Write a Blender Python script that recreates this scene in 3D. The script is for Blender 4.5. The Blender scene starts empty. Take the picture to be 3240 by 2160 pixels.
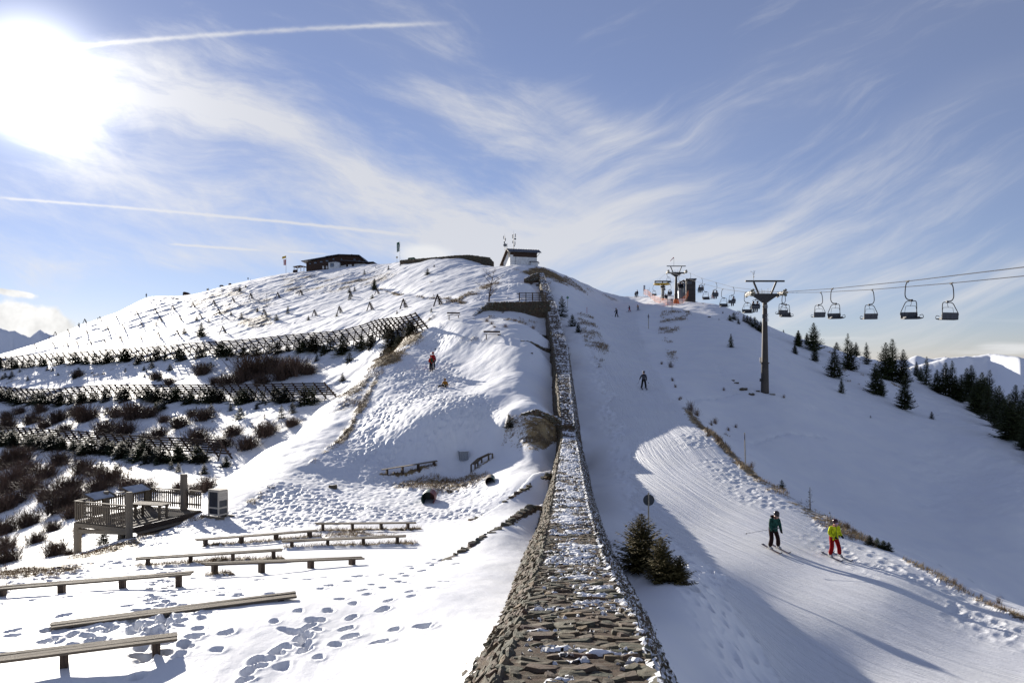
import bpy, bmesh, math, random
import numpy as np
from mathutils import Vector, Matrix, Euler

R = math.radians
sc = bpy.context.scene
col = sc.collection
rnd = random.Random(7)

# ---------------------------------------------------------------- camera
FPX = 2543.0                     # focal length in photo pixels (3240 wide)
CU, CV = 1620.0, 1150.0          # vanishing point of the level view axis
cam_d = bpy.data.cameras.new('camera')
cam = bpy.data.objects.new('camera', cam_d)
col.objects.link(cam)
cam.location = (0, 0, 0)
cam.rotation_euler = (R(90), 0, 0)
cam_d.sensor_width = 36.0
cam_d.lens = 36.0 * FPX / 3240.0
cam_d.shift_y = (CV - 1080.0) / 3240.0
cam_d.clip_start = 0.1
cam_d.clip_end = 30000
sc.camera = cam

# ---------------------------------------------------------------- light
SUN_AZ, SUN_EL = R(-30.8), R(14.2)     # azimuth from +Y towards +X
sun_dir = Vector((math.sin(SUN_AZ) * math.cos(SUN_EL), math.cos(SUN_AZ) * math.cos(SUN_EL), math.sin(SUN_EL)))
sd = bpy.data.lights.new('sun', 'SUN')
sd.energy = 5.0
sd.angle = R(0.5)
sd.color = (1.0, 0.93, 0.83)
so = bpy.data.objects.new('sun', sd)
col.objects.link(so)
so.rotation_euler = (-sun_dir).to_track_quat('-Z', 'Y').to_euler()

sc.view_settings.view_transform = 'Standard'
sc.view_settings.look = 'None'
sc.view_settings.exposure = 0.76
sc.view_settings.gamma = 1.0
sc.view_settings.use_curve_mapping = False
sc.render.engine = 'CYCLES'
sc.cycles.max_bounces = 6
sc.cycles.diffuse_bounces = 3
sc.cycles.sample_clamp_indirect = 6.0


class G:
    """tiny wrapper for building node graphs"""
    def __init__(s, nt):
        s.nt = nt
        s.l = nt.links

    def n(s, t, **kw):
        nd = s.nt.nodes.new(t)
        for k, v in kw.items():
            setattr(nd, k, v)
        return nd

    def put(s, sock, v):
        if isinstance(v, bpy.types.NodeSocket):
            s.l.new(v, sock)
        else:
            sock.default_value = v

    def m(s, op, a, b=0.0, c=0.0, clamp=False):
        nd = s.n('ShaderNodeMath', operation=op)
        nd.use_clamp = clamp
        s.put(nd.inputs[0], a)
        s.put(nd.inputs[1], b)
        s.put(nd.inputs[2], c)
        return nd.outputs[0]

    def add(s, *a):
        r = a[0]
        for b in a[1:]:
            r = s.m('ADD', r, b)
        return r

    def mul(s, *a):
        r = a[0]
        for b in a[1:]:
            r = s.m('MULTIPLY', r, b)
        return r

    def ss(s, x, lo, hi, t0=0.0, t1=1.0):
        nd = s.n('ShaderNodeMapRange')
        nd.interpolation_type = 'SMOOTHSTEP'
        s.put(nd.inputs['Value'], x)
        nd.inputs['From Min'].default_value = lo
        nd.inputs['From Max'].default_value = hi
        nd.inputs['To Min'].default_value = t0
        nd.inputs['To Max'].default_value = t1
        return nd.outputs[0]

    def xyz(s, x, y, z):
        nd = s.n('ShaderNodeCombineXYZ')
        s.put(nd.inputs[0], x)
        s.put(nd.inputs[1], y)
        s.put(nd.inputs[2], z)
        return nd.outputs[0]

    def noise(s, vec, scale=5, detail=4, rough=.55, dist=0.0, out=0):
        nd = s.n('ShaderNodeTexNoise')
        if vec is not None:
            s.l.new(vec, nd.inputs['Vector'])
        nd.inputs['Scale'].default_value = scale
        nd.inputs['Detail'].default_value = detail
        nd.inputs['Roughness'].default_value = rough
        nd.inputs['Distortion'].default_value = dist
        return nd.outputs[out]

    def mix(s, f, a, b, mode='MIX'):
        nd = s.n('ShaderNodeMix', data_type='RGBA', blend_type=mode)
        s.put(nd.inputs[0], f)
        for i, v in ((6, a), (7, b)):
            if isinstance(v, bpy.types.NodeSocket):
                s.l.new(v, nd.inputs[i])
            else:
                nd.inputs[i].default_value = (v[0], v[1], v[2], 1)
        return nd.outputs[2]


# ---------------------------------------------------------------- sky
world = bpy.data.worlds.new('World')
sc.world = world
world.use_nodes = True
wt = world.node_tree
wt.nodes.clear()
g = G(wt)
wout = g.n('ShaderNodeOutputWorld')
bg = g.n('ShaderNodeBackground')
sky = g.n('ShaderNodeTexSky', sky_type='NISHITA')
sky.sun_disc = False
sky.sun_elevation = SUN_EL
sky.sun_rotation = SUN_AZ
sky.altitude = 1900
sky.air_density = 1.0
sky.dust_density = 0.15
sky.ozone_density = 3.2
tc = g.n('ShaderNodeTexCoord')
sep = g.n('ShaderNodeSeparateXYZ')
wt.links.new(tc.outputs['Generated'], sep.inputs[0])
dx, dy, dz = sep.outputs
fy = g.m('MAXIMUM', dy, 0.05)
ga = g.m('DIVIDE', dx, fy)                 # tangent-plane coordinates of the direction
gb = g.m('DIVIDE', dz, fy)
front = g.ss(dy, 0.05, 0.3)
vec = g.xyz(ga, gb, 0.0)
warp = g.noise(vec, 2.2, 3, .5, out=1)
ws = g.n('ShaderNodeSeparateXYZ')
wt.links.new(warp, ws.inputs[0])
wa = g.add(ga, g.mul(g.m('SUBTRACT', ws.outputs[0], .5), .16))
wb = g.add(gb, g.mul(g.m('SUBTRACT', ws.outputs[1], .5), .16))


def rot2(a, b, deg):
    c, s_ = math.cos(R(deg)), math.sin(R(deg))
    return g.add(g.mul(a, c), g.mul(b, s_)), g.add(g.mul(a, -s_), g.mul(b, c))


def fibres(deg, sx, sy, detail=7, rough=.62, seed=0.0):
    a, b = rot2(wa, wb, deg)
    return g.noise(g.xyz(g.mul(a, sx), g.mul(b, sy), seed), 1.0, detail, rough, .25)


f_left = fibres(-17, 3.6, 14.0, 9, .66)
f_right = fibres(24, 2.2, 15.0, 9, .64, seed=4.0)
f_fine = fibres(-50, 14, 46, 4, .6, seed=9.0)
lr = g.ss(g.add(ga, g.mul(g.m('SUBTRACT', ws.outputs[2], .5), .3)), -0.04, 0.10)
fib = g.add(g.mul(f_left, g.m('SUBTRACT', 1.0, lr)), g.mul(f_right, lr))


def tp(u, v):
    return (u - CU) / FPX, (CV - v) / FPX


def blob(u, v, deg, lu, lv, k, warped=True):
    """elongated soft patch of cloud cover, deg is the rise to the right"""
    a0, b0 = tp(u, v)
    A = wa if warped else ga
    B = wb if warped else gb
    a, b = rot2(g.m('SUBTRACT', A, a0), g.m('SUBTRACT', B, b0), deg)
    a = g.mul(a, FPX / lu)
    b = g.mul(b, FPX / lv)
    r2 = g.add(g.mul(a, a), g.mul(b, b))
    return g.mul(g.m('EXPONENT', g.mul(r2, -1.0)), k)


patches = [
    (330, 350, -8, 330, 160, .62), (660, 345, -13, 360, 105, .50), (850, 400, -35, 150, 70, .22), (560, 300, -20, 260, 60, .20),
    (1400, 260, -35, 420, 160, .26), (1720, 390, -10, 430, 120, .36), (1880, 370, -10, 200, 60, .20),
    (1180, 560, -30, 320, 90, .30), (1480, 690, -20, 420, 100, .42), (1830, 640, 6, 330, 100, .42),
    (1850, 760, 4, 560, 60, .40), (2400, 690, 24, 800, 60, .30), (2950, 370, 27, 620, 60, .28),
    (2850, 660, 18, 700, 90, .28), (2950, 900, 10, 640, 90, .34), (2300, 830, 6, 620, 90, .34),
    (450, 560, -8, 700, 90, .26), (900, 620, -4, 520, 90, .34), (560, 800, 3, 900, 60, .34),
    (1250, 740, -10, 420, 50, .26), (2700, 150, 25, 900, 130, .14), (700, 150, 5, 800, 120, .12), (2350, 380, 25, 500, 150, .16),
]
cov = None
for p in patches:
    b_ = blob(*p)
    cov = b_ if cov is None else g.add(cov, b_)
low = g.ss(gb, 0.40, 0.0)
cov = g.add(cov, g.mul(low, .24), .05)
cov = g.mul(cov, front)
# outside the frame the same thin cirrus goes on
cov = g.add(cov, g.mul(g.m('SUBTRACT', 1.0, front), .12))
fibc = g.m('SUBTRACT', fib, .5)
veil = g.mul(g.ss(cov, .0, 1.0), .30)
streak = g.mul(g.ss(g.add(g.mul(fibc, 2.5), g.mul(cov, .95)), .14, 1.25), .92)
ripple = g.mul(g.ss(f_fine, .48, .70), g.ss(cov, .28, .6), g.m('SUBTRACT', 1.0, lr), .12)
dens = g.m('MINIMUM', g.add(g.mul(veil, g.ss(fib, .25, .6, .45, 1.0)), streak, ripple), 1.0)

fluff = g.noise(vec, 70, 5, .6)
fluff2 = g.noise(vec, 9, 3, .6)


def trail(p0, p1, w, k, sag=0.0, rough=.5, fade=.12):
    a0, b0 = tp(*p0)
    a1, b1 = tp(*p1)
    L = math.hypot(a1 - a0, b1 - b0)
    deg = math.degrees(math.atan2(b1 - b0, a1 - a0))
    a, b = rot2(g.m('SUBTRACT', ga, a0), g.m('SUBTRACT', gb, b0), deg)
    t = g.mul(a, 1.0 / L)
    bow = g.mul(g.mul(t, g.m('SUBTRACT', 1.0, t)), sag / FPX * 4)
    b = g.m('SUBTRACT', b, bow)
    b = g.add(b, g.mul(g.m('SUBTRACT', fluff, .5), w * 1.6 / FPX))
    prof = g.m('EXPONENT', g.mul(g.m('POWER', g.m('ABSOLUTE', g.mul(b, FPX / w)), 2.0), -1.0))
    win = g.mul(g.ss(t, 0.0, fade), g.ss(t, 1.0, 1.0 - 3 * fade))
    br = g.ss(fluff2, .5 - rough, .5 + rough * .3)
    return g.mul(prof, win, br, k, front)


dens = g.add(dens,
             trail((60, 165), (1480, 72), 7.0, .75, sag=14, rough=.30, fade=.06),
             trail((-60, 622), (1460, 762), 4.0, .85, sag=8, rough=.4, fade=.08),
             trail((520, 771), (860, 795), 3.4, .8, rough=.4),
             trail((900, 795), (1060, 806), 2.6, .6, rough=.5))
dens = g.m('MINIMUM', dens, 1.0)
# lenticular cloud over the ridge and cumulus at the left
edge = g.noise(vec, 26, 6, .62)
lent = g.ss(g.add(blob(1345, 806, -4, 115, 42, 1.0, False), g.mul(g.m('SUBTRACT', fib, .5), .3)), .32, .85)
cumn = g.add(blob(60, 1010, -6, 170, 62, 1.0, False), blob(40, 925, -8, 90, 12, .7, False),
             blob(170, 1040, -22, 80, 30, .5, False),
             g.mul(g.m('SUBTRACT', edge, .5), .9))
cum = g.ss(cumn, .36, .62)
bank = g.mul(g.ss(g.noise(g.xyz(g.mul(ga, 3.0), g.mul(gb, 42.0), 2.0), 1.0, 5, .55, .2), .47, .66),
             g.ss(gb, .062, .03), g.ss(gb, -.02, .01), g.ss(ga, .25, .42), .8)
# glow of the thin cloud round the sun
sdv = g.n('ShaderNodeVectorMath', operation='DOT_PRODUCT')
wt.links.new(tc.outputs['Generated'], sdv.inputs[0])
SV = Vector((math.sin(SUN_AZ) * math.cos(R(17.0)), math.cos(SUN_AZ) * math.cos(R(17.0)), math.sin(R(17.0))))
sdv.inputs[1].default_value = SV
ang = g.m('ARCCOSINE', g.m('MINIMUM', sdv.outputs['Value'], 0.99999))
glow1 = g.m("EXPONENT", g.mul(g.m("POWER", g.mul(ang, 1 / R(2.7)), 2.0), -1.0))
glow2 = g.m('EXPONENT', g.mul(ang, -1 / R(4.5)))
cb = g.add(7.4, g.mul(glow2, 8.0), g.mul(glow1, 6.0))
ccol = g.n('ShaderNodeVectorMath', operation='SCALE')
ccol.inputs[0].default_value = (1.0, 1.0, 1.02)
g.put(ccol.inputs['Scale'], cb)
skyc = g.n('ShaderNodeVectorMath', operation='MULTIPLY')
wt.links.new(sky.outputs[0], skyc.inputs[0])
skyc.inputs[1].default_value = (1.10, .97, 1.12)
sk2 = g.mix(.24, skyc.outputs[0], (4.6, 4.75, 5.3))
c1 = g.mix(g.mul(dens, .82), sk2, ccol.outputs[0])
c2 = g.mix(g.mul(g.m('MAXIMUM', lent, bank), .85), c1, (8.4, 8.5, 8.7))
shade = g.ss(g.noise(vec, 14, 4, .6), .3, .7, .72, 1.2)
cc = g.n('ShaderNodeVectorMath', operation='SCALE')
cc.inputs[0].default_value = (9.4, 9.3, 9.1)
g.put(cc.inputs['Scale'], shade)
c3 = g.mix(g.mul(cum, .95, front), c2, cc.outputs[0])
gl = g.n('ShaderNodeVectorMath', operation='SCALE')
gl.inputs[0].default_value = (1.0, .98, .93)
g.put(gl.inputs['Scale'], g.add(g.mul(glow1, 20.0), g.mul(glow2, 2.6)))
c4 = g.mix(1.0, c3, gl.outputs[0], 'ADD')
wt.links.new(c4, bg.inputs[0])
bg.inputs[1].default_value = 0.060
wt.links.new(bg.outputs[0], wout.inputs[0])
world.cycles.sampling_method = 'MANUAL'
world.cycles.sample_map_resolution = 512


# ---------------------------------------------------------------- helpers: meshes
def tagit(o, label=None, cat=None, group=None, kind=None):
    if label and len(label.split()) > 16: print('LONG', label)
    if label: o['label'] = label
    if cat: o['category'] = cat
    if cat and not kind: kind = 'thing'
    if group: o['group'] = group
    if kind: o['kind'] = kind
    return o


def empty(name, loc=(0, 0, 0), rz=0.0, label=None, cat=None, group=None):
    o = bpy.data.objects.new(name, None)
    col.objects.link(o)
    o.empty_display_size = .2
    o.location = loc
    o.rotation_euler = (0, 0, rz)
    return tagit(o, label, cat, group, 'thing')


def link(name, me, parent=None, loc=None, rot=None):
    o = bpy.data.objects.new(name, me)
    col.objects.link(o)
    if parent is not None: o.parent = parent
    if loc is not None: o.location = loc
    if rot is not None: o.rotation_euler = rot
    return o


def copy_tree(o, parent=None):
    c = o.copy()
    col.objects.link(c)
    if parent is not None: c.parent = parent
    for ch in list(o.children):
        copy_tree(ch, c)
    return c


class MB:
    """collects simple shapes, builds ONE mesh"""
    def __init__(s):
        s.v = []; s.f = []; s.mi = []; s.cur = 0

    def raw(s, vs, fs):
        o = len(s.v)
        s.v.extend([tuple(p) for p in vs])
        for f in fs:
            s.f.append(tuple(i + o for i in f)); s.mi.append(s.cur)
        return s

    def box(s, c, size, rz=0.0, M=None, taper=1.0):
        hx, hy, hz = size[0] / 2, size[1] / 2, size[2] / 2
        P = []
        for z in (-hz, hz):
            t = taper if z > 0 else 1.0
            for x, y in ((-hx, -hy), (hx, -hy), (hx, hy), (-hx, hy)):
                P.append(Vector((x * t, y * t, z)))
        if M is None: M = Matrix.Rotation(rz, 4, 'Z')
        c = Vector(c)
        P = [c + (M @ p) for p in P]
        return s.raw(P, [(3, 2, 1, 0), (4, 5, 6, 7), (0, 1, 5, 4), (1, 2, 6, 5), (2, 3, 7, 6), (3, 0, 4, 7)])

    def beam(s, a, b, w, h=None, up=(0, 0, 1)):
        """box from a to b, w wide, h high"""
        a, b = Vector(a), Vector(b)
        h = h or w
        d = (b - a)
        if d.length < 1e-6: return s
        d.normalize()
        upv = Vector(up)
        if abs(d.dot(upv)) > .98: upv = Vector((0, 1, 0))
        sd_ = d.cross(upv).normalized()
        u = sd_.cross(d).normalized()
        P = []
        for q in (a, b):
            for x, y in ((-1, -1), (1, -1), (1, 1), (-1, 1)):
                P.append(q + sd_ * (x * w / 2) + u * (y * h / 2))
        return s.raw(P, [(0, 1, 2, 3), (7, 6, 5, 4), (0, 4, 5, 1), (1, 5, 6, 2), (2, 6, 7, 3), (3, 7, 4, 0)])

    def tube(s, pts, r, n=8, r2=None, cap=True):
        pts = [Vector(p) for p in pts]
        m = len(pts)
        prev = None
        rings = []
        for i, p in enumerate(pts):
            d = (pts[min(i + 1, m - 1)] - pts[max(i - 1, 0)])
            if d.length < 1e-9: d = Vector((0, 0, 1))
            d.normalize()
            if prev is None:
                u = d.orthogonal().normalized()
            else:
                u = prev - d * prev.dot(d)
                if u.length < 1e-6: u = d.orthogonal()
                u.normalize()
            prev = u
            w = d.cross(u)
            rr = r if r2 is None else r + (r2 - r) * i / max(1, m - 1)
            if isinstance(r, (list, tuple)): rr = r[i]
            rings.append([p + (u * math.cos(2 * math.pi * k / n) + w * math.sin(2 * math.pi * k / n)) * rr for k in range(n)])
        vs = [q for rg in rings for q in rg]
        fs = []
        for i in range(m - 1):
            for k in range(n):
                k2 = (k + 1) % n
                fs.append((i * n + k, i * n + k2, (i + 1) * n + k2, (i + 1) * n + k))
        if cap:
            fs.append(tuple(reversed(range(n))))
            fs.append(tuple((m - 1) * n + k for k in range(n)))
        return s.raw(vs, fs)

    def lathe(s, prof, n=16, c=(0, 0, 0), M=None):
        vs = []
        for r_, z in prof:
            for k in range(n):
                a = 2 * math.pi * k / n
                vs.append(Vector((r_ * math.cos(a), r_ * math.sin(a), z)))
        M = M or Matrix.Identity(4)
        c = Vector(c)
        vs = [c + M @ p for p in vs]
        fs = []
        for i in range(len(prof) - 1):
            for k in range(n):
                k2 = (k + 1) % n
                fs.append((i * n + k, i * n + k2, (i + 1) * n + k2, (i + 1) * n + k))
        fs.append(tuple(reversed(range(n))))
        fs.append(tuple((len(prof) - 1) * n + k for k in range(n)))
        return s.raw(vs, fs)

    def ell(s, c, rad, n=12, m=8, M=None):
        prof = []
        for i in range(1, m):
            a = math.pi * i / m
            prof.append((math.sin(a), -math.cos(a)))
        S = (M or Matrix.Identity(4)) @ Matrix.Diagonal((rad[0], rad[1], rad[2], 1))
        return s.lathe(prof, n, c, S)

    def quad(s, a, b, c, d):
        return s.raw([a, b, c, d], [(0, 1, 2, 3)])

    def mesh(s, name, mats, smooth=False):
        me = bpy.data.meshes.new(name)
        me.from_pydata([tuple(p) for p in s.v], [], s.f)
        for m_ in (mats if isinstance(mats, (list, tuple)) else [mats]): me.materials.append(m_)
        if any(s.mi): me.polygons.foreach_set('material_index', s.mi)
        if smooth: me.polygons.foreach_set('use_smooth', [True] * len(s.f))
        me.update()
        return me

    def build(s, name, mats, parent=None, smooth=False, loc=None, rot=None):
        return link(name, s.mesh(name, mats, smooth), parent, loc, rot)


# ---------------------------------------------------------------- materials
def material(name):
    m_ = bpy.data.materials.new(name)
    m_.use_nodes = True
    nt = m_.node_tree
    b = nt.nodes['Principled BSDF']
    return m_, G(nt), b


def simple(name, c, rough=.7, metal=0.0, var=.15, scale=6.0, bump=.0, stretch=(1, 1, 1), objvar=.0, c2=None):
    m_, q, b = material(name)
    t = q.n('ShaderNodeTexCoord')
    mp = q.n('ShaderNodeMapping')
    q.l.new(t.outputs['Object'], mp.inputs[0])
    mp.inputs['Scale'].default_value = stretch
    nz = q.noise(mp.outputs[0], scale, 5, .6)
    c2 = c2 or [x * (1 - var) * .8 for x in c]
    cc_ = q.mix(q.ss(nz, .35, .65), c, c2)
    if objvar:
        oi = q.n('ShaderNodeObjectInfo')
        k = q.add(1 - objvar, q.mul(oi.outputs['Random'], 2 * objvar))
        v = q.n('ShaderNodeVectorMath', operation='SCALE')
        q.l.new(cc_, v.inputs[0]); q.put(v.inputs['Scale'], k)
        cc_ = v.outputs[0]
    q.l.new(cc_, b.inputs['Base Color'])
    b.inputs['Roughness'].default_value = rough
    b.inputs['Metallic'].default_value = metal
    if bump:
        bm_ = q.n('ShaderNodeBump')
        bm_.inputs['Strength'].default_value = bump
        bm_.inputs['Distance'].default_value = .02
        q.l.new(nz, bm_.inputs['Height'])
        q.l.new(bm_.outputs[0], b.inputs['Normal'])
    return m_

# ---------------------------------------------------------------- numpy noise
def _hash(ix, iy, seed):
    h = (ix.astype(np.int64) * 374761393 + iy.astype(np.int64) * 668265263 + seed * 1442695041) & 0xFFFFFFFF
    h = ((h ^ (h >> 13)) * 1274126177) & 0xFFFFFFFF
    h = (h ^ (h >> 16)) & 0xFFFFFFFF
    return h.astype(np.float64) / 4294967295.0


def vnoise(x, y, seed=0):
    ix = np.floor(x); iy = np.floor(y)
    fx = x - ix; fy_ = y - iy
    ux = fx * fx * (3 - 2 * fx); uy = fy_ * fy_ * (3 - 2 * fy_)
    a = _hash(ix, iy, seed); b = _hash(ix + 1, iy, seed)
    c = _hash(ix, iy + 1, seed); d = _hash(ix + 1, iy + 1, seed)
    return (a + (b - a) * ux) * (1 - uy) + (c + (d - c) * ux) * uy - .5


def fbm(x, y, octv=4, seed=0, gain=.5):
    r = 0; amp = 1.0
    for i in range(octv):
        r = r + vnoise(x, y, seed + i * 17) * amp
        x = x * 2.03 + 3.1; y = y * 2.03 - 1.7; amp *= gain
    return r


def dents(x, y, seed=0, r0=.38):
    """random little dents: 0 outside, up to -1 in the middle, with a soft rim"""
    ix = np.floor(x); iy = np.floor(y)
    out = np.zeros_like(x)
    for ox in (-1, 0, 1):
        for oy in (-1, 0, 1):
            cx = ix + ox; cy = iy + oy
            px = cx + .15 + .7 * _hash(cx, cy, seed)
            py = cy + .15 + .7 * _hash(cx, cy, seed + 5)
            rr = r0 * (.55 + .6 * _hash(cx, cy, seed + 9))
            q = ((x - px) ** 2 + (y - py) ** 2) / (rr * rr)
            k = (_hash(cx, cy, seed + 13) > .22)
            out = out - k * np.exp(-q * q) + k * .28 * np.exp(-((np.sqrt(q) - 1.35) / .3) ** 2)
    return out


def sstep(x, a, b):
    t = np.clip((x - a) / (b - a), 0, 1)
    return t * t * (3 - 2 * t)


def YM(u, Y):
    """distance along the summit hill, refined from the shadow it casts over the piste"""
    f = np.interp(Y, [57, 75, 100, 120, 135, 158, 178, 192, 216, 240, 265], [0, 7, 12, 16, 17, 18, 18, 18, 14, 8, 0])
    w = np.interp(u, [np.interp(Y, [90, 120], [1440, 1180]), np.interp(Y, [90, 120], [1650, 1380]), 1810, 1930], [0, 1, 1, 0])
    return float(Y - f * w)


# ---------------------------------------------------------------- wall line (world metres): Y, left-edge u, right-edge u, top v, left h, left k, right h, right k
WALL = [(5, 1455, 2260, 2590, .45, 1.0, 1.0, .5), (8, 1571, 2086, 2160, .5, 1.0, 1.0, .55), (11.5, 1650, 2007, 1957, .55, 1.0, 1.0, .6),
        (20, 1711, 1914, 1779, .75, 1.0, 1.3, .8), (33, 1743, 1861, 1600, 1.2, .6, 1.8, .5),
        (45, 1760, 1838, 1480, 1.8, .33, 2.0, .4), (57, 1779, 1820, 1378, 1.6, .3, 2.0, .4),
        (75, 1767, 1807, 1240, 1.3, .3, 2.0, .3), (100, 1752, 1796, 1102, 1.5, .3, 1.9, .2),
        (120, 1738, 1776, 1025, 1.5, .25, 1.6, .2), (135, 1729, 1760, 966, 1.5, .2, 1.5, .2), (158, 1712, 1735, 900, 1.4, .2, 1.3, .2),
        (178, 1703, 1719, 862, .5, .2, .6, .2)]
_W = np.array([(YM(1700, r[0]),) + r[1:] for r in WALL], float)
WYEND = float(_W[-1, 0])


def wall_at(Y):
    r = [np.interp(Y, _W[:, 0], _W[:, k]) for k in range(1, 8)]
    # interpolate world values, not pixels
    xl = np.interp(Y, _W[:, 0], (_W[:, 1] - CU) / FPX * _W[:, 0])
    xr = np.interp(Y, _W[:, 0], (_W[:, 2] - CU) / FPX * _W[:, 0])
    zt = np.interp(Y, _W[:, 0], (CV - _W[:, 3]) / FPX * _W[:, 0])
    return xl, xr, zt, r[3], r[4], r[5], r[6]


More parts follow.
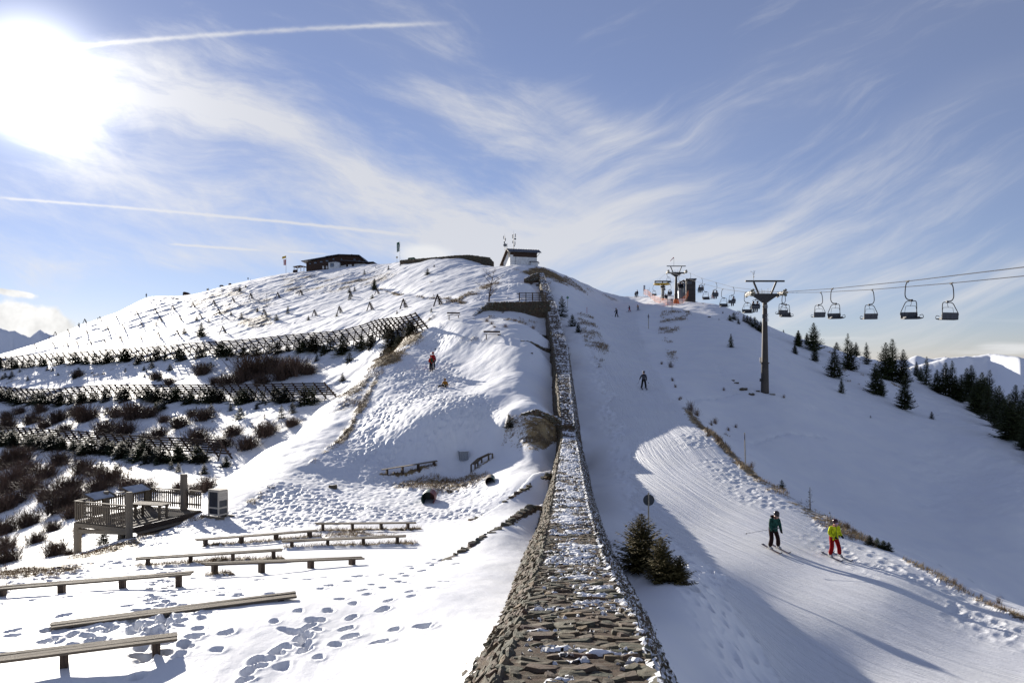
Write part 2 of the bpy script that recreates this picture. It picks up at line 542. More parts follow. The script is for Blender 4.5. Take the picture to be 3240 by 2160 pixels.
# ---------------------------------------------------------------- terrain control points (photo u, v, distance Y)
CP = [
    # foreground snow field with the benches
    (1380, 2160, 12.0), (1200, 2160, 12.7), (900, 2160, 13.2), (500, 2160, 13.3), (0, 2160, 13.0), (-350, 2160, 12.6),
    (565, 2085, 14.1), (202, 2113, 13.7), (220, 1985, 15.9), (466, 1953, 16.4), (687, 1932, 16.9), (889, 1902, 17.6), (-100, 2020, 15.5),
    (1200, 1960, 16.3), (1400, 1880, 18.0), (1100, 1860, 20),
    (0, 1888, 19.6), (384, 1862, 20.4), (563, 1857, 20.7), (-300, 1900, 19.2),
    (683, 1813, 24.3), (832, 1808, 24.8), (988, 1794, 25.5), (1119, 1786, 26.1),
    (467, 1790, 27.0), (603, 1777, 27.6), (737, 1772, 28.0), (866, 1767, 28.6), (250, 1815, 25.5), (0, 1830, 24.2), (-300, 1850, 23.5),
    (923, 1730, 32.0), (1150, 1722, 32.8), (1258, 1718, 33.2), (653, 1724, 32.6), (767, 1720, 33.4), (983, 1700, 35.2),
    (1022, 1679, 38.5), (1207, 1674, 39.2), (1292, 1671, 40), (1400, 1690, 36), (1560, 1660, 36.5),
    (1400, 1800, 24), (1520, 1790, 24), (1300, 1850, 20.5), (1560, 1700, 30), (1640, 1665, 33.5), (1440, 1735, 30.5),
    (700, 1660, 41), (500, 1700, 38.5), (300, 1745, 36), (100, 1785, 32.5), (0, 1805, 30), (-250, 1840, 28),
    # edge under the deck and on
    (400, 1700, 41), (265, 1745, 40), (580, 1640, 44), (640, 1600, 46.5), (700, 1560, 51), (850, 1420, 67), (1000, 1300, 80), (1150, 1170, 95), (1290, 1062, 112),
    # stage hollow
    (900, 1620, 44.5), (1100, 1610, 45.5), (1200, 1600, 46.5), (1355, 1592, 47.8), (1500, 1560, 49.5), (1550, 1525, 51), (1630, 1560, 46), (1680, 1530, 47),
    (1290, 1490, 58), (1465, 1452, 60), (1530, 1470, 57), (1640, 1470, 53.5), (1700, 1500, 49), (1350, 1540, 53),
    (1000, 1500, 55), (1000, 1450, 58), (1100, 1380, 65.5), (1150, 1275, 76), (1235, 1130, 92), (790, 1590, 46.5), (880, 1530, 51),
    (1300, 1380, 61.5), (1450, 1380, 61), (1600, 1395, 60.5), (1610, 1322, 62.5), (1720, 1318, 63), (1560, 1400, 60), (1700, 1420, 56),
    (1250, 1260, 74.5), (1380, 1222, 78.5), (1367, 1176, 85), (1480, 1230, 77), (1600, 1290, 68), (1700, 1270, 71), (1640, 1200, 80), (1560, 1180, 84),
    (1380, 1100, 98), (1500, 1120, 94), (1650, 1120, 92), (1700, 1100, 97), (1560, 1060, 104), (1690, 1040, 112), (1450, 1040, 112), (1620, 1010, 122), (1520, 1015, 120), (1480, 1000, 124),
    (1430, 1005, 120), (1340, 1040, 112),
    # terrace above the little retaining wall
    (1540, 958, 135.5), (1620, 954, 136), (1690, 953, 137), (1500, 965, 134), (1480, 940, 142), (1600, 920, 148), (1680, 900, 152),
    # hill under the hut
    (1650, 860, 176), (1690, 842, 186), (1600, 842, 192), (1560, 845, 194), (1450, 818, 216), (1300, 822, 236), (1190, 836, 262), (1080, 848, 274), (950, 862, 280),
    (900, 866, 282), (800, 885, 284), (700, 908, 285), (640, 925, 285), (560, 938, 285), (480, 938, 284), (380, 985, 272), (250, 1032, 255), (100, 1092, 240), (0, 1122, 230), (-300, 1205, 212),
    (1550, 890, 172), (1450, 880, 182), (1430, 930, 160), (1300, 900, 190), (1200, 870, 225), (1200, 905, 200), (1100, 900, 218), (1000, 905, 232), (900, 920, 235), (1300, 950, 160), (1370, 975, 140),
    (1200, 960, 168), (1000, 960, 198), (800, 960, 220), (700, 1000, 210), (500, 1010, 232), (400, 1060, 218), (200, 1100, 215), (600, 1060, 190), (900, 1020, 180), (1100, 1010, 155), (1260, 1010, 132),
    # avalanche fence lines
    (1345, 1045, 121), (1200, 1065, 129), (1000, 1090, 142), (700, 1115, 158), (400, 1135, 176), (150, 1148, 188), (0, 1158, 197), (-300, 1180, 205),
    (1220, 1090, 120), (1150, 1150, 116), (1000, 1180, 124), (700, 1185, 140), (400, 1195, 156), (0, 1212, 176), (-300, 1225, 180),
    (1050, 1262, 104), (900, 1260, 110), (700, 1258, 120), (350, 1252, 140), (0, 1250, 163), (-300, 1255, 170),
    (900, 1320, 97), (700, 1340, 103), (400, 1340, 115), (100, 1330, 138), (-300, 1330, 150),
    (730, 1450, 86), (560, 1440, 91), (400, 1425, 98), (200, 1405, 108), (0, 1388, 122), (-300, 1370, 138),
    (660, 1520, 74), (500, 1530, 74), (250, 1530, 80), (0, 1510, 96), (-300, 1500, 108), (560, 1600, 62), (400, 1620, 62), (200, 1660, 61), (0, 1660, 72), (-300, 1660, 85),
    (200, 1720, 52), (60, 1760, 50), (-300, 1800, 50), (300, 1700, 53), (-200, 1870, 38),
    # hidden gully behind the left edge of the ridge
    (560, 1660, 51), (420, 1740, 47), (640, 1615, 55), (800, 1500, 74), (950, 1395, 84), (1100, 1270, 99), (1250, 1130, 113),
    # bank right of the wall
    (2140, 2160, 13), (2230, 2160, 15.5), (2330, 2160, 18.5), (2230, 1990, 20.5), (2180, 1870, 23), (2090, 1835, 24.2), (2010, 1780, 26.5), (1960, 1700, 31), (2320, 2080, 20.5),
    (2560, 2160, 23.4), (2700, 2160, 24.0), (3000, 2160, 23.7), (3240, 2160, 23.4), (3600, 2160, 23.2), (2420, 2160, 21.8),
    # piste
    (2230, 1760, 34.2), (2130, 1690, 38), (2450, 1735, 35.6), (2640, 1762, 34.6), (2400, 1900, 29.2), (2800, 1900, 29.4), (2600, 2000, 27.0), (3100, 2030, 26.4), (2900, 1820, 32.4),
    (2050, 1620, 41.5), (2300, 1620, 41.3), (1930, 1560, 46), (2150, 1480, 50), (2350, 1500, 48.8), (1930, 1420, 57), (2100, 1350, 62), (1900, 1300, 70), (2037, 1228, 77), (1870, 1200, 84), (2060, 1160, 90),
    (1850, 1100, 101), (1960, 1100, 103), (1850, 1040, 118), (1980, 1060, 116), (1950, 1000, 150), (1830, 980, 145), (2010, 975, 168), (1900, 960, 180),
    # piste edge
    (3240, 1960, 28.2), (3000, 1845, 32.3), (2830, 1760, 35.4), (2700, 1695, 38.6), (2600, 1640, 41), (2470, 1560, 45.2), (2350, 1475, 51), (2250, 1370, 60), (2170, 1290, 68), (2110, 1200, 81), (2060, 1100, 103), (2025, 1040, 126),
    (2030, 1000, 148), (2070, 972, 163), (3600, 2110, 24.6),
    # basin
    (3600, 2060, 36), (3400, 1990, 39), (3240, 1930, 42), (3240, 1850, 47), (2950, 1760, 46), (2750, 1660, 50), (2600, 1580, 54), (2450, 1480, 59), (2300, 1370, 67),
    (3240, 1700, 55), (3240, 1600, 60), (3000, 1600, 62), (3000, 1500, 70), (3100, 1480, 73), (2800, 1520, 64), (2700, 1400, 73), (2550, 1380, 70), (2450, 1241, 80.5), (2280, 1240, 80), (2200, 1150, 92),
    (2700, 1270, 88), (2900, 1330, 86), (3100, 1420, 77), (3240, 1480, 72), (3000, 1400, 80), (3600, 1650, 72), (3600, 1850, 58),
    (2150, 1050, 116), (2300, 1080, 104), (2400, 1100, 102), (2600, 1180, 102), (2800, 1230, 100), (2900, 1290, 96),
    # ridge on the right
    (2100, 962, 165), (2200, 955, 166), (2280, 968, 160), (2350, 995, 152), (2420, 1028, 147), (2500, 1058, 152), (2600, 1092, 148), (2700, 1125, 143), (2800, 1158, 138), (2900, 1195, 133), (3000, 1240, 128), (3100, 1290, 122), (3240, 1370, 116), (3600, 1560, 104),
    (2250, 1010, 132), (2400, 1062, 122), (2600, 1130, 124),
    # shoulder between hut and lift station
    (1740, 862, 182), (1800, 880, 190), (1860, 902, 195), (1920, 925, 200), (1960, 938, 205), (2020, 938, 205), (2060, 935, 200), (2100, 932, 190), (2150, 938, 188), (2000, 955, 190),
    (1800, 950, 158), (1760, 905, 163), (1880, 930, 184),
]
CP = [(u, v, YM(u, Y)) for u, v, Y in CP]
PX = [((u - CU) / FPX, math.log(Y), (CV - v) / FPX) for u, v, Y in CP]
# the skyline drops away behind
SKYL = [(-300, 1205, 212), (0, 1122, 230), (100, 1092, 240), (250, 1032, 255), (380, 985, 272), (560, 938, 285), (700, 908, 285), (900, 866, 282), (1080, 848, 274), (1190, 836, 262), (1300, 822, 236), (1450, 818, 216), (1600, 842, 194), (1700, 842, 187),
        (1800, 880, 190), (1920, 925, 200), (2020, 938, 205), (2150, 938, 188), (2280, 968, 166), (2420, 1028, 156), (2600, 1092, 148), (2800, 1158, 138), (3000, 1240, 128), (3240, 1370, 116), (3600, 1560, 104)]
for u, v, Y in SKYL:
    Y = YM(u, Y)
    dv0 = 16 if u < 1700 else 24
    PX.append(((u - CU) / FPX, math.log(Y * 1.10), (CV - v - dv0) / FPX))
    PX.append(((u - CU) / FPX, math.log(Y * 1.35), (CV - v - 110) / FPX))
    PX.append(((u - CU) / FPX, math.log(Y * 2.2), (CV - v - 260) / FPX * .8))
# wall foot
for Y in (6.5, 8, 10, 11.5, 14, 17, 20, 24, 28, 33, 38, 45, 51, 57, 66, 75, 87, 100, 110, 120, 128, 135, 145, 157):
    xl, xr, zt, lh, lk, rh, rk = wall_at(Y)
    PX.append(((xl - lk * lh) / Y, math.log(Y), (zt - lh) / Y))
    PX.append(((xr + rk * rh) / Y, math.log(Y), (zt - rh) / Y))
# below the frame
for u in (-350, 200, 700, 1100):
    PX.append(((u - CU) / FPX, math.log(9.0), -4.9 / 9.0))
    PX.append(((u - CU) / FPX, math.log(6.0), -4.9 / 6.0))
for u, z in ((2400, -6.6), (2800, -8.6), (3240, -9.6), (3600, -9.8)):
    PX.append(((u - CU) / FPX, math.log(15.0), z / 15.0))
    PX.append(((u - CU) / FPX, math.log(9.0), (z - .2) / 9.0))
_c = np.array(PX)
LS = .55                                     # how much ln(Y) weighs against x/Y
_p = np.stack([_c[:, 0], _c[:, 1] * LS], 1)
# drop near-duplicate sites
_keep = []
for i in range(len(_p)):
    if all((abs(_p[i] - _p[j]).sum() > .004) for j in _keep): _keep.append(i)
_p = _p[_keep]; _q = _c[_keep, 2]


def _ker(d2):
    return .5 * d2 * np.log(d2 + 1e-12)


_n = len(_p)
_A = np.zeros((_n + 3, _n + 3))
_A[:_n, :_n] = _ker(((_p[:, None] - _p[None]) ** 2).sum(-1)) + np.eye(_n) * 2e-5
_A[:_n, _n] = 1; _A[:_n, _n + 1:] = _p
_A[_n, :_n] = 1; _A[_n + 1:, :_n] = _p.T
_sol = np.linalg.solve(_A, np.concatenate([_q, np.zeros(3)]))


def tps(S, L):
    out = _sol[_n] + _sol[_n + 1] * S + _sol[_n + 2] * L * LS
    for i in range(_n):
        d2 = (S - _p[i, 0]) ** 2 + ((L * LS) - _p[i, 1]) ** 2
        out = out + _sol[i] * _ker(d2)
    return out


# grid: columns x/Y, rows ln Y
_sa = np.concatenate([np.linspace(-.98, -.68, 30, endpoint=False), np.linspace(-.68, .68, 880), np.linspace(.68, .98, 31)[1:]])
_la = np.concatenate([np.linspace(math.log(5), math.log(11), 40, endpoint=False), np.linspace(math.log(11), math.log(62), 470, endpoint=False),
                      np.linspace(math.log(62), math.log(300), 430, endpoint=False), np.linspace(math.log(300), math.log(900), 40)])
NS, NL = len(_sa), len(_la)
# evaluate the smooth surface on a coarse grid, then refine with cubic-ish interpolation
_cs = np.linspace(-.98, .98, 300); _cl = np.linspace(math.log(5), math.log(900), 330)
_CQ = tps(*np.meshgrid(_cs, _cl, indexing='ij'))


def _cubic_axis(A, xs, x):
    """Catmull-Rom along axis 0"""
    t = (x - xs[0]) / (xs[1] - xs[0])
    i = np.clip(np.floor(t).astype(int), 1, len(xs) - 3)
    f = (t - i)[:, None]
    p0, p1, p2, p3 = A[i - 1], A[i], A[i + 1], A[i + 2]
    return p1 + .5 * f * (p2 - p0 + f * (2 * p0 - 5 * p1 + 4 * p2 - p3 + f * (3 * (p1 - p2) + p3 - p0)))


Q0 = _cubic_axis(_cubic_axis(_CQ, _cs, _sa).T, _cl, _la).T          # [NS, NL]
YY = np.exp(_la)[None, :] * np.ones((NS, 1))
XX = _sa[:, None] * YY
ZZ = Q0 * YY


def zq(X, Y, Z=None):
    """terrain height at world X, Y (bilinear in the grid)"""
    Z = ZZ if Z is None else Z
    s = X / Y; l = math.log(max(Y, 5.01))
    i = int(np.clip(np.searchsorted(_sa, s) - 1, 0, NS - 2)); j = int(np.clip(np.searchsorted(_la, l) - 1, 0, NL - 2))
    a = (s - _sa[i]) / (_sa[i + 1] - _sa[i]); b = (l - _la[j]) / (_la[j + 1] - _la[j])
    return float((Z[i, j] * (1 - a) + Z[i + 1, j] * a) * (1 - b) + (Z[i, j + 1] * (1 - a) + Z[i + 1, j + 1] * a) * b)


def hit(u, v, ymin=0.0, ymax=1e9):
    """first point of the ground met by the ray through photo pixel (u, v)"""
    s = (u - CU) / FPX; q = (CV - v) / FPX
    i = int(np.clip(np.searchsorted(_sa, s) - 1, 0, NS - 2)); a = (s - _sa[i]) / (_sa[i + 1] - _sa[i])
    qs = (ZZ[i] * (1 - a) + ZZ[i + 1] * a) / np.exp(_la)
    ys = np.exp(_la)
    ok = (qs >= q) & (ys >= ymin) & (ys <= ymax)
    if not ok.any():
        k = np.argmax(np.where((ys >= ymin) & (ys <= min(ymax, 310)), qs, -9))
        Y = ys[k]
    else:
        j = int(np.argmax(ok))
        if j > 0 and qs[j] > qs[j - 1] and qs[j - 1] < q:
            t = (q - qs[j - 1]) / (qs[j] - qs[j - 1])
            Y = ys[j - 1] + t * (ys[j] - ys[j - 1])
        else:
            Y = ys[j]
    X = s * Y
    return Vector((X, Y, zq(X, Y)))


def seg_dist(pts):
    """distance of every grid vertex to a world polyline, and the parameter along it (metres)"""
    best = np.full(XX.shape, 1e9); along = np.zeros(XX.shape); acc = 0.0
    for a, b in zip(pts[:-1], pts[1:]):
        ax, ay = a[0], a[1]; bx, by = b[0], b[1]
        L2 = (bx - ax) ** 2 + (by - ay) ** 2 + 1e-9
        t = np.clip(((XX - ax) * (bx - ax) + (YY - ay) * (by - ay)) / L2, 0, 1)
        d = np.hypot(XX - ax - t * (bx - ax), YY - ay - t * (by - ay))
        m_ = d < best
        best = np.where(m_, d, best); along = np.where(m_, acc + t * math.sqrt(L2), along)
        acc += math.sqrt(L2)
    return best, along


def pline(*uv, **kw):
    return [hit(u, v, **kw) for u, v in uv]

UU = CU + _sa[:, None] * FPX * np.ones((1, NL))       # photo column of every grid line (for area masks only)
VV = CV - Q0 * FPX
base_ZZ = ZZ.copy()
grass = np.zeros(XX.shape)
piste_e = pline((3600, 2100), (3240, 1958), (3000, 1845), (2830, 1760), (2700, 1695), (2600, 1640), (2470, 1560), (2350, 1475), (2250, 1370), (2170, 1290), (2110, 1200), (2060, 1100), (2025, 1040), (2030, 1000), (2070, 972))
wl_x = wall_at(YY)[0]; wr_x = wall_at(YY)[1]
right = XX > wr_x
# X of the piste's outer edge for every distance
_pe = np.array([(p.y, p.x) for p in piste_e]); _pe = _pe[np.argsort(_pe[:, 0])]
edge_x = np.interp(YY, _pe[:, 0], _pe[:, 1])
edge_x = np.where(YY < _pe[0, 0], 60, edge_x)
inner_x = np.interp(YY, [20, 24, 30, 36, 46, 57, 75, 100, 150, 200], [6.5, 7.4, 7.6, 6.6, 6.7, 7.5, 9.0, 10.5, 13, 16])
far = YY > 215
inner_x = inner_x + 1.6 * fbm(XX * .0 + 3, YY * .35, 3, 171)
edge_x = edge_x + .8 * fbm(XX * 0 + 9, YY * .4, 3, 172)
pm = sstep(XX, inner_x - .5, inner_x + .8) * (1 - sstep(XX, edge_x - 1.1, edge_x - .1)) * (~far) * (YY > 16)
basin = right & (XX > edge_x)
d_ridge, _ = seg_dist([hit(u, v) for u, v in ((1240, 1100), (1190, 1200), (1150, 1275), (1100, 1370), (1000, 1450), (880, 1530), (790, 1590), (700, 1600))])

# --- broad undulation
und = fbm(XX * .12, YY * .12, 3, 3) * np.where(XX < wl_x, .28, .4) * sstep(YY, 60, 140)
und += fbm(XX * .5, YY * .35, 3, 8) * .16 * sstep(YY, 24, 60) * (1 - pm)
# --- wind-worked relief on the left hill: streaks running down-left, steps
a1 = XX * .83 + YY * .55; a2 = -XX * .55 + YY * .83
lefthill = (XX < wl_x) & (YY > 100)
und += np.where(lefthill, fbm(a1 * .08, a2 * .30, 3, 21) * .26 + fbm(a1 * .3, a2 * .9, 2, 24) * .07, 0)
und += np.where((~right) & (YY > 50), fbm(XX * .9, YY * .9, 3, 31) * .07, 0)
nearleft = (~right) & (YY < 30)
und += np.where(nearleft, fbm(XX * .7, YY * .5, 3, 41) * .05 + fbm(XX * 3, YY * 1.6, 3, 43) * .010, 0)
und += np.where(basin, fbm(a1 * .25, a2 * 1.0, 3, 51) * .05 + sstep(VV, 1660, 1600) * sstep(UU, 2800, 3000) * fbm(a1 * .5, a2 * 1.1, 3, 53) * .20, 0)
ZZ = ZZ + und

# --- trampled snow
def poly_mask(poly, soft=14.0):
    """soft inside-mask of a photo polygon, evaluated on the visible ground"""
    P = np.array(poly, float); n = len(P)
    inside = np.zeros(UU.shape, bool); dist = np.full(UU.shape, 1e9)
    for i in range(n):
        x1, y1 = P[i]; x2, y2 = P[(i + 1) % n]
        cnd = ((y1 > VV) != (y2 > VV)) & (UU < (x2 - x1) * (VV - y1) / (y2 - y1 + 1e-9) + x1)
        inside ^= cnd
        t = np.clip(((UU - x1) * (x2 - x1) + (VV - y1) * (y2 - y1)) / ((x2 - x1) ** 2 + (y2 - y1) ** 2 + 1e-9), 0, 1)
        dist = np.minimum(dist, np.hypot(UU - x1 - t * (x2 - x1), VV - y1 - t * (y2 - y1)))
    return sstep(np.where(inside, dist, -dist), -soft, soft)


hill_ok = (YY > 28)
tr = poly_mask([(0, 1840), (300, 1740), (560, 1650), (760, 1610), (900, 1530), (1020, 1460), (1130, 1340), (1200, 1230), (1290, 1110), (1400, 1020), (1440, 1060), (1400, 1130), (1620, 1330), (1500, 1400), (1250, 1440), (1450, 1500), (1660, 1560), (1500, 1650), (1200, 1640), (600, 1700), (300, 1830), (0, 1880)], 30) * (YY > 22) * (YY < 125) * (~right)
tr += poly_mask([(1440, 1010), (1480, 960), (1560, 880), (1620, 850), (1700, 855), (1640, 900), (1560, 940), (1480, 1000)], 8) * (YY > 120) * (YY < 190) * (~right)
tr = np.clip(tr, 0, 1)
tr_n = tr * (.35 + .65 * sstep(fbm(XX * .25, YY * .25, 2, 77), -.15, .12))
ZZ += tr_n * dents(XX * 1.9, YY * 1.5, 11, .40) * np.interp(YY, [22, 60, 120], [.085, .12, .16])
ZZ += tr_n * dents(XX * 3.3 + 4, YY * 2.7, 14, .42) * .05
# trampled strip right of the wall and next to the piste's outer edge
st = right * (1 - pm) * (XX < inner_x + .6) * (YY > 15) * (YY < 125) * sstep(XX, wr_x + 2.0, wr_x + 3.4)
ZZ += st * dents(XX * 1.7, YY * 1.2, 19, .42) * .15
se = pm * sstep(XX, edge_x - 4.0, edge_x - 1.6)
ZZ += se * dents(XX * 2.0, YY * 1.6, 22, .42) * .045 * sstep(fbm(XX * .3, YY * .3, 2, 79), -.2, .2)
# far hill details: path benched across the slope
pth, _ = seg_dist(pline((1190, 905), (1280, 925), (1400, 940), (1470, 955)))
ZZ -= .35 * np.exp(-(pth / 1.2) ** 2)

# --- ski tracks on the piste: long shallow grooves following the run
def trackpos(X, Y):
    return X - .0115 * np.clip(55 - Y, 0, 60) ** 2


tpz = trackpos(XX, YY)
gro = 0
for k, (fr, am, sl) in enumerate(((1.0, .030, .02), (1.9, .022, -.05))):
    w_ = tpz + sl * YY + .5 * vnoise(YY * .12 + k * 7, XX * .05, 60 + k)
    nz = vnoise(w_ * fr, YY * .07 + k * 3.1, 90 + k)
    gro = gro + am * (np.abs(nz) * 2 - .35)
ZZ += pm * gro * 1.0
for k in range(34):                                    # single carved tracks
    rr = np.random.RandomState(200 + k)
    y0 = rr.uniform(22, 62); x0 = rr.uniform(-6, 14); amp = rr.uniform(.2, 1.1); lam = rr.uniform(9, 20); ph = rr.uniform(0, 6.28)
    d = tpz - x0 - amp * np.sin(YY / lam * np.pi + ph)
    wd = .06
    ZZ += 0 * pm * (-.022 * np.exp(-(d / wd) ** 2) + .014 * np.exp(-((d - 2.0 * wd) / wd) ** 2)) * (np.abs(YY - y0) < rr.uniform(5, 16))
for k in range(0):                                    # curved carved tracks
    rr = np.random.RandomState(200 + k)
    y0 = rr.uniform(20, 60); x0 = rr.uniform(7.5, 17); amp = rr.uniform(.5, 2.2); lam = rr.uniform(7, 14); ph = rr.uniform(0, 6.28); dr = rr.uniform(-.14, .05)
    xt = x0 + dr * (YY - y0) + amp * np.sin(YY / lam * 2 * np.pi / 2 + ph)
    d = (XX - xt)
    wd = .05
    ZZ += pm * (-.035 * np.exp(-(d / wd) ** 2) + .02 * np.exp(-((d - 2.1 * wd) / wd) ** 2)) * (np.abs(YY - y0) < rr.uniform(8, 26))

# --- single footprints in the near snow
def stamp(cx, cy, ang, L=.17, W=.085, dep=.10):
    dep = dep * .8; L = L * .92; W = W * .9
    ri = 1.2
    s0, s1 = (cx - ri) / cy, (cx + ri) / cy
    i0, i1 = np.searchsorted(_sa, [s0, s1]); j0, j1 = np.searchsorted(_la, [math.log(cy - ri), math.log(cy + ri)])
    sl = (slice(i0, i1), slice(j0, j1))
    x = XX[sl] - cx; y = YY[sl] - cy
    c, s = math.cos(ang), math.sin(ang)
    a = x * c + y * s; b = -x * s + y * c
    dep = dep * (1.15 + .5 * np.clip(a / L, -1, 1))
    b = b + .25 * a * a / L * (1 if (int(cx * 50) % 2) else -1) * .5
    q = np.sqrt((a / L) ** 2 + (b / W) ** 2)
    n_ = vnoise(XX[sl] * 8 + cx, YY[sl] * 8, 5) * .9 + vnoise(XX[sl] * 21, YY[sl] * 21, 6) * .35
    q = q + n_ * .5
    ZZ[sl] += -dep * (1 - sstep(q, .62, 1.12)) + .12 * dep * np.exp(-((q - 1.38) / .35) ** 2)


fr_ = random.Random(5)


def walk(p0, p1, wob=.12, step=.62, dep=.10, bend=0.0, gap=.30):
    a = hit(*p0); b = hit(*p1)
    d = (b - a); L = math.hypot(d.x, d.y)
    n = max(1, int(L / step)); ang = math.atan2(d.y, d.x)
    for k in range(n + 1):
        t = k / n
        x = a.x + d.x * t - math.sin(ang) * (gap / 2 * (1 if k % 2 else -1) + bend * math.sin(math.pi * t)) + fr_.uniform(-wob, wob)
        y = a.y + d.y * t + math.cos(ang) * (gap / 2 * (1 if k % 2 else -1) + bend * math.sin(math.pi * t)) + fr_.uniform(-wob, wob)
        stamp(x, y, ang + fr_.uniform(-.35, .35), .165 * fr_.uniform(.75, 1.4), .105 * fr_.uniform(.85, 1.35), dep * fr_.uniform(.75, 1.25))


for a in (((850, 2110), (1390, 1765)), ((760, 2130), (1340, 1860)), ((900, 1985), (1370, 1975)), ((1290, 1790), (1440, 1780)), ((820, 2075), (1100, 2010)),
          ((420, 2140), (640, 1990)), ((60, 2000), (640, 1945)), ((0, 2060), (430, 2010)), ((30, 1990), (220, 1945)), ((450, 1990), (620, 2010)), ((470, 2060), (700, 2050)),
          ((340, 2160), (560, 2080)), ((480, 1890), (520, 1780)), ((520, 1960), (500, 1880)), ((0, 1905), (320, 1880)), ((380, 1840), (900, 1830)), ((650, 1870), (880, 1885)), ((840, 1880), (700, 1880)),
          ((900, 1960), (980, 2080)), ((1030, 2040), (950, 1930)), ((730, 2150), (820, 2120)), ((560, 1800), (610, 1830)), ((960, 1830), (1200, 1820)), ((1000, 1860), (1080, 1840)), ((1290, 1840), (1400, 1840)),
          ((860, 2060), (980, 2050)), ((1180, 2020), (1350, 1985)), ((380, 1945), (560, 1920)), ((570, 1860), (900, 1890)), ((220, 2050), (120, 2000))):
    walk(*a, bend=fr_.uniform(-.3, .3))
for _ in range(70):      # trampled path between the benches
    p = hit(fr_.gauss(500, 80), fr_.uniform(1780, 1990))
    stamp(p.x, p.y, fr_.uniform(0, 3), .17, .10, .09)
for _ in range(26):
    p = hit(fr_.gauss(430, 120), fr_.gauss(2000, 25))
    stamp(p.x, p.y, fr_.uniform(0, 3), .2, .12, .12)
# tracks crossing the shaded basin
for pts in (((2340, 1240), (2290, 1200), (2270, 1150)), ((2340, 1240), (2200, 1260), (2150, 1290)), ((2560, 1700), (2900, 1750), (3200, 1900)), ((2380, 1400), (2480, 1370), (2600, 1380))):
    dd, al = seg_dist(pline(*pts))
    ZZ -= basin * .16 * np.exp(-(dd / .35) ** 2) * (.4 + .6 * (np.sin(al * 4) > -.3))
# lip where the sun catches the edge of the upper piste
dl, _ = seg_dist(pline((2060, 1095), (2022, 1060), (2010, 1030), (2030, 1000), (2070, 972), (2110, 962)))
ZZ += .55 * np.exp(-(dl / 2.0) ** 2) * right

# --- snow drifts banked against the little cross walls
RIB = [((1780, 1512), (1735, 1535), (1640, 1580), (1560, 1615), (1480, 1650)), ((1730, 1622), (1680, 1650), (1600, 1685), (1500, 1730), (1400, 1775))]
RIBW = [[hit(*q) for q in r] for r in RIB]
for r in RIBW:
    dd, al = seg_dist([(p.x, p.y) for p in r])
    L = al.max()
    side = ((XX - r[0].x) * (r[-1].y - r[0].y) - (YY - r[0].y) * (r[-1].x - r[0].x)) < 0     # camera side
    hgt = .55 * (1 - sstep(al, L * .35, L * 1.0))
    camside = YY < np.interp(XX, [r[-1].x, r[0].x], [r[-1].y, r[0].y])
    ZZ += np.where(camside & (~right), hgt * np.exp(-(dd / 1.5) ** 2) * (.9 + .3 * fbm(XX * .8, YY * .8, 2, 71)), 0)
    ZZ += np.where(~camside & (~right), -.30 * (1 - al / (L + .1)) * np.exp(-(dd / .9) ** 2), 0)

# level terrace behind its retaining wall
_tm = (UU > 1485) & (UU < 1748) & (YY > 113.4) & (YY < 119.5)
ZZ = np.where(_tm, np.maximum(ZZ, np.interp(UU, [1485, 1512, 1545], [6.0, 7.4, 8.62]) + .05 * fbm(XX, YY, 2, 9) + .06 * (YY - 113.4)), ZZ)
# keep the snow below the wall's own footprint
_x0, _x1, _zt, _lh, _lk, _rh, _rk = wall_at(YY)
_inl = _x0 - _lk * _lh * .75; _inr = _x1 + _rk * _rh * .75
_cap = _zt - np.maximum(0, np.maximum((_x0 - XX) / np.maximum(_lk, .05), (XX - _x1) / np.maximum(_rk, .05))) - .28
ZZ = np.where((XX > _inl) & (XX < _inr) & (YY < WYEND), np.minimum(ZZ, _cap), ZZ)

# --- grass / earth showing through
def gline(pts, w, k, **kw):
    global grass
    d, _ = seg_dist(pline(*pts, **kw))
    grass = np.maximum(grass, k * np.exp(-(d / w) ** 2))


def garea(poly, k, soft=14, ymin=0, ymax=1e9):
    global grass
    grass = np.maximum(grass, k * poly_mask(poly, soft) * (YY > ymin) * (YY < ymax))


gline([(1290, 1085), (1240, 1110), (1215, 1150)], 2.4, .85)
gline([(1215, 1150), (1190, 1200), (1150, 1275), (1110, 1350), (1060, 1410), (1000, 1455), (930, 1500), (840, 1560), (790, 1590)], .75, .58)
gline([(1225, 1140), (1180, 1180), (1120, 1240), (1080, 1290)], 2.2, .52)
gline([(1270, 1080), (1330, 1030), (1400, 985)], 1.5, .5)
gline([(560, 1665), (400, 1720), (250, 1765), (100, 1800), (0, 1835)], 1.6, .62, ymax=45)
garea([(0, 1850), (0, 1800), (200, 1770), (420, 1710), (520, 1700), (330, 1780), (150, 1850), (0, 1880)], .44, 20, 20, 45)
garea([(1230, 1520), (1420, 1480), (1600, 1500), (1560, 1540), (1400, 1570), (1240, 1560)], .40, 16, 40, 62)
garea([(1000, 1690), (1330, 1665), (1330, 1700), (1050, 1720)], .42, 10, 25, 45)
for b in (((640, 1728), (1000, 1700)), ((910, 1735), (1290, 1722)), ((1010, 1682), (1320, 1674)), ((690, 1772), (880, 1770)), ((455, 1792), (640, 1782)), ((670, 1822), (720, 1818)), ((1210, 1502), (1390, 1472)), ((1495, 1492), (1550, 1455))):
    gline(b, .38, .72, ymin=20)
garea([(1600, 1312), (1760, 1325), (1770, 1400), (1690, 1440), (1610, 1420)], .62, 12, 50, 75)
garea([(1600, 1330), (1580, 1420), (1640, 1400), (1650, 1330)], .58, 10, 50, 75)
garea([(1480, 1020), (1700, 1000), (1740, 1010), (1640, 1045), (1500, 1060)], .50, 10, 100, 140)
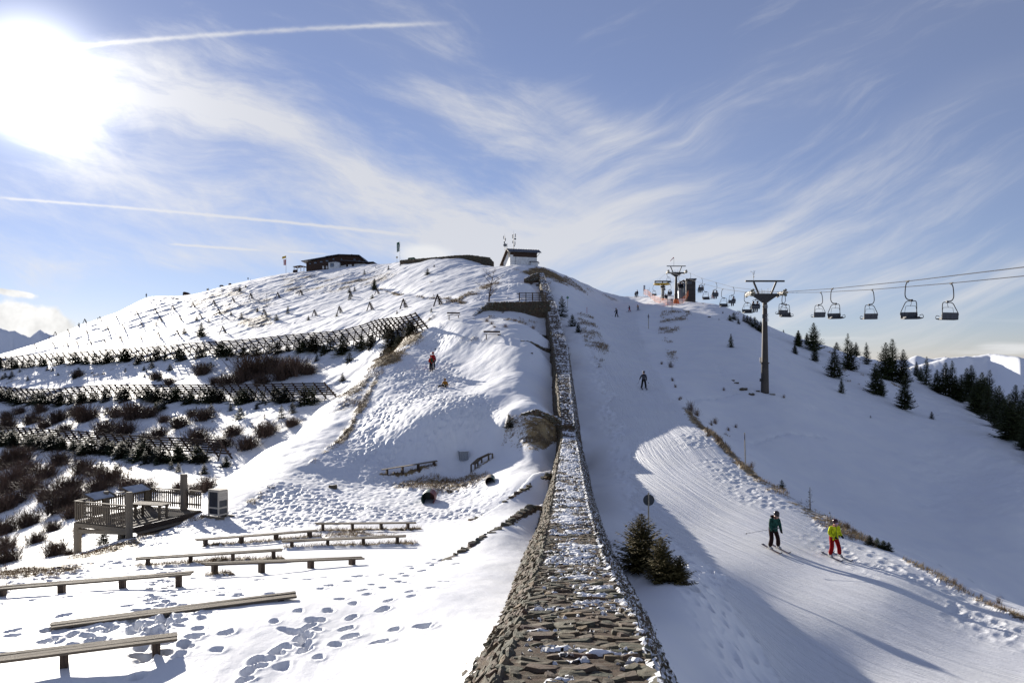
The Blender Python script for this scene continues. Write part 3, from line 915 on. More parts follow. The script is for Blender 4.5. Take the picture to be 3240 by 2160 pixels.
garea([(1420, 1060), (1500, 1060), (1580, 1080), (1500, 1100), (1440, 1090)], .50, 10, 90, 120)
gline([(1690, 870), (1735, 860), (1755, 878)], 3.0, .8)
gline([(1540, 905), (1480, 935), (1440, 955)], 3.0, .50)
garea([(2090, 980), (2190, 975), (2180, 1010), (2140, 1060), (2080, 1060)], .37, 12, 95, 175)
garea([(2090, 1060), (2130, 1080), (2160, 1150), (2110, 1170)], .36, 12, 75, 130)
gline([(2170, 1290), (2250, 1370), (2350, 1475), (2420, 1530)], .8, .56)
gline([(2420, 1530), (2470, 1560), (2600, 1640), (2700, 1695)], 1.7, .52)
gline([(2700, 1695), (2830, 1760), (3000, 1845), (3240, 1960), (3500, 2070)], .45, .52)
garea([(1820, 990), (1880, 1000), (1930, 1100), (1900, 1180), (1850, 1120)], .36, 14, 80, 150)
garea([(880, 860), (1300, 840), (1240, 900), (1040, 940), (860, 950)], .455, 30, 180, 290)
garea([(600, 880), (880, 900), (900, 990), (700, 1030), (560, 960)], .43, 30, 180, 290)
garea([(480, 930), (620, 930), (600, 960), (450, 960)], .47, 16, 180, 300)
gline([(1190, 912), (1290, 932), (1400, 947), (1470, 962)], .9, .52)
garea([(1700, 900), (1800, 870), (2000, 935), (1950, 960), (1800, 910)], .43, 12, 140, 210)
garea([(760, 1000), (860, 985), (880, 1030), (800, 1050), (740, 1030)], .50, 15, 150, 230)
gline([(1500, 1008), (1640, 1010), (1760, 1010)], 1.4, .6)
_sp = vnoise(XX * .9 + YY * .25, YY * .8 - XX * .3, 151) + .35 * vnoise(XX * .12, YY * .12, 153)
grass = np.maximum(grass, .62 * sstep(_sp, .50, .56) * (basin | lefthill) * (YY > 62))
grass = grass * (.93 + .9 * fbm(XX * .22, YY * .22, 3, 141))
gn = fbm(XX * .35, YY * .35, 5, 111, .62) + .5
gthr = np.where(YY > 100, .10, .12)
grassm = sstep(grass + .55 * (gn - .5), .42, .56) * (grass > .12)
tuftn = fbm(XX * 3.1, YY * 3.1, 3, 131)
ZZ += grassm * (.05 + .10 * np.abs(tuftn)) * np.interp(YY, [10, 60, 200], [.8, 1.4, 2.0])

# ---------------------------------------------------------------- the snow material
def snow_material(name, groom=False):
    m_, q, b = material(name)
    geo = q.n('ShaderNodeNewGeometry')
    at = q.n('ShaderNodeAttribute', attribute_name='grass')
    pos = geo.outputs['Position']
    n1 = q.noise(pos, 2.1, 6, .7)
    n2 = q.noise(pos, 7.0, 5, .7)
    fac = q.ss(q.add(at.outputs['Fac'], q.mul(q.m('SUBTRACT', n1, .5), .9), q.mul(q.m('SUBTRACT', n2, .5), .7)), .42, .60)
    snow = q.mix(q.ss(q.noise(pos, .35, 3, .5), .35, .65), (.82, .83, .86), (.86, .865, .87))
    gcol = q.mix(q.ss(n2, .38, .62), (.24, .17, .085), (.10, .07, .036))
    gcol = q.mix(q.ss(q.noise(pos, 1.1, 3, .6), .45, .62), gcol, (.36, .26, .125))
    base = q.mix(fac, snow, gcol)
    q.l.new(base, b.inputs['Base Color'])
    b.inputs['Roughness'].default_value = .62
    b.inputs['Specular IOR Level'].default_value = .25
    mp = q.n('ShaderNodeMapping')
    q.l.new(pos, mp.inputs[0])
    if groom:
        sp = q.n('ShaderNodeSeparateXYZ'); q.l.new(pos, sp.inputs[0])
        dd_ = q.m('MAXIMUM', q.m('SUBTRACT', 55.0, sp.outputs[1]), 0.0)
        run = q.m('SUBTRACT', sp.outputs[0], q.mul(dd_, dd_, .0115))
        lay = []
        for k_, (fr, sl, am, yf) in enumerate(((2.2, .0, .9, .05), (5.0, .05, .7, .07), (5.5, -.07, .6, .06), (12.0, .02, .6, .10), (24.0, -.03, .35, .12))):
            rr = q.add(run, q.mul(sp.outputs[1], sl))
            nz_ = q.noise(q.xyz(q.mul(rr, fr), q.mul(sp.outputs[1], yf), 3.7 * k_), 1.0, 2, .5, .12)
            lay.append(q.mul(q.m('ABSOLUTE', q.m('SUBTRACT', nz_, .5)), -am * 3.4))
        h = q.add(*lay, q.mul(q.noise(pos, 11, 5, .7), .30))
    else:
        mp.inputs['Scale'].default_value = (1, .6, 1)
        h = q.add(q.noise(mp.outputs[0], 1.3, 5, .6), q.mul(q.noise(pos, 9.0, 5, .7), .26), q.mul(fac, q.mul(n2, 1.5)))
    bm_ = q.n('ShaderNodeBump')
    bm_.inputs['Strength'].default_value = .7 if groom else .36
    bm_.inputs['Distance'].default_value = .065 if groom else .06
    q.l.new(h, bm_.inputs['Height'])
    q.l.new(bm_.outputs[0], b.inputs['Normal'])
    return m_


M_snow = snow_material('snow')
M_piste = snow_material('groomed_snow', True)

P3 = np.stack([XX, YY, ZZ], -1).reshape(-1, 3)
idx = np.arange(NS * NL).reshape(NS, NL)
quads = np.stack([idx[:-1, :-1], idx[1:, :-1], idx[1:, 1:], idx[:-1, 1:]], -1).reshape(-1, 4)
fm = (pm[:-1, :-1] > .5).reshape(-1)
# vertex normals of the whole sheet
dS = np.gradient(np.stack([XX, YY, ZZ], -1), axis=0); dL = np.gradient(np.stack([XX, YY, ZZ], -1), axis=1)
NN = np.cross(dS, dL); NN /= np.linalg.norm(NN, axis=-1, keepdims=True)
NN = NN.reshape(-1, 3)


def sheet(name, sel, mat):
    f = quads[sel]
    used = np.unique(f)
    remap = np.full(NS * NL, -1); remap[used] = np.arange(len(used))
    me = bpy.data.meshes.new(name)
    me.vertices.add(len(used)); me.vertices.foreach_set('co', P3[used].astype(np.float32).ravel())
    me.loops.add(len(f) * 4); me.loops.foreach_set('vertex_index', remap[f].ravel().astype(np.int32))
    me.polygons.add(len(f)); me.polygons.foreach_set('loop_start', np.arange(len(f), dtype=np.int32) * 4)
    me.polygons.foreach_set('use_smooth', np.ones(len(f), bool))
    at = me.attributes.new('grass', 'FLOAT', 'POINT')
    at.data.foreach_set('value', grass.reshape(-1)[used].astype(np.float32))
    me.materials.append(mat)
    me.update(calc_edges=True)
    me.normals_split_custom_set_from_vertices(NN[used].tolist())
    return tagit(link(name, me), kind='structure')


ground = sheet('ground', ~fm, M_snow)
piste = sheet('ski_piste', fm, M_piste)

# valley floor out to the horizon
mb = MB()
n_ = 48
rings = [900, 2500, 6000, 14000, 26000]
vs = [(0, 0, -420)]
for r_ in rings:
    for k in range(n_):
        vs.append((r_ * math.sin(2 * math.pi * k / n_), r_ * math.cos(2 * math.pi * k / n_), -420))
fs = [(0, 1 + (k + 1) % n_, 1 + k) for k in range(n_)]
for i in range(len(rings) - 1):
    for k in range(n_):
        a = 1 + i * n_ + k; b = 1 + i * n_ + (k + 1) % n_
        fs.append((a, b, b + n_, a + n_))
mb.raw(vs, fs)
M_far = simple('far_snow', (.80, .82, .85), .8, scale=.004, c2=(.55, .58, .62))
vo = mb.build('valley_floor', M_far)
tagit(vo, kind='structure')


# far mountains: real ridges kilometres away
def far_material(name, dark=.5, sc_=.01):
    m_, q, b = material(name)
    geo = q.n('ShaderNodeNewGeometry')
    sp = q.n('ShaderNodeSeparateXYZ'); q.l.new(geo.outputs['Normal'], sp.inputs[0])
    nz = q.noise(geo.outputs['Position'], sc_, 8, .68)
    steep = q.ss(q.add(sp.outputs[2], q.mul(q.m('SUBTRACT', nz, .5), 1.3)), dark, dark + .22)
    c_ = q.mix(steep, (.06, .065, .075), (.84, .86, .9))
    q.l.new(c_, b.inputs['Base Color']); b.inputs['Roughness'].default_value = .9
    return m_


def mountain(name, crest, depth, base_v, mat, seed, label, rough=1.0, back=1.25):
    """crest: [(u, v, Y)], falls towards the camera to base_v at Y*(1-depth)"""
    cu = np.array([c[0] for c in crest], float); cv = np.array([c[1] for c in crest], float); cy = np.array([c[2] for c in crest], float)
    NU, NV = 200, 60
    us = np.linspace(cu[0], cu[-1], NU)
    ts = np.linspace(-.8, 1, NV)
    U, T = np.meshgrid(us, ts, indexing='ij')
    Yc = np.interp(U, cu, cy); Vc = np.interp(U, cu, cv)
    Y = Yc * (1 - depth * np.maximum(T, 0)) + Yc * (back - 1) * np.maximum(-T, 0)
    zc = (CV - Vc) / FPX * Yc
    zb = (CV - base_v) / FPX * Yc * (1 - depth)
    Z = np.where(T >= 0, zc + (zb - zc) * (1 - (1 - T) ** 1.35), zc + (zb - zc) * (-T))
    X = (U - CU) / FPX * Y
    H = abs(zc - zb).mean()
    fq = 6.0 / (cu[-1] - cu[0])
    rid = 1 - 2 * np.abs(fbm(U * fq * 3, T * 1.6, 5, seed, .55))
    Z = Z + H * .13 * rough * (rid - .75) * (.25 + np.abs(T)) + H * .018 * rough * fbm(U * fq * 22, T * 9, 4, seed + 3)
    me = bpy.data.meshes.new(name)
    ii = np.arange(NU * NV).reshape(NU, NV)
    f = np.stack([ii[:-1, :-1], ii[:-1, 1:], ii[1:, 1:], ii[1:, :-1]], -1).reshape(-1, 4)
    me.from_pydata(np.stack([X, Y, Z], -1).reshape(-1, 3).tolist(), [], f.tolist())
    me.polygons.foreach_set('use_smooth', [True] * len(f))
    me.materials.append(mat)
    o = link(name, me)
    return tagit(o, label=label, kind='structure')


M_mt1 = far_material('mountain_rock_snow', .42, .006)
M_mt2 = far_material('near_mountain_rock_snow', .30, .02)
mountain('mountain', [(-900, 1070, 4300), (-400, 1020, 4200), (-150, 1060, 4200), (0, 1032, 4000), (60, 1050, 4000), (95, 1058, 4000), (125, 1038, 4000), (160, 1058, 4000), (200, 1058, 4000), (260, 1046, 4000), (330, 1075, 4000), (420, 1130, 4000)], .16, 1330, M_mt1, 5,
         'dark blue snowy mountains beyond the left end of the ridge')
mountain('mountain', [(2650, 1150, 6500), (2720, 1124, 6400), (2780, 1140, 6300), (2870, 1135, 6300), (2900, 1122, 6300), (2940, 1132, 6300), (2990, 1128, 6300), (3060, 1150, 6200), (3400, 1130, 6200), (3700, 1125, 6200)], .16, 1320, M_mt1, 9,
         'small white peaks far away between the spruces on the right', .6)
mountain('mountain', [(2800, 1175, 1700), (2950, 1140, 1700), (3000, 1126, 1700), (3080, 1124, 1750), (3130, 1116, 1750), (3180, 1120, 1700), (3230, 1128, 1650), (3300, 1140, 1650), (3500, 1200, 1600), (3900, 1300, 1500)], .24, 1480, M_mt2, 13,
         'rounded snowy mountain behind the spruces at the right edge', .45)

# ---------------------------------------------------------------- stone
def stone_material(name, island=False, snow=0.0, dark=1.0):
    m_, q, b = material(name)
    if island:
        geo0 = q.n('ShaderNodeNewGeometry'); rv = geo0.outputs['Random Per Island']
    else:
        rv = q.n('ShaderNodeObjectInfo').outputs['Random']
    geo = q.n('ShaderNodeNewGeometry'); pos = geo.outputs['Position']
    cr = q.n('ShaderNodeValToRGB'); q.l.new(rv, cr.inputs[0])
    cols = [(0, (.095, .098, .062)), (.2, (.115, .098, .062)), (.36, (.075, .082, .054)), (.5, (.11, .072, .048)), (.63, (.14, .125, .080)), (.76, (.095, .052, .042)), (.87, (.20, .135, .065)), (1, (.10, .104, .074))]
    e = cr.color_ramp.elements
    e[0].position = 0; e[0].color = (*cols[0][1], 1); e[1].position = 1; e[1].color = (*cols[-1][1], 1)
    for p, c in cols[1:-1]:
        x = e.new(p); x.color = (*c, 1)
    n1 = q.noise(pos, 9, 6, .7); n2 = q.noise(pos, 34, 5, .7)
    mpp = q.n('ShaderNodeMapping'); q.l.new(pos, mpp.inputs[0]); mpp.inputs['Scale'].default_value = (3, 14, 22)
    n3 = q.noise(mpp.outputs[0], 1.0, 4, .6)
    c_ = q.mix(q.mul(q.ss(n1, .42, .7), .8), cr.outputs[0], (.055, .048, .030), 'MIX')
    c_ = q.mix(q.mul(q.ss(n2, .58, .74), .7), c_, (.24, .235, .18))
    c_ = q.mix(q.mul(q.ss(n3, .52, .66), .55), c_, (.12, .055, .022))
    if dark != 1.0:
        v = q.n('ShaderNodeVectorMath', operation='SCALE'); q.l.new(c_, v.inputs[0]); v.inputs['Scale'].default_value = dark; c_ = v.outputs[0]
    h = q.add(q.mul(n1, .6), q.mul(n2, .4), q.mul(n3, .5))
    if snow > 0:
        sp = q.n('ShaderNodeSeparateXYZ'); q.l.new(geo.outputs['Normal'], sp.inputs[0])
        ns = q.noise(pos, 5.5, 4, .7)
        f = q.ss(q.add(sp.outputs[2], q.mul(q.m('SUBTRACT', ns, .5), 1.9)), 1.06 - snow, 1.16 - snow)
        c_ = q.mix(f, c_, (.86, .87, .89))
    q.l.new(c_, b.inputs['Base Color']); b.inputs['Roughness'].default_value = .85
    bm_ = q.n('ShaderNodeBump'); bm_.inputs['Strength'].default_value = .8; bm_.inputs['Distance'].default_value = .03
    q.l.new(h, bm_.inputs['Height']); q.l.new(bm_.outputs[0], b.inputs['Normal'])
    return m_


M_stone = stone_material('stone')
M_stone_i = stone_material('stone_fill', True)
M_stone_sn = stone_material('snow_dusted_stone', False, .30)
M_stone_sni = stone_material('snow_dusted_stone_fill', True, .38)
M_stone_dk = stone_material('dark_stone', True, .12, .8)  # evenly darker stone with a little snow dusting

m_, q, b = material('mortar_and_moss')
geo = q.n('ShaderNodeNewGeometry'); pos = geo.outputs['Position']
n1 = q.noise(pos, 6, 6, .7); n2 = q.noise(pos, 60, 3, .7)
c_ = q.mix(q.ss(n1, .40, .60), (.070, .030, .012), (.085, .066, .042))
c_ = q.mix(q.ss(n2, .50, .62), c_, (.16, .13, .09))
c_ = q.mix(q.ss(q.noise(pos, 2.1, 3, .6), .56, .66), c_, (.055, .035, .014))
q.l.new(c_, b.inputs['Base Color']); b.inputs['Roughness'].default_value = .95
bm_ = q.n('ShaderNodeBump'); bm_.inputs['Strength'].default_value = 1.0; bm_.inputs['Distance'].default_value = .03
q.l.new(q.add(n1, n2), bm_.inputs['Height']); q.l.new(bm_.outputs[0], b.inputs['Normal'])
M_mortar = m_


def lump(seed, n=8, rings=3):
    """irregular slab in the unit box, face towards +Z; returns verts, faces"""
    r_ = random.Random(seed)
    ang = sorted((2 * math.pi * (k + r_.uniform(-.33, .33)) / n) for k in range(n))
    rad = []
    for a in ang:
        sq = 1 / max(abs(math.cos(a)), abs(math.sin(a)))
        rad.append(.5 * (1 + .55 * (sq - 1)) * r_.uniform(.80, 1.06))
    tx, ty = r_.uniform(-.35, .35), r_.uniform(-.35, .35)
    vs = []
    levels = ((-.5, .86), (.05, 1.0), (.42, .88)) if rings == 3 else ((-.5, .9), (.36, .95))
    for z, k_ in levels:
        for a, q_ in zip(ang, rad):
            x = math.cos(a) * q_ * k_ + r_.uniform(-.03, .03); y = math.sin(a) * q_ * k_ + r_.uniform(-.03, .03)
            vs.append((x, y, z + (x * tx + y * ty) * (1 if z > 0 else 0) + r_.uniform(-.09, .09) * (z > 0)))
    vs.append((r_.uniform(-.12, .12), r_.uniform(-.12, .12), .5 + r_.uniform(-.1, .1)))
    fs = []
    for l in range(len(levels) - 1):
        for k in range(n):
            k2 = (k + 1) % n
            fs.append((l * n + k, l * n + k2, (l + 1) * n + k2, (l + 1) * n + k))
    c0 = len(vs) - 1; l = (len(levels) - 1) * n
    for k in range(n):
        fs.append((l + k, l + (k + 1) % n, c0))
    return vs, fs


LUMP = [lump(100 + i) for i in range(14)]
LUMPS = [lump(200 + i, 6, 2) for i in range(14)]


def lump_mesh(name, i, mat):
    me = bpy.data.meshes.new(name)
    me.from_pydata(LUMP[i][0], [], LUMP[i][1]); me.materials.append(mat); me.update()
    return me


STM = [lump_mesh('stone', i, M_stone) for i in range(14)]
STS = [lump_mesh('stone', i, M_stone_sn) for i in range(14)]


class StoneSet:
    """stones: the first `limit` become parts of their own, the rest one fill mesh"""
    def __init__(s, parent, name, meshes, fill_mat, limit=300):
        s.p, s.name, s.me, s.lim, s.fm = parent, name, meshes, limit, fill_mat
        s.n = 0; s.mb = MB()

    def add(s, c, ax, ay, az, size, r_):
        M = Matrix((( ax.x * size[0], ay.x * size[1], az.x * size[2], c.x), (ax.y * size[0], ay.y * size[1], az.y * size[2], c.y),
                    (ax.z * size[0], ay.z * size[1], az.z * size[2], c.z), (0, 0, 0, 1)))
        i = r_.randrange(14)
        if s.n < s.lim:
            o = link(s.name, s.me[i], s.p)
            o.matrix_local = s.p.matrix_basis.inverted() @ M
        else:
            vs, fs = LUMPS[i]
            s.mb.raw([M @ Vector(v) for v in vs], fs)
        s.n += 1

    def finish(s):
        if s.mb.v:
            o = s.mb.build(s.name + '_fill', s.fm, s.p)
            o.matrix_local = s.p.matrix_basis.inverted()
            o['kind'] = 'stuff'


def wall_section(Y0, Y1, label, seed, snow_from):
    r_ = random.Random(seed)
    xl, xr, zt, *_r = wall_at(Y0)
    root = empty('stone_wall', (float((xl + xr) / 2), Y0, float(zt - 1)), 0, label, 'stone wall')
    inv = root.matrix_basis.inverted() if False else Matrix.Translation(-root.location)
    # core
    ys = [Y0]
    while ys[-1] < Y1: ys.append(min(Y1, ys[-1] * 1.012))
    vs = []; fs = []
    for j, Y in enumerate(ys):
        xl, xr, zt, lh, lk, rh, rk = wall_at(Y)
        dpt = .6
        wob = .05 * vnoise(np.array(Y * .8), np.array(3.0), 4)
        prof = [(xl - lk * (lh + dpt), zt - lh - dpt), (xl - lk * lh, zt - lh), (xl - lk * lh * .5, zt - lh * .5), (xl + .03, zt - .05), (xl + .25 * (xr - xl), zt - .045), (xl + .5 * (xr - xl), zt - .04), (xl + .75 * (xr - xl), zt - .045),
                (xr - .03, zt - .05), (xr + rk * rh * .5, zt - rh * .5), (xr + rk * rh, zt - rh), (xr + rk * (rh + dpt), zt - rh - dpt)]
        for k, (x, z) in enumerate(prof):
            vs.append((float(x) + float(wob) + r_.uniform(-.015, .015), Y, float(z) + r_.uniform(-.012, .012)))
    n = 11
    for j in range(len(ys) - 1):
        for k in range(n - 1):
            fs.append((j * n + k, (j + 1) * n + k, (j + 1) * n + k + 1, j * n + k + 1))
    fs.append(tuple(range(n))); fs.append(tuple(reversed([(len(ys) - 1) * n + k for k in range(n)])))
    mb = MB(); mb.raw([inv @ Vector(v) for v in vs], fs)
    mb.build('wall_core', M_mortar, root)
    # capping stones, laid in rough rows across the wall
    S = StoneSet(root, 'cap_stone', STM if Y0 < 40 else STS, M_stone_i if Y0 < 40 else M_stone_sni, 300)
    Y = Y0 + .08
    while Y < Y1 - .1:
        xl, xr, zt, lh, lk, rh, rk = [float(t) for t in wall_at(Y)]
        big_ = 1.0 + .55 * max(0, 1 - (Y - 6) / 16)
        d = r_.uniform(.12, .24) * big_ * (1 + max(0, Y - 60) * .003)
        x = xl + r_.uniform(-.08, .06)
        zb = [float(t) for t in wall_at(Y + .5)][2]
        ay0 = Vector((0, .5, zb - zt)).normalized()
        while x < xr - .05:
            w = r_.choice((r_.uniform(.09, .18), r_.uniform(.15, .32), r_.uniform(.26, .44))) * (1 + .25 * (big_ - 1)) * (.8 if Y0 > 40 else 1)
            w = min(w, xr + .06 - x)
            if r_.random() > (.28 if .15 < (x - xl) / (xr - xl) < .85 else .30) and w > .07:
                yaw = r_.uniform(-.5, .5)
                ax = Vector((math.cos(yaw), math.sin(yaw), r_.uniform(-.03, .03))).normalized()
                az = ax.cross(ay0 + Vector((0, 0, r_.uniform(-.03, .03)))).normalized()
                ay = az.cross(ax)
                az = ax.cross(ay)
                hh = r_.uniform(.08, .13)
                dd_ = d * r_.uniform(.7, 1.35)
                S.add(Vector((x + w / 2, Y + d / 2 + r_.uniform(-.07, .07), zt - .084 + r_.uniform(-.012, .016))), ax, ay, az, (w * r_.uniform(.9, 1.08), dd_, hh), r_)
            x += w * r_.uniform(.92, 1.06)
        Y += d * .92
    S.finish()
    # battered faces
    for side in (-1, 1):
        S = StoneSet(root, 'face_stone', STM if side < 0 else STS, M_stone_i if side < 0 else M_stone_sni, 150 if Y0 < 40 else 140)
        Y = Y0 + .05
        while Y < Y1 - .1:
            xl, xr, zt, lh, lk, rh, rk = [float(t) for t in wall_at(Y)]
            h, k, x0 = (lh, lk, xl) if side < 0 else (rh, rk, xr)
            fct = 1 + max(0, Y - 30) * .018
            L = r_.uniform(.16, .36) * fct
            n_ = Vector((side, 0, k)).normalized()
            zb = [float(t) for t in wall_at(Y + .6)]
            al = Vector(((zb[0] if side < 0 else zb[1]) - x0, .6, zb[2] - zt)).normalized()
            dn = al.cross(n_).normalized()
            if dn.z > 0: dn = -dn
            t = .0; slope = math.sqrt(1 + k * k)
            while t < h + .25:
                dh = r_.uniform(.05, .11) * (1 + max(0, Y - 30) * .010)
                if r_.random() > .06:
                    c = Vector((x0, Y + r_.uniform(-.12, .12), zt)) + dn * ((t + dh / 2) * slope) + n_ * r_.uniform(-.02, .025) - n_ * .055
                    tw = r_.uniform(-.3, .3)
                    a2 = (al + dn * tw * .5 + n_ * r_.uniform(-.2, .2)).normalized()
                    d2 = (n_ + dn * r_.uniform(-.25, .12)).normalized()
                    b2 = d2.cross(a2).normalized(); d3 = a2.cross(b2)
                    S.add(c, a2, b2, d3, (L * r_.uniform(.8, 1.25), dh * r_.uniform(1.0, 1.4) * slope, r_.uniform(.11, .19)), r_)
                t += dh
            Y += L * .82
        S.finish()
    # snow lying on the crown between and over the stones
    ys = [Y0 + .1]
    while ys[-1] < Y1 - .1: ys.append(ys[-1] + max(.022, ys[-1] * .0016))
    nx = 44
    ya = np.array(ys); W = wall_at(ya)
    tt = np.linspace(0.0, 1.0, nx)
    Xg = W[0][:, None] + (W[1] - W[0])[:, None] * tt[None]; Yg = ya[:, None] * np.ones((1, nx))
    Zt = W[2][:, None] * np.ones((1, nx))
    big = fbm(Xg * 1.4 + 5, Yg * 2.2, 4, 301); fine = fbm(Xg * 5, Yg * (16 if Y0 < 40 else 9), 4, 305, .7)
    cover = np.interp(Yg, [7, 12, 15, 20, 24, 27, 34, 45, 200], [-.38, -.30, -.25, -.22, -.30, -.22, -.13, -.08, -.04])
    blobs = 0
    for (u, v, yy, sx, sy, a_) in ((1895, 2062, 9.4, .13, .035, .50), (1845, 1893, 14.2, .20, .28, .66), (1825, 1828, 17.0, .34, .85, .62), (1810, 1745, 22.5, .42, .9, .6), (1800, 1700, 25.3, .55, .5, .55), (1790, 1655, 29.5, .4, 2.0, .5), (1790, 1560, 37, .5, 4.0, .4), (1795, 1450, 48, .5, 8.0, .4)):
        cx = (u - CU) / FPX * yy
        blobs = blobs + a_ * np.exp(-((Xg - cx) / sx) ** 2 - ((Yg - yy) / sy) ** 2)
    edge = sstep(tt, 0, .12) * (1 - sstep(tt, .9, 1.0) * (.5 if Y0 < 40 else .3))
    msk = (cover + blobs + big * .60 + fine * .75)
    hgt = -.085 + .075 * sstep(msk, .0, .16) + .030 * sstep(msk, .25, .6) + .012 * fine * (msk > .1) + .02 * fbm(Xg * 16, Yg * 16, 2, 309) * (msk > 0.05)
    hgt = hgt - .06 * (1 - edge[None])
    Zg = Zt + hgt
    ii = np.arange(len(ya) * nx).reshape(len(ya), nx)
    f = np.stack([ii[:-1, :-1], ii[:-1, 1:], ii[1:, 1:], ii[1:, :-1]], -1)
    keep = (msk[:-1, :-1] > -.12).ravel()
    P = np.stack([Xg, Yg, Zg], -1).reshape(-1, 3) - np.array(root.location)
    me = bpy.data.meshes.new('snow_cover'); me.from_pydata(P.tolist(), [], f.reshape(-1, 4)[keep].tolist())
    me.polygons.foreach_set('use_smooth', [True] * len(me.polygons)); me.materials.append(M_snow)
    link('snow_cover', me, root)['kind'] = 'stuff'
    return root


wall_section(6.6, 58.5, 'long grey-brown stone wall running uphill from the foreground with patchy snow on top', 11, 20)
wall_section(59.4, WYEND, 'upper snow dusted stone wall climbing to the white hut on the summit', 12, 60)


def rubble_wall(name, pts, height, thick, st, label, seed, limit=140, mats=(STM, M_stone_i), fac=-1, bury=.3, capjit=.03, cat='stone wall', snow_top=.0):
    """free-standing or retaining dry stone wall; pts = its top line in world space, stones on the face on the side `fac` and on top"""
    r_ = random.Random(seed)
    pts = [Vector(p) for p in pts]
    hs = height if isinstance(height, (list, tuple)) else [height] * len(pts)
    root = empty(name, pts[0] - Vector((0, 0, hs[0])), 0, label, cat)
    core = MB(); S = StoneSet(root, 'stone', mats[0], mats[1], limit)
    sn = MB()
    for (a, b), (h0, h1) in zip(zip(pts[:-1], pts[1:]), zip(hs[:-1], hs[1:])):
        d = b - a; L = d.length; d = d / L
        nrm = Vector((d.y, -d.x, 0)).normalized()
        if nrm.y > 0: nrm = -nrm                     # towards the camera
        # core prism
        o = root.location
        q_ = []
        for p, h in ((a, h0), (b, h1)):
            q_ += [p + nrm * (thick * .42) - Vector((0, 0, .05)) - o, p - nrm * (thick * .42) - Vector((0, 0, .05)) - o, p - nrm * thick * .42 - Vector((0, 0, h + bury)) - o, p + nrm * thick * .42 - Vector((0, 0, h + bury)) - o]
        core.raw(q_, [(0, 4, 5, 1), (1, 5, 6, 2), (2, 6, 7, 3), (3, 7, 4, 0), (0, 1, 2, 3), (7, 6, 5, 4)])
        t = 0.0
        while t < L:
            l_ = r_.uniform(.8, 1.5) * st
            top = a + d * (t + l_ / 2); h = h0 + (h1 - h0) * min(1, t / L)
            nt = max(1, int(thick / (st * .8)))
            for k in range(nt):
                c = top + nrm * (thick * ((k + .5) / nt - .5)) + Vector((0, 0, r_.uniform(-capjit, capjit) - .03))
                ax = (d + nrm * r_.uniform(-.45, .45) + Vector((0, 0, r_.uniform(-.2, .2)))).normalized(); az = (Vector((0, 0, 1)) + nrm * r_.uniform(-.1, .3)); ay = az.cross(ax).normalized(); az = ax.cross(ay)
                S.add(c, ax, ay, az, (l_ * 1.05, thick / nt * 1.1, st * .5), r_)
            z = st * .2
            while z < h + .1:
                dh = r_.uniform(.35, .6) * st
                c = a + d * (t + l_ / 2 + r_.uniform(-.3, .3) * st) + nrm * (thick * .45 + r_.uniform(-.04, .04)) - Vector((0, 0, z + dh / 2))
                az = (nrm + Vector((0, 0, r_.uniform(-.1, .4)))).normalized(); ax = (d + Vector((0, 0, r_.uniform(-.1, .1)))).normalized(); ay = az.cross(ax).normalized(); ax = ay.cross(az)
                S.add(c, ax, ay, az, (l_ * r_.uniform(.9, 1.15), dh * 1.15, st * .5), r_)
                z += dh
            t += l_ * .92
    core.build('wall_core', M_mortar, root)
    S.finish()
    return root


def surf(p, dz=0.0, Z=None):
    return Vector((p[0], p[1], zq(p[0], p[1], Z) + dz))


# low cross walls running down from the big wall
def on_ground(uvs, dz, **kw):
    out = []
    for (u, v), z in zip(uvs, dz):
        p = hit(u, v, **kw); out.append(Vector((p.x, p.y, zq(p.x, p.y) + z)))
    return out


for k, r0 in enumerate(RIBW):
    n = len(r0); pts = []
    for i, p in enumerate(r0):
        pts.append(surf(p, .10 - .13 * i / (n - 1)))
    wx = float(wall_at(pts[0].y)[0])
    pts[0] = Vector((wx - .05, pts[0].y, pts[0].z + .22)); pts[1].z += .12
    rubble_wall('low_stone_wall', pts, [.9, .7, .5, .4, .3], .36, .30,
                ('upper of two low stone cross walls running left from the big wall', 'lower and nearer of two low stone cross walls left of the big wall')[k], 40 + k, 130, (STM, M_stone_i), capjit=.06)

# ---------------------------------------------------------------- timber things
M_wood = simple('weathered_wood', (.165, .13, .088), .85, var=.3, scale=4, stretch=(1, 12, 12), bump=.5, objvar=.22, c2=(.10, .078, .055))
M_woodd = simple('dark_wood', (.085, .055, .036), .85, var=.4, scale=5, bump=.4, objvar=.25)
M_log = simple('round_log_wood', (.18, .145, .10), .85, var=.3, scale=5, stretch=(8, 8, .6), bump=.5, objvar=.12, c2=(.17, .145, .11))
M_fence = simple('rusty_brown_fence_timber', (.060, .036, .024), .85, var=.4, scale=2, objvar=.3)
M_black = simple('black_sheet', (.015, .016, .02), .35, var=.2)
M_metal = simple('galvanised_metal', (.33, .35, .37), .45, .7, var=.15, scale=12)
M_dmetal = simple('dark_metal', (.045, .045, .05), .5, .4, var=.15)

UNIT = {}


def unit_box(mat):
    if mat.name not in UNIT:
        UNIT[mat.name] = MB().box((0, 0, 0), (1, 1, 1)).mesh('board', mat)
    return UNIT[mat.name]


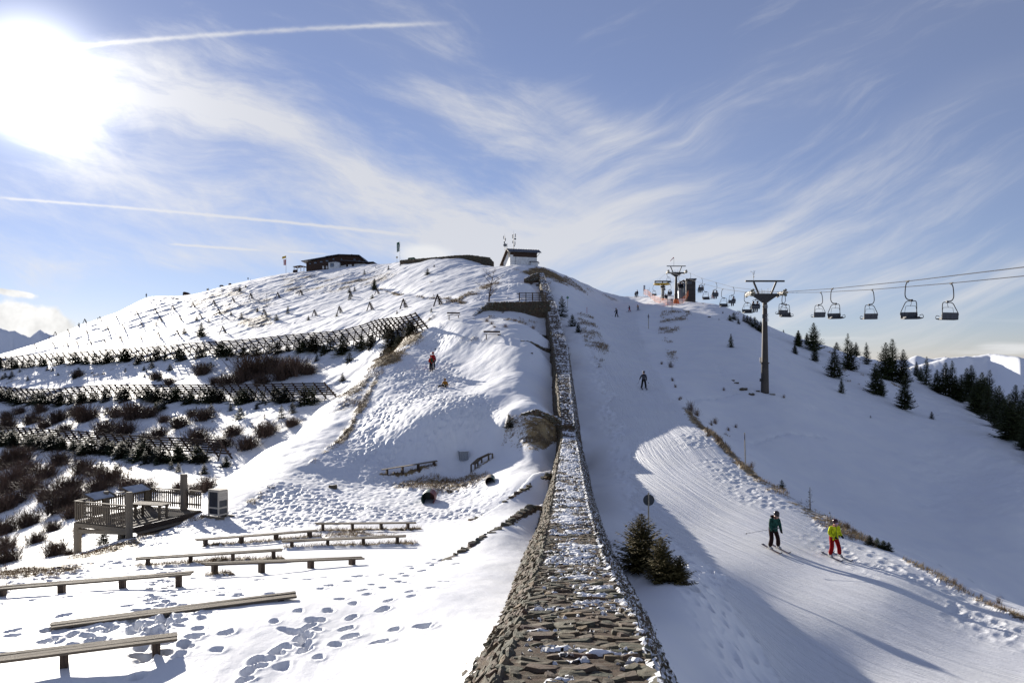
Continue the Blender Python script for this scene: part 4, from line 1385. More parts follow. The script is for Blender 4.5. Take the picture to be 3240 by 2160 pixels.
def bar(name, a, b, w, h, mat, parent, up=(0, 0, 1), under=None):
    """a box part between two points given in the parent's local space; shares the unit box mesh"""
    a, b = Vector(a), Vector(b)
    d = b - a; L = d.length; d = d / L
    u = Vector(up)
    if abs(d.dot(u)) > .98: u = Vector((0, 1, 0))
    s_ = d.cross(u).normalized(); u = s_.cross(d).normalized()
    c = (a + b) / 2
    M = Matrix(((d.x * L, s_.x * w, u.x * h, c.x), (d.y * L, s_.y * w, u.y * h, c.y), (d.z * L, s_.z * w, u.z * h, c.z), (0, 0, 0, 1)))
    o = link(name, unit_box(mat), under or parent)
    o.matrix_local = (under.matrix_basis.inverted() @ M) if under else M
    return o


# benches of the open-air stage: (seat left u,v), (seat right u,v), leg foot pixels, planks, width, label
BENCH = [
    ((-210, 2112), (560, 2016), ((202, 2113), (495, 2067)), .44, 'nearest weathered bench, cut off by the left edge, with three wide planks'),
    ((162, 1981), (938, 1882), ((220, 1986), (466, 1953), (687, 1932), (889, 1901)), .42, 'long bench second from the camera, nearly sunk in the snow, tilted up to the right'),
    ((-40, 1864), (604, 1812), ((0, 1886), (190, 1868), (384, 1861), (563, 1857)), .36, 'bench reaching the left edge of the picture, right end on a tall post'),
    ((649, 1783), (1152, 1764), ((683, 1813), (832, 1808), (988, 1793), (1119, 1786)), .34, 'bench on four posts with one grass tuft at its left post'),
    ((431, 1767), (893, 1738), ((467, 1787), (603, 1776), (737, 1771), (866, 1766)), .34, 'narrow bench just behind and left of the one with the grass tuft'),
    ((893, 1711), (1284, 1695), ((923, 1729), (1037, 1726), (1150, 1722), (1258, 1717)), .34, 'bench with grass along its foot, second row from the back, on the right'),
    ((626, 1707), (1006, 1677), ((653, 1723), (767, 1720), (877, 1712), (983, 1700)), .34, 'bench on the left of the back row, rising to the right over brown grass'),
    ((1000, 1655), (1317, 1653), ((1022, 1678), (1116, 1675), (1207, 1673), (1292, 1671)), .34, 'level bench at the far right of the back row'),
    ((1211, 1485), (1384, 1457), ((1226, 1502), (1275, 1492), (1325, 1482), (1375, 1474)), .40, 'small bench in the hollow by the metal box, brown grass below it'),
]
BENCHPOS = []
for k, (L_, R_, legs, wid, lab) in enumerate(BENCH):
    A = hit(*legs[0]); B = hit(*legs[-1])
    # the seat line in plan passes through the end legs
    def at_u(u):
        s = (u - CU) / FPX
        d = B - A
        t = (s * A.y - A.x) / (d.x - s * d.y)
        return A + d * t
    pl, pr = at_u(L_[0]), at_u(R_[0])
    pl.z = (CV - L_[1]) / FPX * pl.y; pr.z = (CV - R_[1]) / FPX * pr.y
    root = empty('bench', ((pl.x + pr.x) / 2, (pl.y + pr.y) / 2, zq((pl.x + pr.x) / 2, (pl.y + pr.y) / 2)), 0, lab, 'bench', 'benches of the open-air stage')
    root.rotation_euler = (0, 0, 0)
    o = root.location
    d = (pr - pl).normalized(); n = Vector((-d.y, d.x, 0)).normalized()
    np_ = 3
    for j in range(np_):
        off = n * (wid * (j + .5) / np_ - wid * .15)
        jt = .01 * math.sin(k * 3 + j * 2)
        bar('seat_plank', pl - o + off - Vector((0, 0, .025 + jt)) - d * .02 * j, pr - o + off - Vector((0, 0, .025 - jt)) + d * .015 * j, wid / np_ * .88, .045, M_wood, root)
    for (u, v) in legs:
        g_ = at_u(u); gz = zq(g_.x, g_.y)
        t = (g_ - pl).dot(pr - pl) / (pr - pl).length_squared
        sz = pl.z + (pr.z - pl.z) * ((g_.x - pl.x) / (pr.x - pl.x))
        c = g_ + n * (wid * .35)
        bar('leg', Vector((c.x, c.y, min(gz, sz - .15) - .25)) - o, Vector((c.x, c.y, sz - .05)) - o, wid * .75, .13, M_woodd, root, up=d)
    BENCHPOS.append((A, B))
# curved bench at the right of the hollow
pts = [hit(1497, 1487), hit(1518, 1468), hit(1552, 1452)]
root = empty('bench', pts[1], 0, 'short curved bench pointing away from the camera, right of the metal box', 'bench', 'benches of the open-air stage')
o = root.location
for j in range(3):
    off = Vector((.125 * (j - 1), 0, .42))
    for a, b in zip(pts[:-1], pts[1:]):
        bar('seat_plank', a - o + off, b - o + off, .12, .05, M_wood, root)
for p in pts:
    for sx in (-.14, .14):
        bar('leg', p - o + Vector((sx, 0, -.2)), p - o + Vector((sx, 0, .40)), .12, .12, M_wood, root, up=(1, 0, 0))
# far bench, and a dark log built as a bench
for (u, v, lab, w_) in ((1436, 1008, 'tiny far bench beside the trodden path on the ridge', 1.7), (1558, 1070, 'dark log built as a bench on the snowy slope below the terrace wall', 1.9)):
    p = hit(u, v)
    root = empty('bench', p, R(12), lab, 'bench')
    for j in range(2): bar('seat_plank', (-w_ / 2, .16 * j, .45), (w_ / 2, .16 * j, .45), .14, .06, M_woodd, root)
    bar('backrest', (-w_ / 2, .34, .75), (w_ / 2, .34, .75), .06, .2, M_woodd, root)
    for s in (-1, 1): bar('leg', (s * w_ * .36, .1, -.15), (s * w_ * .36, .1, .42), .12, .1, M_woodd, root, up=(1, 0, 0))

# ---- viewing deck
FR, FL, BL, BR = Vector((-19.0, 39.9, 0)), Vector((-22.5, 41.4, 0)), Vector((-20.8, 45.9, 0)), Vector((-17.2, 44.5, 0))
DZ = -8.12
deck = empty('viewing_deck', (FR.x, FR.y, DZ), 0, 'wooden viewing deck on log posts with slatted railings, left edge of the ridge', 'deck')
o = deck.location.copy()
def L(p, z=0.0): return Vector((p.x - o.x, p.y - o.y, z))
nb = 26
for i in range(nb):                        # floor boards
    t0 = (i + .5) / nb
    a = FR.lerp(BR, t0); b = FL.lerp(BL, t0)
    bar('floor_board', L(a, -.02), L(b, -.02), (BR - FR).length / nb * .93, .05, M_wood, deck)
bar('edge_beam', L(FR, -.18) + Vector((.05, -.1, 0)), L(BR, -.18) + Vector((.05, .1, 0)), .10, .26, M_woodd, deck)
bar('edge_beam', L(FR, -.16), L(FL, -.16), .12, .20, M_log, deck)
bar('edge_beam', L(FL, -.16), L(BL, -.16), .12, .20, M_log, deck)
ex = (BR - FR).normalized(); sx = Vector((ex.y, -ex.x, 0))
for k, (off, dz_, t0, t1) in enumerate(((.30, -.32, .05, .92), (.62, -.48, -.02, .45))):     # side steps
    a = FR.lerp(BR, t0) + sx * off; b = FR.lerp(BR, t1) + sx * off
    bar('step_board', L(a, dz_), L(b, dz_), .34, .06, M_wood, deck)
    bar('step_support', L(a, dz_ - .12), L(b, dz_ - .12), .12, .16, M_woodd, deck)
def railing(P, Q, n, z0=.06, z1=.98):
    bar('handrail', L(P, 1.05) , L(Q, 1.05), .16, .05, M_wood, deck)
    bar('rail', L(P, .30), L(Q, .30), .05, .09, M_wood, deck)
    bar('rail', L(P, .86), L(Q, .86), .05, .09, M_wood, deck)
    for i in range(n):
        t = (i + .5) / n
        c = P.lerp(Q, t)
        nn = Vector((-(Q - P).normalized().y, (Q - P).normalized().x, 0)) * .045
        bar('baluster', L(c + nn, z0), L(c + nn, z1), .095, .022, M_wood, deck, up=(-(Q - P).normalized().y, (Q - P).normalized().x, 0))
railing(FR, FL, 25); railing(FL, BL, 32); railing(BL, BR, 25)
def logpost(p, z0, z1, r=.17, name='log_post'):
    mb = MB(); mb.tube([(0, 0, z0), (0, 0, (z0 + z1) / 2), (0, 0, z1 - .03), (0, 0, z1)], [r * 1.04, r, r * .98, r * .8], 12)
    mb.build(name, M_log, deck, smooth=False, loc=L(p))
logpost(FR, zq(FR.x, FR.y) - DZ - .4, 1.75, .17)
logpost(FL + Vector((.1, .05, 0)), zq(FL.x, FL.y) - DZ - 1.2, -.05, .2)
logpost(FL.lerp(BL, .35) + Vector((.2, 0, 0)), .0, 1.3, .14)
logpost(BL, -1.5, 1.05, .2)
logpost(BL.lerp(BR, .68), zq(-18.3, 45) - DZ - .4, 1.95, .2)
logpost(FR.lerp(FL, .25) + Vector((0, .6, 0)), zq(-19.8, 41) - DZ - .9, -.05, .17)
bar('cross_beam', L(FL + Vector((.1, .05, 0)), -.5), L(FR + Vector((0, .1, 0)), -.28), .2, .2, M_log, deck)
M_board = simple('info_panel', (.50, .52, .55), .4, var=.25, scale=3, c2=(.32, .35, .40))
for t0, t1 in ((.10, .40), (.60, .92)):
    a = FL.lerp(BL, t0) + Vector((.25, 0, 0)); b = FL.lerp(BL, t1) + Vector((.25, 0, 0))
    bar('info_board', L(a, 1.16), L(b, 1.16), .62, .03, M_board, deck, up=(.45, -.15, .88))
    for p in (a, b): bar('board_frame', L(p, 1.16) + Vector((.30, -.05, -.12)), L(p, 1.16) + Vector((-.32, .05, .16)), .09, .09, M_wood, deck)

# table and its bench on the deck
tb = empty('picnic_table', (-19.05, 42.45, DZ + .01), R(-14), 'low plank table standing on the wooden viewing deck', 'table')
for j in range(5): bar('table_plank', (-1.05, -.36 + .18 * j, .72), (.95, -.36 + .18 * j, .72), .16, .045, M_wood, tb)
for s in (-.75, .72):
    for y in (-.28, .28): bar('leg', (s, y, 0), (s, y, .69), .12, .10, M_wood, tb, up=(1, 0, 0))
    bar('cross_bar', (s, -.3, .22), (s, .3, .22), .06, .08, M_wood, tb)
    bar('cross_bar', (s, -.36, .66), (s, .36, .66), .06, .07, M_wood, tb)

# ---- cabinet right of the deck
M_pale = simple('pale_new_wood', (.62, .56, .46), .8, var=.25, scale=5, stretch=(1, 1, 6), objvar=.1)
M_tarp = simple('dark_blue_tarp', (.030, .036, .050), .4, var=.3, scale=3, bump=.5)
cp = hit(690, 1634)
cb_ = empty('wooden_cabinet', (cp.x, cp.y, cp.z), R(-28), 'upright wooden cabinet with dark sheet panels, right of the viewing deck', 'cabinet')
w, dpt, h = .72, .60, 1.42
for x in (-w / 2, w / 2):
    for y in (-dpt / 2, dpt / 2): bar('frame_post', (x, y, -.1), (x, y, h), .06, .06, M_pale, cb_, up=(1, 0, 0))
for z in (.16, .52, h - .02):
    for y in (-dpt / 2, dpt / 2): bar('frame_rail', (-w / 2, y, z), (w / 2, y, z), .05, .08, M_pale, cb_)
    for x in (-w / 2, w / 2): bar('frame_rail', (x, -dpt / 2, z), (x, dpt / 2, z), .05, .08, M_pale, cb_)
bar('dark_panel', (-w / 2 + .03, -dpt / 2 + .025, h / 2 + .05), (w / 2 - .03, -dpt / 2 + .025, h / 2 + .05), .02, h - .15, M_tarp, cb_)
bar('dark_panel', (w / 2 - .025, -dpt / 2 + .03, h / 2 - .1), (w / 2 - .025, dpt / 2 - .03, h / 2 - .1), .02, h - .45, M_tarp, cb_)
bar('dark_panel', (-w / 2 + .03, dpt / 2 - .025, h / 2), (w / 2 - .03, dpt / 2 - .025, h / 2), .02, h - .1, M_tarp, cb_)
for j in range(4): bar('side_plank', (w / 2 + .035, -dpt / 2, h - .09 - .12 * j), (w / 2 + .035, dpt / 2, h - .09 - .12 * j), .02, .11, M_pale, cb_)
for j in range(5): bar('roof_plank', (-w / 2 - .06, -dpt / 2 + .06 + .12 * j, h + .04), (w / 2 + .08, -dpt / 2 + .06 + .12 * j, h + .04), .115, .03, M_pale, cb_)
for y in (-.35, .35): bar('base_beam', (-.9, y, .02), (.75, y + .05, .02), .12, .12, M_log, cb_)

# ---- snow-supporting fences on the left slope
def fence(topline, label, n, hgt, lean, leandir, nsl, rowoff):
    """topline: photo pixels of the foot of the grate with distance"""
    P = []
    for (u, v, Y) in topline:
        Y = YM(u, Y)
        X = (u - CU) / FPX * Y
        P.append(Vector((X, Y, 0)))
    # resample
    cum = [0]
    for a, b in zip(P[:-1], P[1:]): cum.append(cum[-1] + (b - a).length)
    def at(t):
        s = t * cum[-1]
        for i in range(len(P) - 1):
            if s <= cum[i + 1] + 1e-6:
                f = (s - cum[i]) / (cum[i + 1] - cum[i]); q_ = P[i].lerp(P[i + 1], f); break
        q_ = q_.copy(); q_.z = zq(q_.x, q_.y, base_ZZ); return q_
    n = int(cum[-1] / 2.1)
    p0 = at(0)
    root = empty('snow_fence', p0, 0, label, 'snow fence', 'slatted avalanche fences across the left slope')
    o = root.location.copy()
    ld = Vector((leandir[0], leandir[1], 0)).normalized()
    G_ = []; T_ = []
    for i in range(n + 1):
        g_ = at(i / n)
        zs = sum(zq(at(min(1, max(0, (i + k) / n))).x, at(min(1, max(0, (i + k) / n))).y, base_ZZ) for k in (-3, -1, 1, 3)) / 4
        g_.z = zs
        t_ = g_ + ld * lean + Vector((0, 0, hgt))
        G_.append(g_ + Vector((0, 0, .35))); T_.append(t_)
        bar('leaning_beam', g_ - o, t_ + ld * .12 + Vector((0, 0, .14)) - o, .17, .20, M_fence, root)
        q_ = g_.lerp(t_, .72) + ld * .1
        f_ = q_ + ld * .5
        bar('prop', Vector((f_.x, f_.y, zq(f_.x, f_.y, base_ZZ) - .4)) - o, q_ - o, .13, .13, M_fence, root)
    for k in range(nsl):
        t = .12 + .88 * k / (nsl - 1)
        step = 2
        for i in range(0, n, step):
            j = min(n, i + step)
            a = G_[i].lerp(T_[i], t); b = G_[j].lerp(T_[j], t)
            d = (b - a).normalized()
            bar('slat', a - o - d * .05, b - o + d * .05, .11, .15, M_fence, root, up=(T_[i] - G_[i]).normalized())
    return G_, T_


F1 = fence([(1357, 1045, 121), (1200, 1065, 129), (1000, 1090, 142), (700, 1115, 158), (400, 1135, 176), (150, 1148, 188), (-60, 1160, 199)],
           'uppermost slatted avalanche fence, rising to the right across the slope', 60, 2.15, 1.75, (-1, -.15), 7, 0)
F2 = fence([(1068, 1262, 104), (900, 1260, 110), (700, 1258, 120), (350, 1252, 140), (0, 1250, 163), (-80, 1252, 167)],
           'middle slatted avalanche fence, level, ending at the brown grassy ridge', 50, 1.95, 1.6, (-1, -.25), 6, 0)
F3 = fence([(735, 1452, 86), (560, 1440, 91), (400, 1425, 98), (200, 1405, 108), (0, 1388, 122), (-80, 1382, 127)],
           'lowest slatted avalanche fence, falling to the right above the dark bushes', 40, 2.0, 1.3, (-1, -.45), 6, 0)

# ---- small snow tripods
tp = MB()
tri0 = bpy.data.meshes.new('x')
def tripod_mesh():
    parts = {}
    mb = MB(); mb.beam((0, -.1, 2.05), (.95, .35, 0), .17, .17); mb.beam((0, .1, 2.05), (.95, -.55, 0), .17, .17); parts['ladder_post'] = mb.mesh('ladder_post', M_fence)
    mb = MB()
    for t in (.18, .34, .50, .66, .82): mb.beam((t * .95, -.55 - t * .12, 2.05 * (1 - t)), (t * .95, .55 + t * .10, 2.05 * (1 - t)), .20, .16)
    parts['cross_slats'] = mb.mesh('cross_slats', M_fence)
    mb = MB(); mb.beam((0.05, 0, 2.15), (-.85, 0, -.1), .17, .17); parts['prop'] = mb.mesh('prop', M_fence)
    return parts
TPM = tripod_mesh()
TRI = [(450, 540), (293, 605), (360, 600), (456, 600), (567, 585), (530, 530), (615, 520), (725, 505), (650, 575), (748, 560), (823, 490), (848, 535), (918, 475), (955, 530), (1025, 460), (1062, 520), (1135, 450),
       (1160, 495), (1237, 430), (1332, 412), (1403, 505), (1475, 410), (1598, 395), (1670, 505), (1803, 490), (1862, 405), (1965, 475), (2003, 390), (2143, 465), (2325, 450), (183, 680), (278, 672), (350, 668), (405, 660),
       (475, 655), (548, 645), (637, 640), (742, 632), (840, 622), (940, 612), (1183, 598)]
ORD = ['first', 'second', 'third', 'fourth', 'fifth', 'sixth', 'seventh', 'eighth', 'ninth', 'tenth', 'eleventh', 'twelfth', 'thirteenth', 'fourteenth', 'fifteenth', 'sixteenth', 'seventeenth', 'eighteenth', 'nineteenth', 'twentieth',
       'twenty-first', 'twenty-second', 'twenty-third', 'twenty-fourth', 'twenty-fifth', 'twenty-sixth', 'twenty-seventh', 'twenty-eighth', 'twenty-ninth', 'thirtieth']
rows = {'just above the uppermost slatted fence': [], 'in the middle row of the left slope': [], 'in the top row of the left slope': []}
for (x, y) in TRI:
    u, v = x / 1.68, 700 + y / 1.68
    line_v = np.interp(u, [21, 179, 321, 500, 702, 893, 1101, 1318], [1121, 1111, 1096, 1081, 1057, 1042, 1021, 992])
    dlt = line_v - v
    k = 0 if dlt < 24 else (1 if dlt < np.interp(u, [300, 1400], [62, 66]) else 2)
    rows[list(rows)[k]].append((u, v))
for where, lst in rows.items():
    lst.sort()
    for i, (u, v) in enumerate(lst):
        p = hit(u, v)
        sc_ = rnd.uniform(.66, .86)
        t = empty('snow_tripod', p, R(rnd.uniform(40, 62)), 'small wooden snow tripod %s, %s from the left' % (where, ORD[i]), 'snow tripod', 'wooden snow tripods standing on the left slope')
        t.scale = (sc_, sc_, sc_)
        for nme, me in TPM.items(): link(nme, me, t)

# ---------------------------------------------------------------- plants
def leafy(name, c, c2, var=.35):
    m_, q, b = material(name)
    oi = q.n('ShaderNodeObjectInfo'); geo = q.n('ShaderNodeNewGeometry')
    c_ = q.mix(q.noise(geo.outputs['Position'], 2.3, 3, .6), c, c2)
    c_ = q.mix(q.mul(geo.outputs['Random Per Island'], .5), c_, c2)
    v = q.n('ShaderNodeVectorMath', operation='SCALE'); q.l.new(c_, v.inputs[0]); q.put(v.inputs['Scale'], q.add(1 - var, q.mul(oi.outputs['Random'], 2 * var)))
    q.l.new(v.outputs[0], b.inputs['Base Color']); b.inputs['Roughness'].default_value = .7
    b.inputs['Specular IOR Level'].default_value = .2
    return m_


M_needle = leafy('spruce_needles', (.034, .052, .020), (.058, .066, .024))
M_needle_y = leafy('yellowish_spruce_needles', (.095, .080, .026), (.15, .115, .040))
M_needle_b = leafy('dark_spruce_needles', (.026, .034, .017), (.050, .046, .024))
M_bark = simple('bark', (.07, .05, .035), .9, var=.4, scale=8, bump=.5)
M_twig = leafy('bare_twigs', (.070, .046, .034), (.13, .085, .06))
M_twig_l = leafy('pale_bare_twigs', (.12, .075, .045), (.20, .13, .08))


def spruce_mesh(seed, H=4.0, wid=.30, gappy=.0, lean=0.0, step=.17, twigs=7, mat=None, base=.06, fat=.17):
    r_ = random.Random(seed)
    tr_ = MB(); nd = MB()
    tr_.tube([(0, 0, -.4), (lean * .3, 0, H * .4), (lean * .8, 0, H * .8), (lean, 0, H * .98)], [H * .022 + .02, H * .016 + .01, H * .006 + .004, .006], 6)
    z = H * base
    while z < H * .985:
        t = z / H
        Rr = H * wid * (1 - t) ** .82 * r_.uniform(.8, 1.12) + .05
        nbr = 7 if t < .8 else 5
        a0 = r_.uniform(0, 6.28)
        for k in range(nbr):
            if r_.random() < gappy: continue
            a = a0 + 6.283 * k / nbr + r_.uniform(-.3, .3)
            l_ = Rr * r_.uniform(.7, 1.18)
            up = .55 * t - .12 + r_.uniform(-.08, .10)
            dirv = Vector((math.cos(a), math.sin(a), 0)); sidev = Vector((-math.sin(a), math.cos(a), 0))
            cx = lean * t
            m = max(3, int(twigs * (.5 + .5 * l_ / (H * wid))))
            for i in range(m):
                s = (i + .6) / m
                c = Vector((cx, 0, z)) + dirv * (l_ * s) + Vector((0, 0, l_ * (up * s - .32 * s * (1 - s) + .16 * s * s)))
                tl = (l_ * .42 * (1 - s * .62) + .05) * r_.uniform(.7, 1.2)
                tw = tl * fat + .012
                for sg in (-1, 1):
                    dv = (dirv * .75 + sidev * sg * r_.uniform(.6, 1.0) + Vector((0, 0, r_.uniform(-.45, .18)))).normalized()
                    pv = dv.cross(Vector((0, 0, 1))).normalized() * tw + Vector((0, 0, r_.uniform(-.6, .6) * tw))
                    e = c + dv * tl
                    mid = c + dv * tl * .45
                    nd.raw([c, mid + pv, e, mid - pv], [(0, 1, 2, 3)])
            e = Vector((cx, 0, z)) + dirv * l_ * 1.08 + Vector((0, 0, l_ * (up + .18)))
            s0 = Vector((cx, 0, z)) + dirv * l_ * .55 + Vector((0, 0, l_ * (up * .55 - .05)))
            pv = sidev * (l_ * .07 + .01)
            nd.raw([s0 - pv, s0 + pv, e], [(0, 1, 2)])
        z += step * (1 - .45 * t) * H / 4.0 * r_.uniform(.85, 1.15)
    for k in range(6):                        # leader shoots
        a = k * 1.05; c = Vector((lean, 0, H * .955))
        e = c + Vector((math.cos(a) * H * .016, math.sin(a) * H * .016, H * .05)); pv = Vector((-math.sin(a), math.cos(a), 0)) * .018
        nd.raw([c - pv, c + pv, e], [(0, 1, 2)])
    return tr_.mesh('trunk', M_bark), nd.mesh('crown', mat or M_needle)


SPR = [spruce_mesh(1, 4, .33, .02, 0, .145, 8), spruce_mesh(2, 4, .38, .06, 0, .145, 8), spruce_mesh(3, 4, .30, .12, .05, .15, 8), spruce_mesh(4, 4, .36, .03, .12, .145, 8), spruce_mesh(5, 4, .27, .2, -.1, .17, 8)]
SPY = [spruce_mesh(11, 4, .56, .04, .1, .16, 11, M_needle_y, .03, .13), spruce_mesh(12, 4, .60, .05, .5, .16, 11, M_needle_y, .03, .13)]
SPS = [spruce_mesh(21, 4, .38, .08, .1, .26, 7, M_needle_b, .02, .30), spruce_mesh(22, 4, .44, .1, -.1, .26, 7, M_needle_b, .02, .30), spruce_mesh(23, 4, .50, .12, .2, .28, 7, M_needle, .02, .30), spruce_mesh(24, 4, .34, .15, 0, .26, 7, M_needle, .02, .30)]
SPARSE = spruce_mesh(31, 4, .26, .45, 0, .42, 4, M_needle_b, .05)


def spruce(p, H, kinds, label, group='', cat='spruce', name='spruce_tree', wide=1.0):
    k = rnd.choice(kinds)
    r_ = empty(name, p, rnd.uniform(0, 6.28), label, cat, group or None)
    s = H / 4.0
    r_.scale = (s * wide * rnd.uniform(.9, 1.1), s * wide * rnd.uniform(.9, 1.1), s)
    link('trunk', k[0], r_); link('crown', k[1], r_)
    return r_


# --- the right-hand slope
RS = [(65, 770, 130), (40, 830, 75), (195, 810, 230), (205, 895, 130), (140, 760, 100), (388, 775, 65), (368, 1030, 250), (425, 1155, 120), (470, 960, 290), (505, 968, 230), (545, 820, 115), (635, 920, 180), (705, 1165, 250), (755, 1180, 150),
      (790, 1045, 300), (845, 1055, 340), (935, 1085, 285), (1045, 1000, 125), (1125, 1090, 230), (948, 1295, 280), (1215, 1150, 185), (1172, 1372, 65), (1285, 1180, 270), (1340, 1195, 300), (1410, 1230, 225), (1460, 1205, 270), (1500, 1230, 310),
      (1570, 1290, 250), (1640, 1335, 360), (1700, 1290, 240), (1760, 1320, 210), (1810, 1545, 375), (1855, 1400, 330), (1905, 1560, 330), (1935, 1450, 370), (665, 1362, 25), (1080, 1060, 120), (1375, 1215, 200), (1545, 1262, 230), (1605, 1310, 280)]
R3 = [(1450, 998, 135), (1443, 735, 62), (1480, 722, 75), (1527, 767, 58), (1371, 663, 25), (1332, 728, 20), (1580, 742, 72), (1612, 758, 82), (1645, 780, 96), (1680, 800, 108), (1712, 822, 95), (1745, 845, 110), (1768, 862, 120), (2120, 990, 160), (2085, 1062, 92), (1972, 828, 30)]
allr = []
for x, y, h in RS: allr.append((2500 + x / 2.6135, 800 + y / 2.6135, h / 2.6135))
for x, y, h in R3: allr.append((1850 + x / 3.136, 780 + y / 3.136, h / 3.136))
for k in range(14):
    allr.append((3090 + k * 22 + rnd.uniform(-8, 8), 1300 + k * 17 + rnd.uniform(-12, 6), rnd.uniform(80, 140)))
allr.sort()
bands = {'on the skyline of the right ridge': [], 'on the open snow of the right slope': [], 'in the dense stand at the right edge': []}
for u, v, h in allr:
    p = hit(u, v)
    ridge_v = np.interp(u, [2200, 2280, 2420, 2600, 2800, 3000, 3240], [955, 968, 1028, 1092, 1158, 1240, 1370])
    key = 'in the dense stand at the right edge' if u > 3000 else ('on the skyline of the right ridge' if v < ridge_v + 22 else 'on the open snow of the right slope')
    bands[key].append((p, h / FPX * p.y, h))
for key, lst in bands.items():
    for i, (p, H, hp) in enumerate(lst):
        small = hp < 36
        spruce(p - Vector((0, 0, .05)), H * 1.03, (SPS if small else SPR), '%s spruce %s, %s from the left' % ('small bushy' if small else ('tall pointed' if hp > 95 else 'middling dark'), key, ORD[i] if i < len(ORD) else 'last'), 'spruces ' + key,
               wide=1.12 if small else 1.0)

# --- spruces by the wall and piste
spruce(hit(2030, 1792), 1.72, SPY[:1], 'yellow-green spruce beside the round sign on the right of the wall', wide=1.15)
spruce(hit(2105, 1836), 1.30, SPY[1:], 'smaller spruce leaning out to the right of the yellow-green one by the wall', wide=1.0)
spruce(hit(2140, 1840), .80, SPY[1:], 'lowest spruce bush at the right end of the clump below the round sign', wide=1.15)
spruce(hit(1778, 1000), 3.0, SPS, 'dark bushy spruce on the right of the upper wall', wide=1.1)
spruce(hit(1812, 1032), 1.7, SPS, 'low dark spruce below the bushy one on the right of the upper wall')
spruce(hit(1830, 1050), 1.3, SPS, 'lowest of the three dark spruces right of the upper wall')
spruce(hit(2563, 1612), 1.25, [SPARSE], 'thin sparse young spruce on the outer edge of the piste')
spruce(hit(2474, 1545), .55, SPS, 'tiny spruce on the piste edge above the sparse young one')
spruce(hit(1612, 1352), .95, SPS, 'round spruce bush on top of the rocky mound left of the wall', wide=1.6)
spruce(hit(327, 1722), 1.15, SPS, 'little spruce growing under the viewing deck', wide=1.4)
spruce(hit(395, 1702), .9, SPS, 'dark little spruce by the rear post under the viewing deck', wide=1.3)
for k, (u, v) in enumerate(((2752, 1720), (2775, 1728), (2795, 1736), (2812, 1742))):
    spruce(hit(u, v), .42, SPS, 'knee-high spruce twig on the lower piste edge, %s of four from the left' % ORD[k], 'tiny spruces on the piste edge', wide=1.8)

# --- small spruces on the left hill
LH = [(1990, 365, 62), (1937, 282, 28), (2065, 255, 22), (1275, 372, 28), (1307, 350, 14), (2273, 283, 34), (2308, 243, 16), (1368, 480, 26), (1858, 378, 26), (1885, 372, 28), (1860, 415, 34), (1283, 512, 30), (1228, 498, 22), (1070, 615, 76), (980, 597, 36), (1110, 535, 22),
      (2127, 235, 10), (1997, 248, 10), (420, 550, 18), (262, 612, 14), (520, 502, 12), (830, 552, 22), (1045, 525, 24), (1530, 488, 40), (1470, 525, 34), (1980, 410, 24), (2110, 492, 22), (2293, 482, 26), (1640, 525, 26), (1790, 505, 22), (790, 430, 8), (913, 432, 8)]
LH.sort()
for i, (x, y, h) in enumerate(LH):
    p = hit(x / 1.68, 700 + y / 1.68)
    spruce(p - Vector((0, 0, .1)), h / 1.68 / FPX * p.y * 1.05, SPS if h < 60 else SPR[:2], 'small dark spruce among the snow tripods, %s from the %s' % ((ORD[i], 'left') if i < 20 else (ORD[len(LH) - 1 - i], 'right')), 'little spruces scattered over the left hill', wide=1.15)

# --- spruces planted along the fences
fl = [('below the uppermost slatted fence', F1, 2.1, 76), ('below the middle slatted fence', F2, 1.9, 66), ('below the lowest slatted fence', F3, 1.75, 60)]
STRETCH = ['at its right end', 'right of its middle', 'about its middle', 'left of its middle', 'towards its left end', 'at its left tip']


def bands_label(lst, what, where, group, kinds, wide):
    """label every plant by its stretch of the row and its size there"""
    lst.sort(key=lambda t: -t[0])
    n = len(lst); per = math.ceil(n / 6)
    for b_ in range(6):
        part = lst[b_ * per:(b_ + 1) * per]
        part.sort(key=lambda t: -t[2])
        for i, (u, p, H) in enumerate(part):
            rank = 'tallest' if i == 0 else (ORD[i] + ' tallest' if i < len(part) - 1 or i < 2 else 'shortest')
            spruce(p, H, kinds, '%s %s %s, %s' % (rank, what, where, STRETCH[b_]), group, wide=wide)


for where, (G_, T_), H, cnt in fl:
    L_ = []
    for i in range(cnt):
        t = (i + rnd.uniform(.1, .9)) / cnt * (len(G_) - 1.01)
        j = int(t); f = t - j
        g_ = G_[j].lerp(G_[j + 1], f)
        x = g_.x - rnd.uniform(.9, 2.9); y = g_.y - rnd.uniform(.0, 1.6)
        L_.append((x / y, Vector((x, y, zq(x, y) - .15)), H * rnd.uniform(.75, 1.4)))
    bands_label(L_, 'dark spruce in the row', where, 'spruces in the row ' + where, SPS, 1.75)
zone = [('between the upper two slatted fences', 0, 1150, 1110, 1205, 42, 1.5), ('between the lower two slatted fences', 300, 950, 1265, 1330, 20, 1.5), ('below the lowest slatted fence', 250, 720, 1455, 1500, 14, 1.3)]
for where, u0, u1, v0, v1, cnt, H in zone:
    L_ = []
    for i in range(cnt):
        u = rnd.uniform(u0, u1); vtop = np.interp(u, [0, 700, 1100, 1150], [v0 + 60, v0 + 30, v0 - 10, v0 - 10]) if v0 < 1200 else v0
        v = rnd.uniform(vtop, v1)
        L_.append((u, hit(u, v) - Vector((0, 0, .1)), H * rnd.uniform(.35, 1.15)))
    bands_label(L_, 'little spruce', where, 'little spruces ' + where, SPS, 1.3)


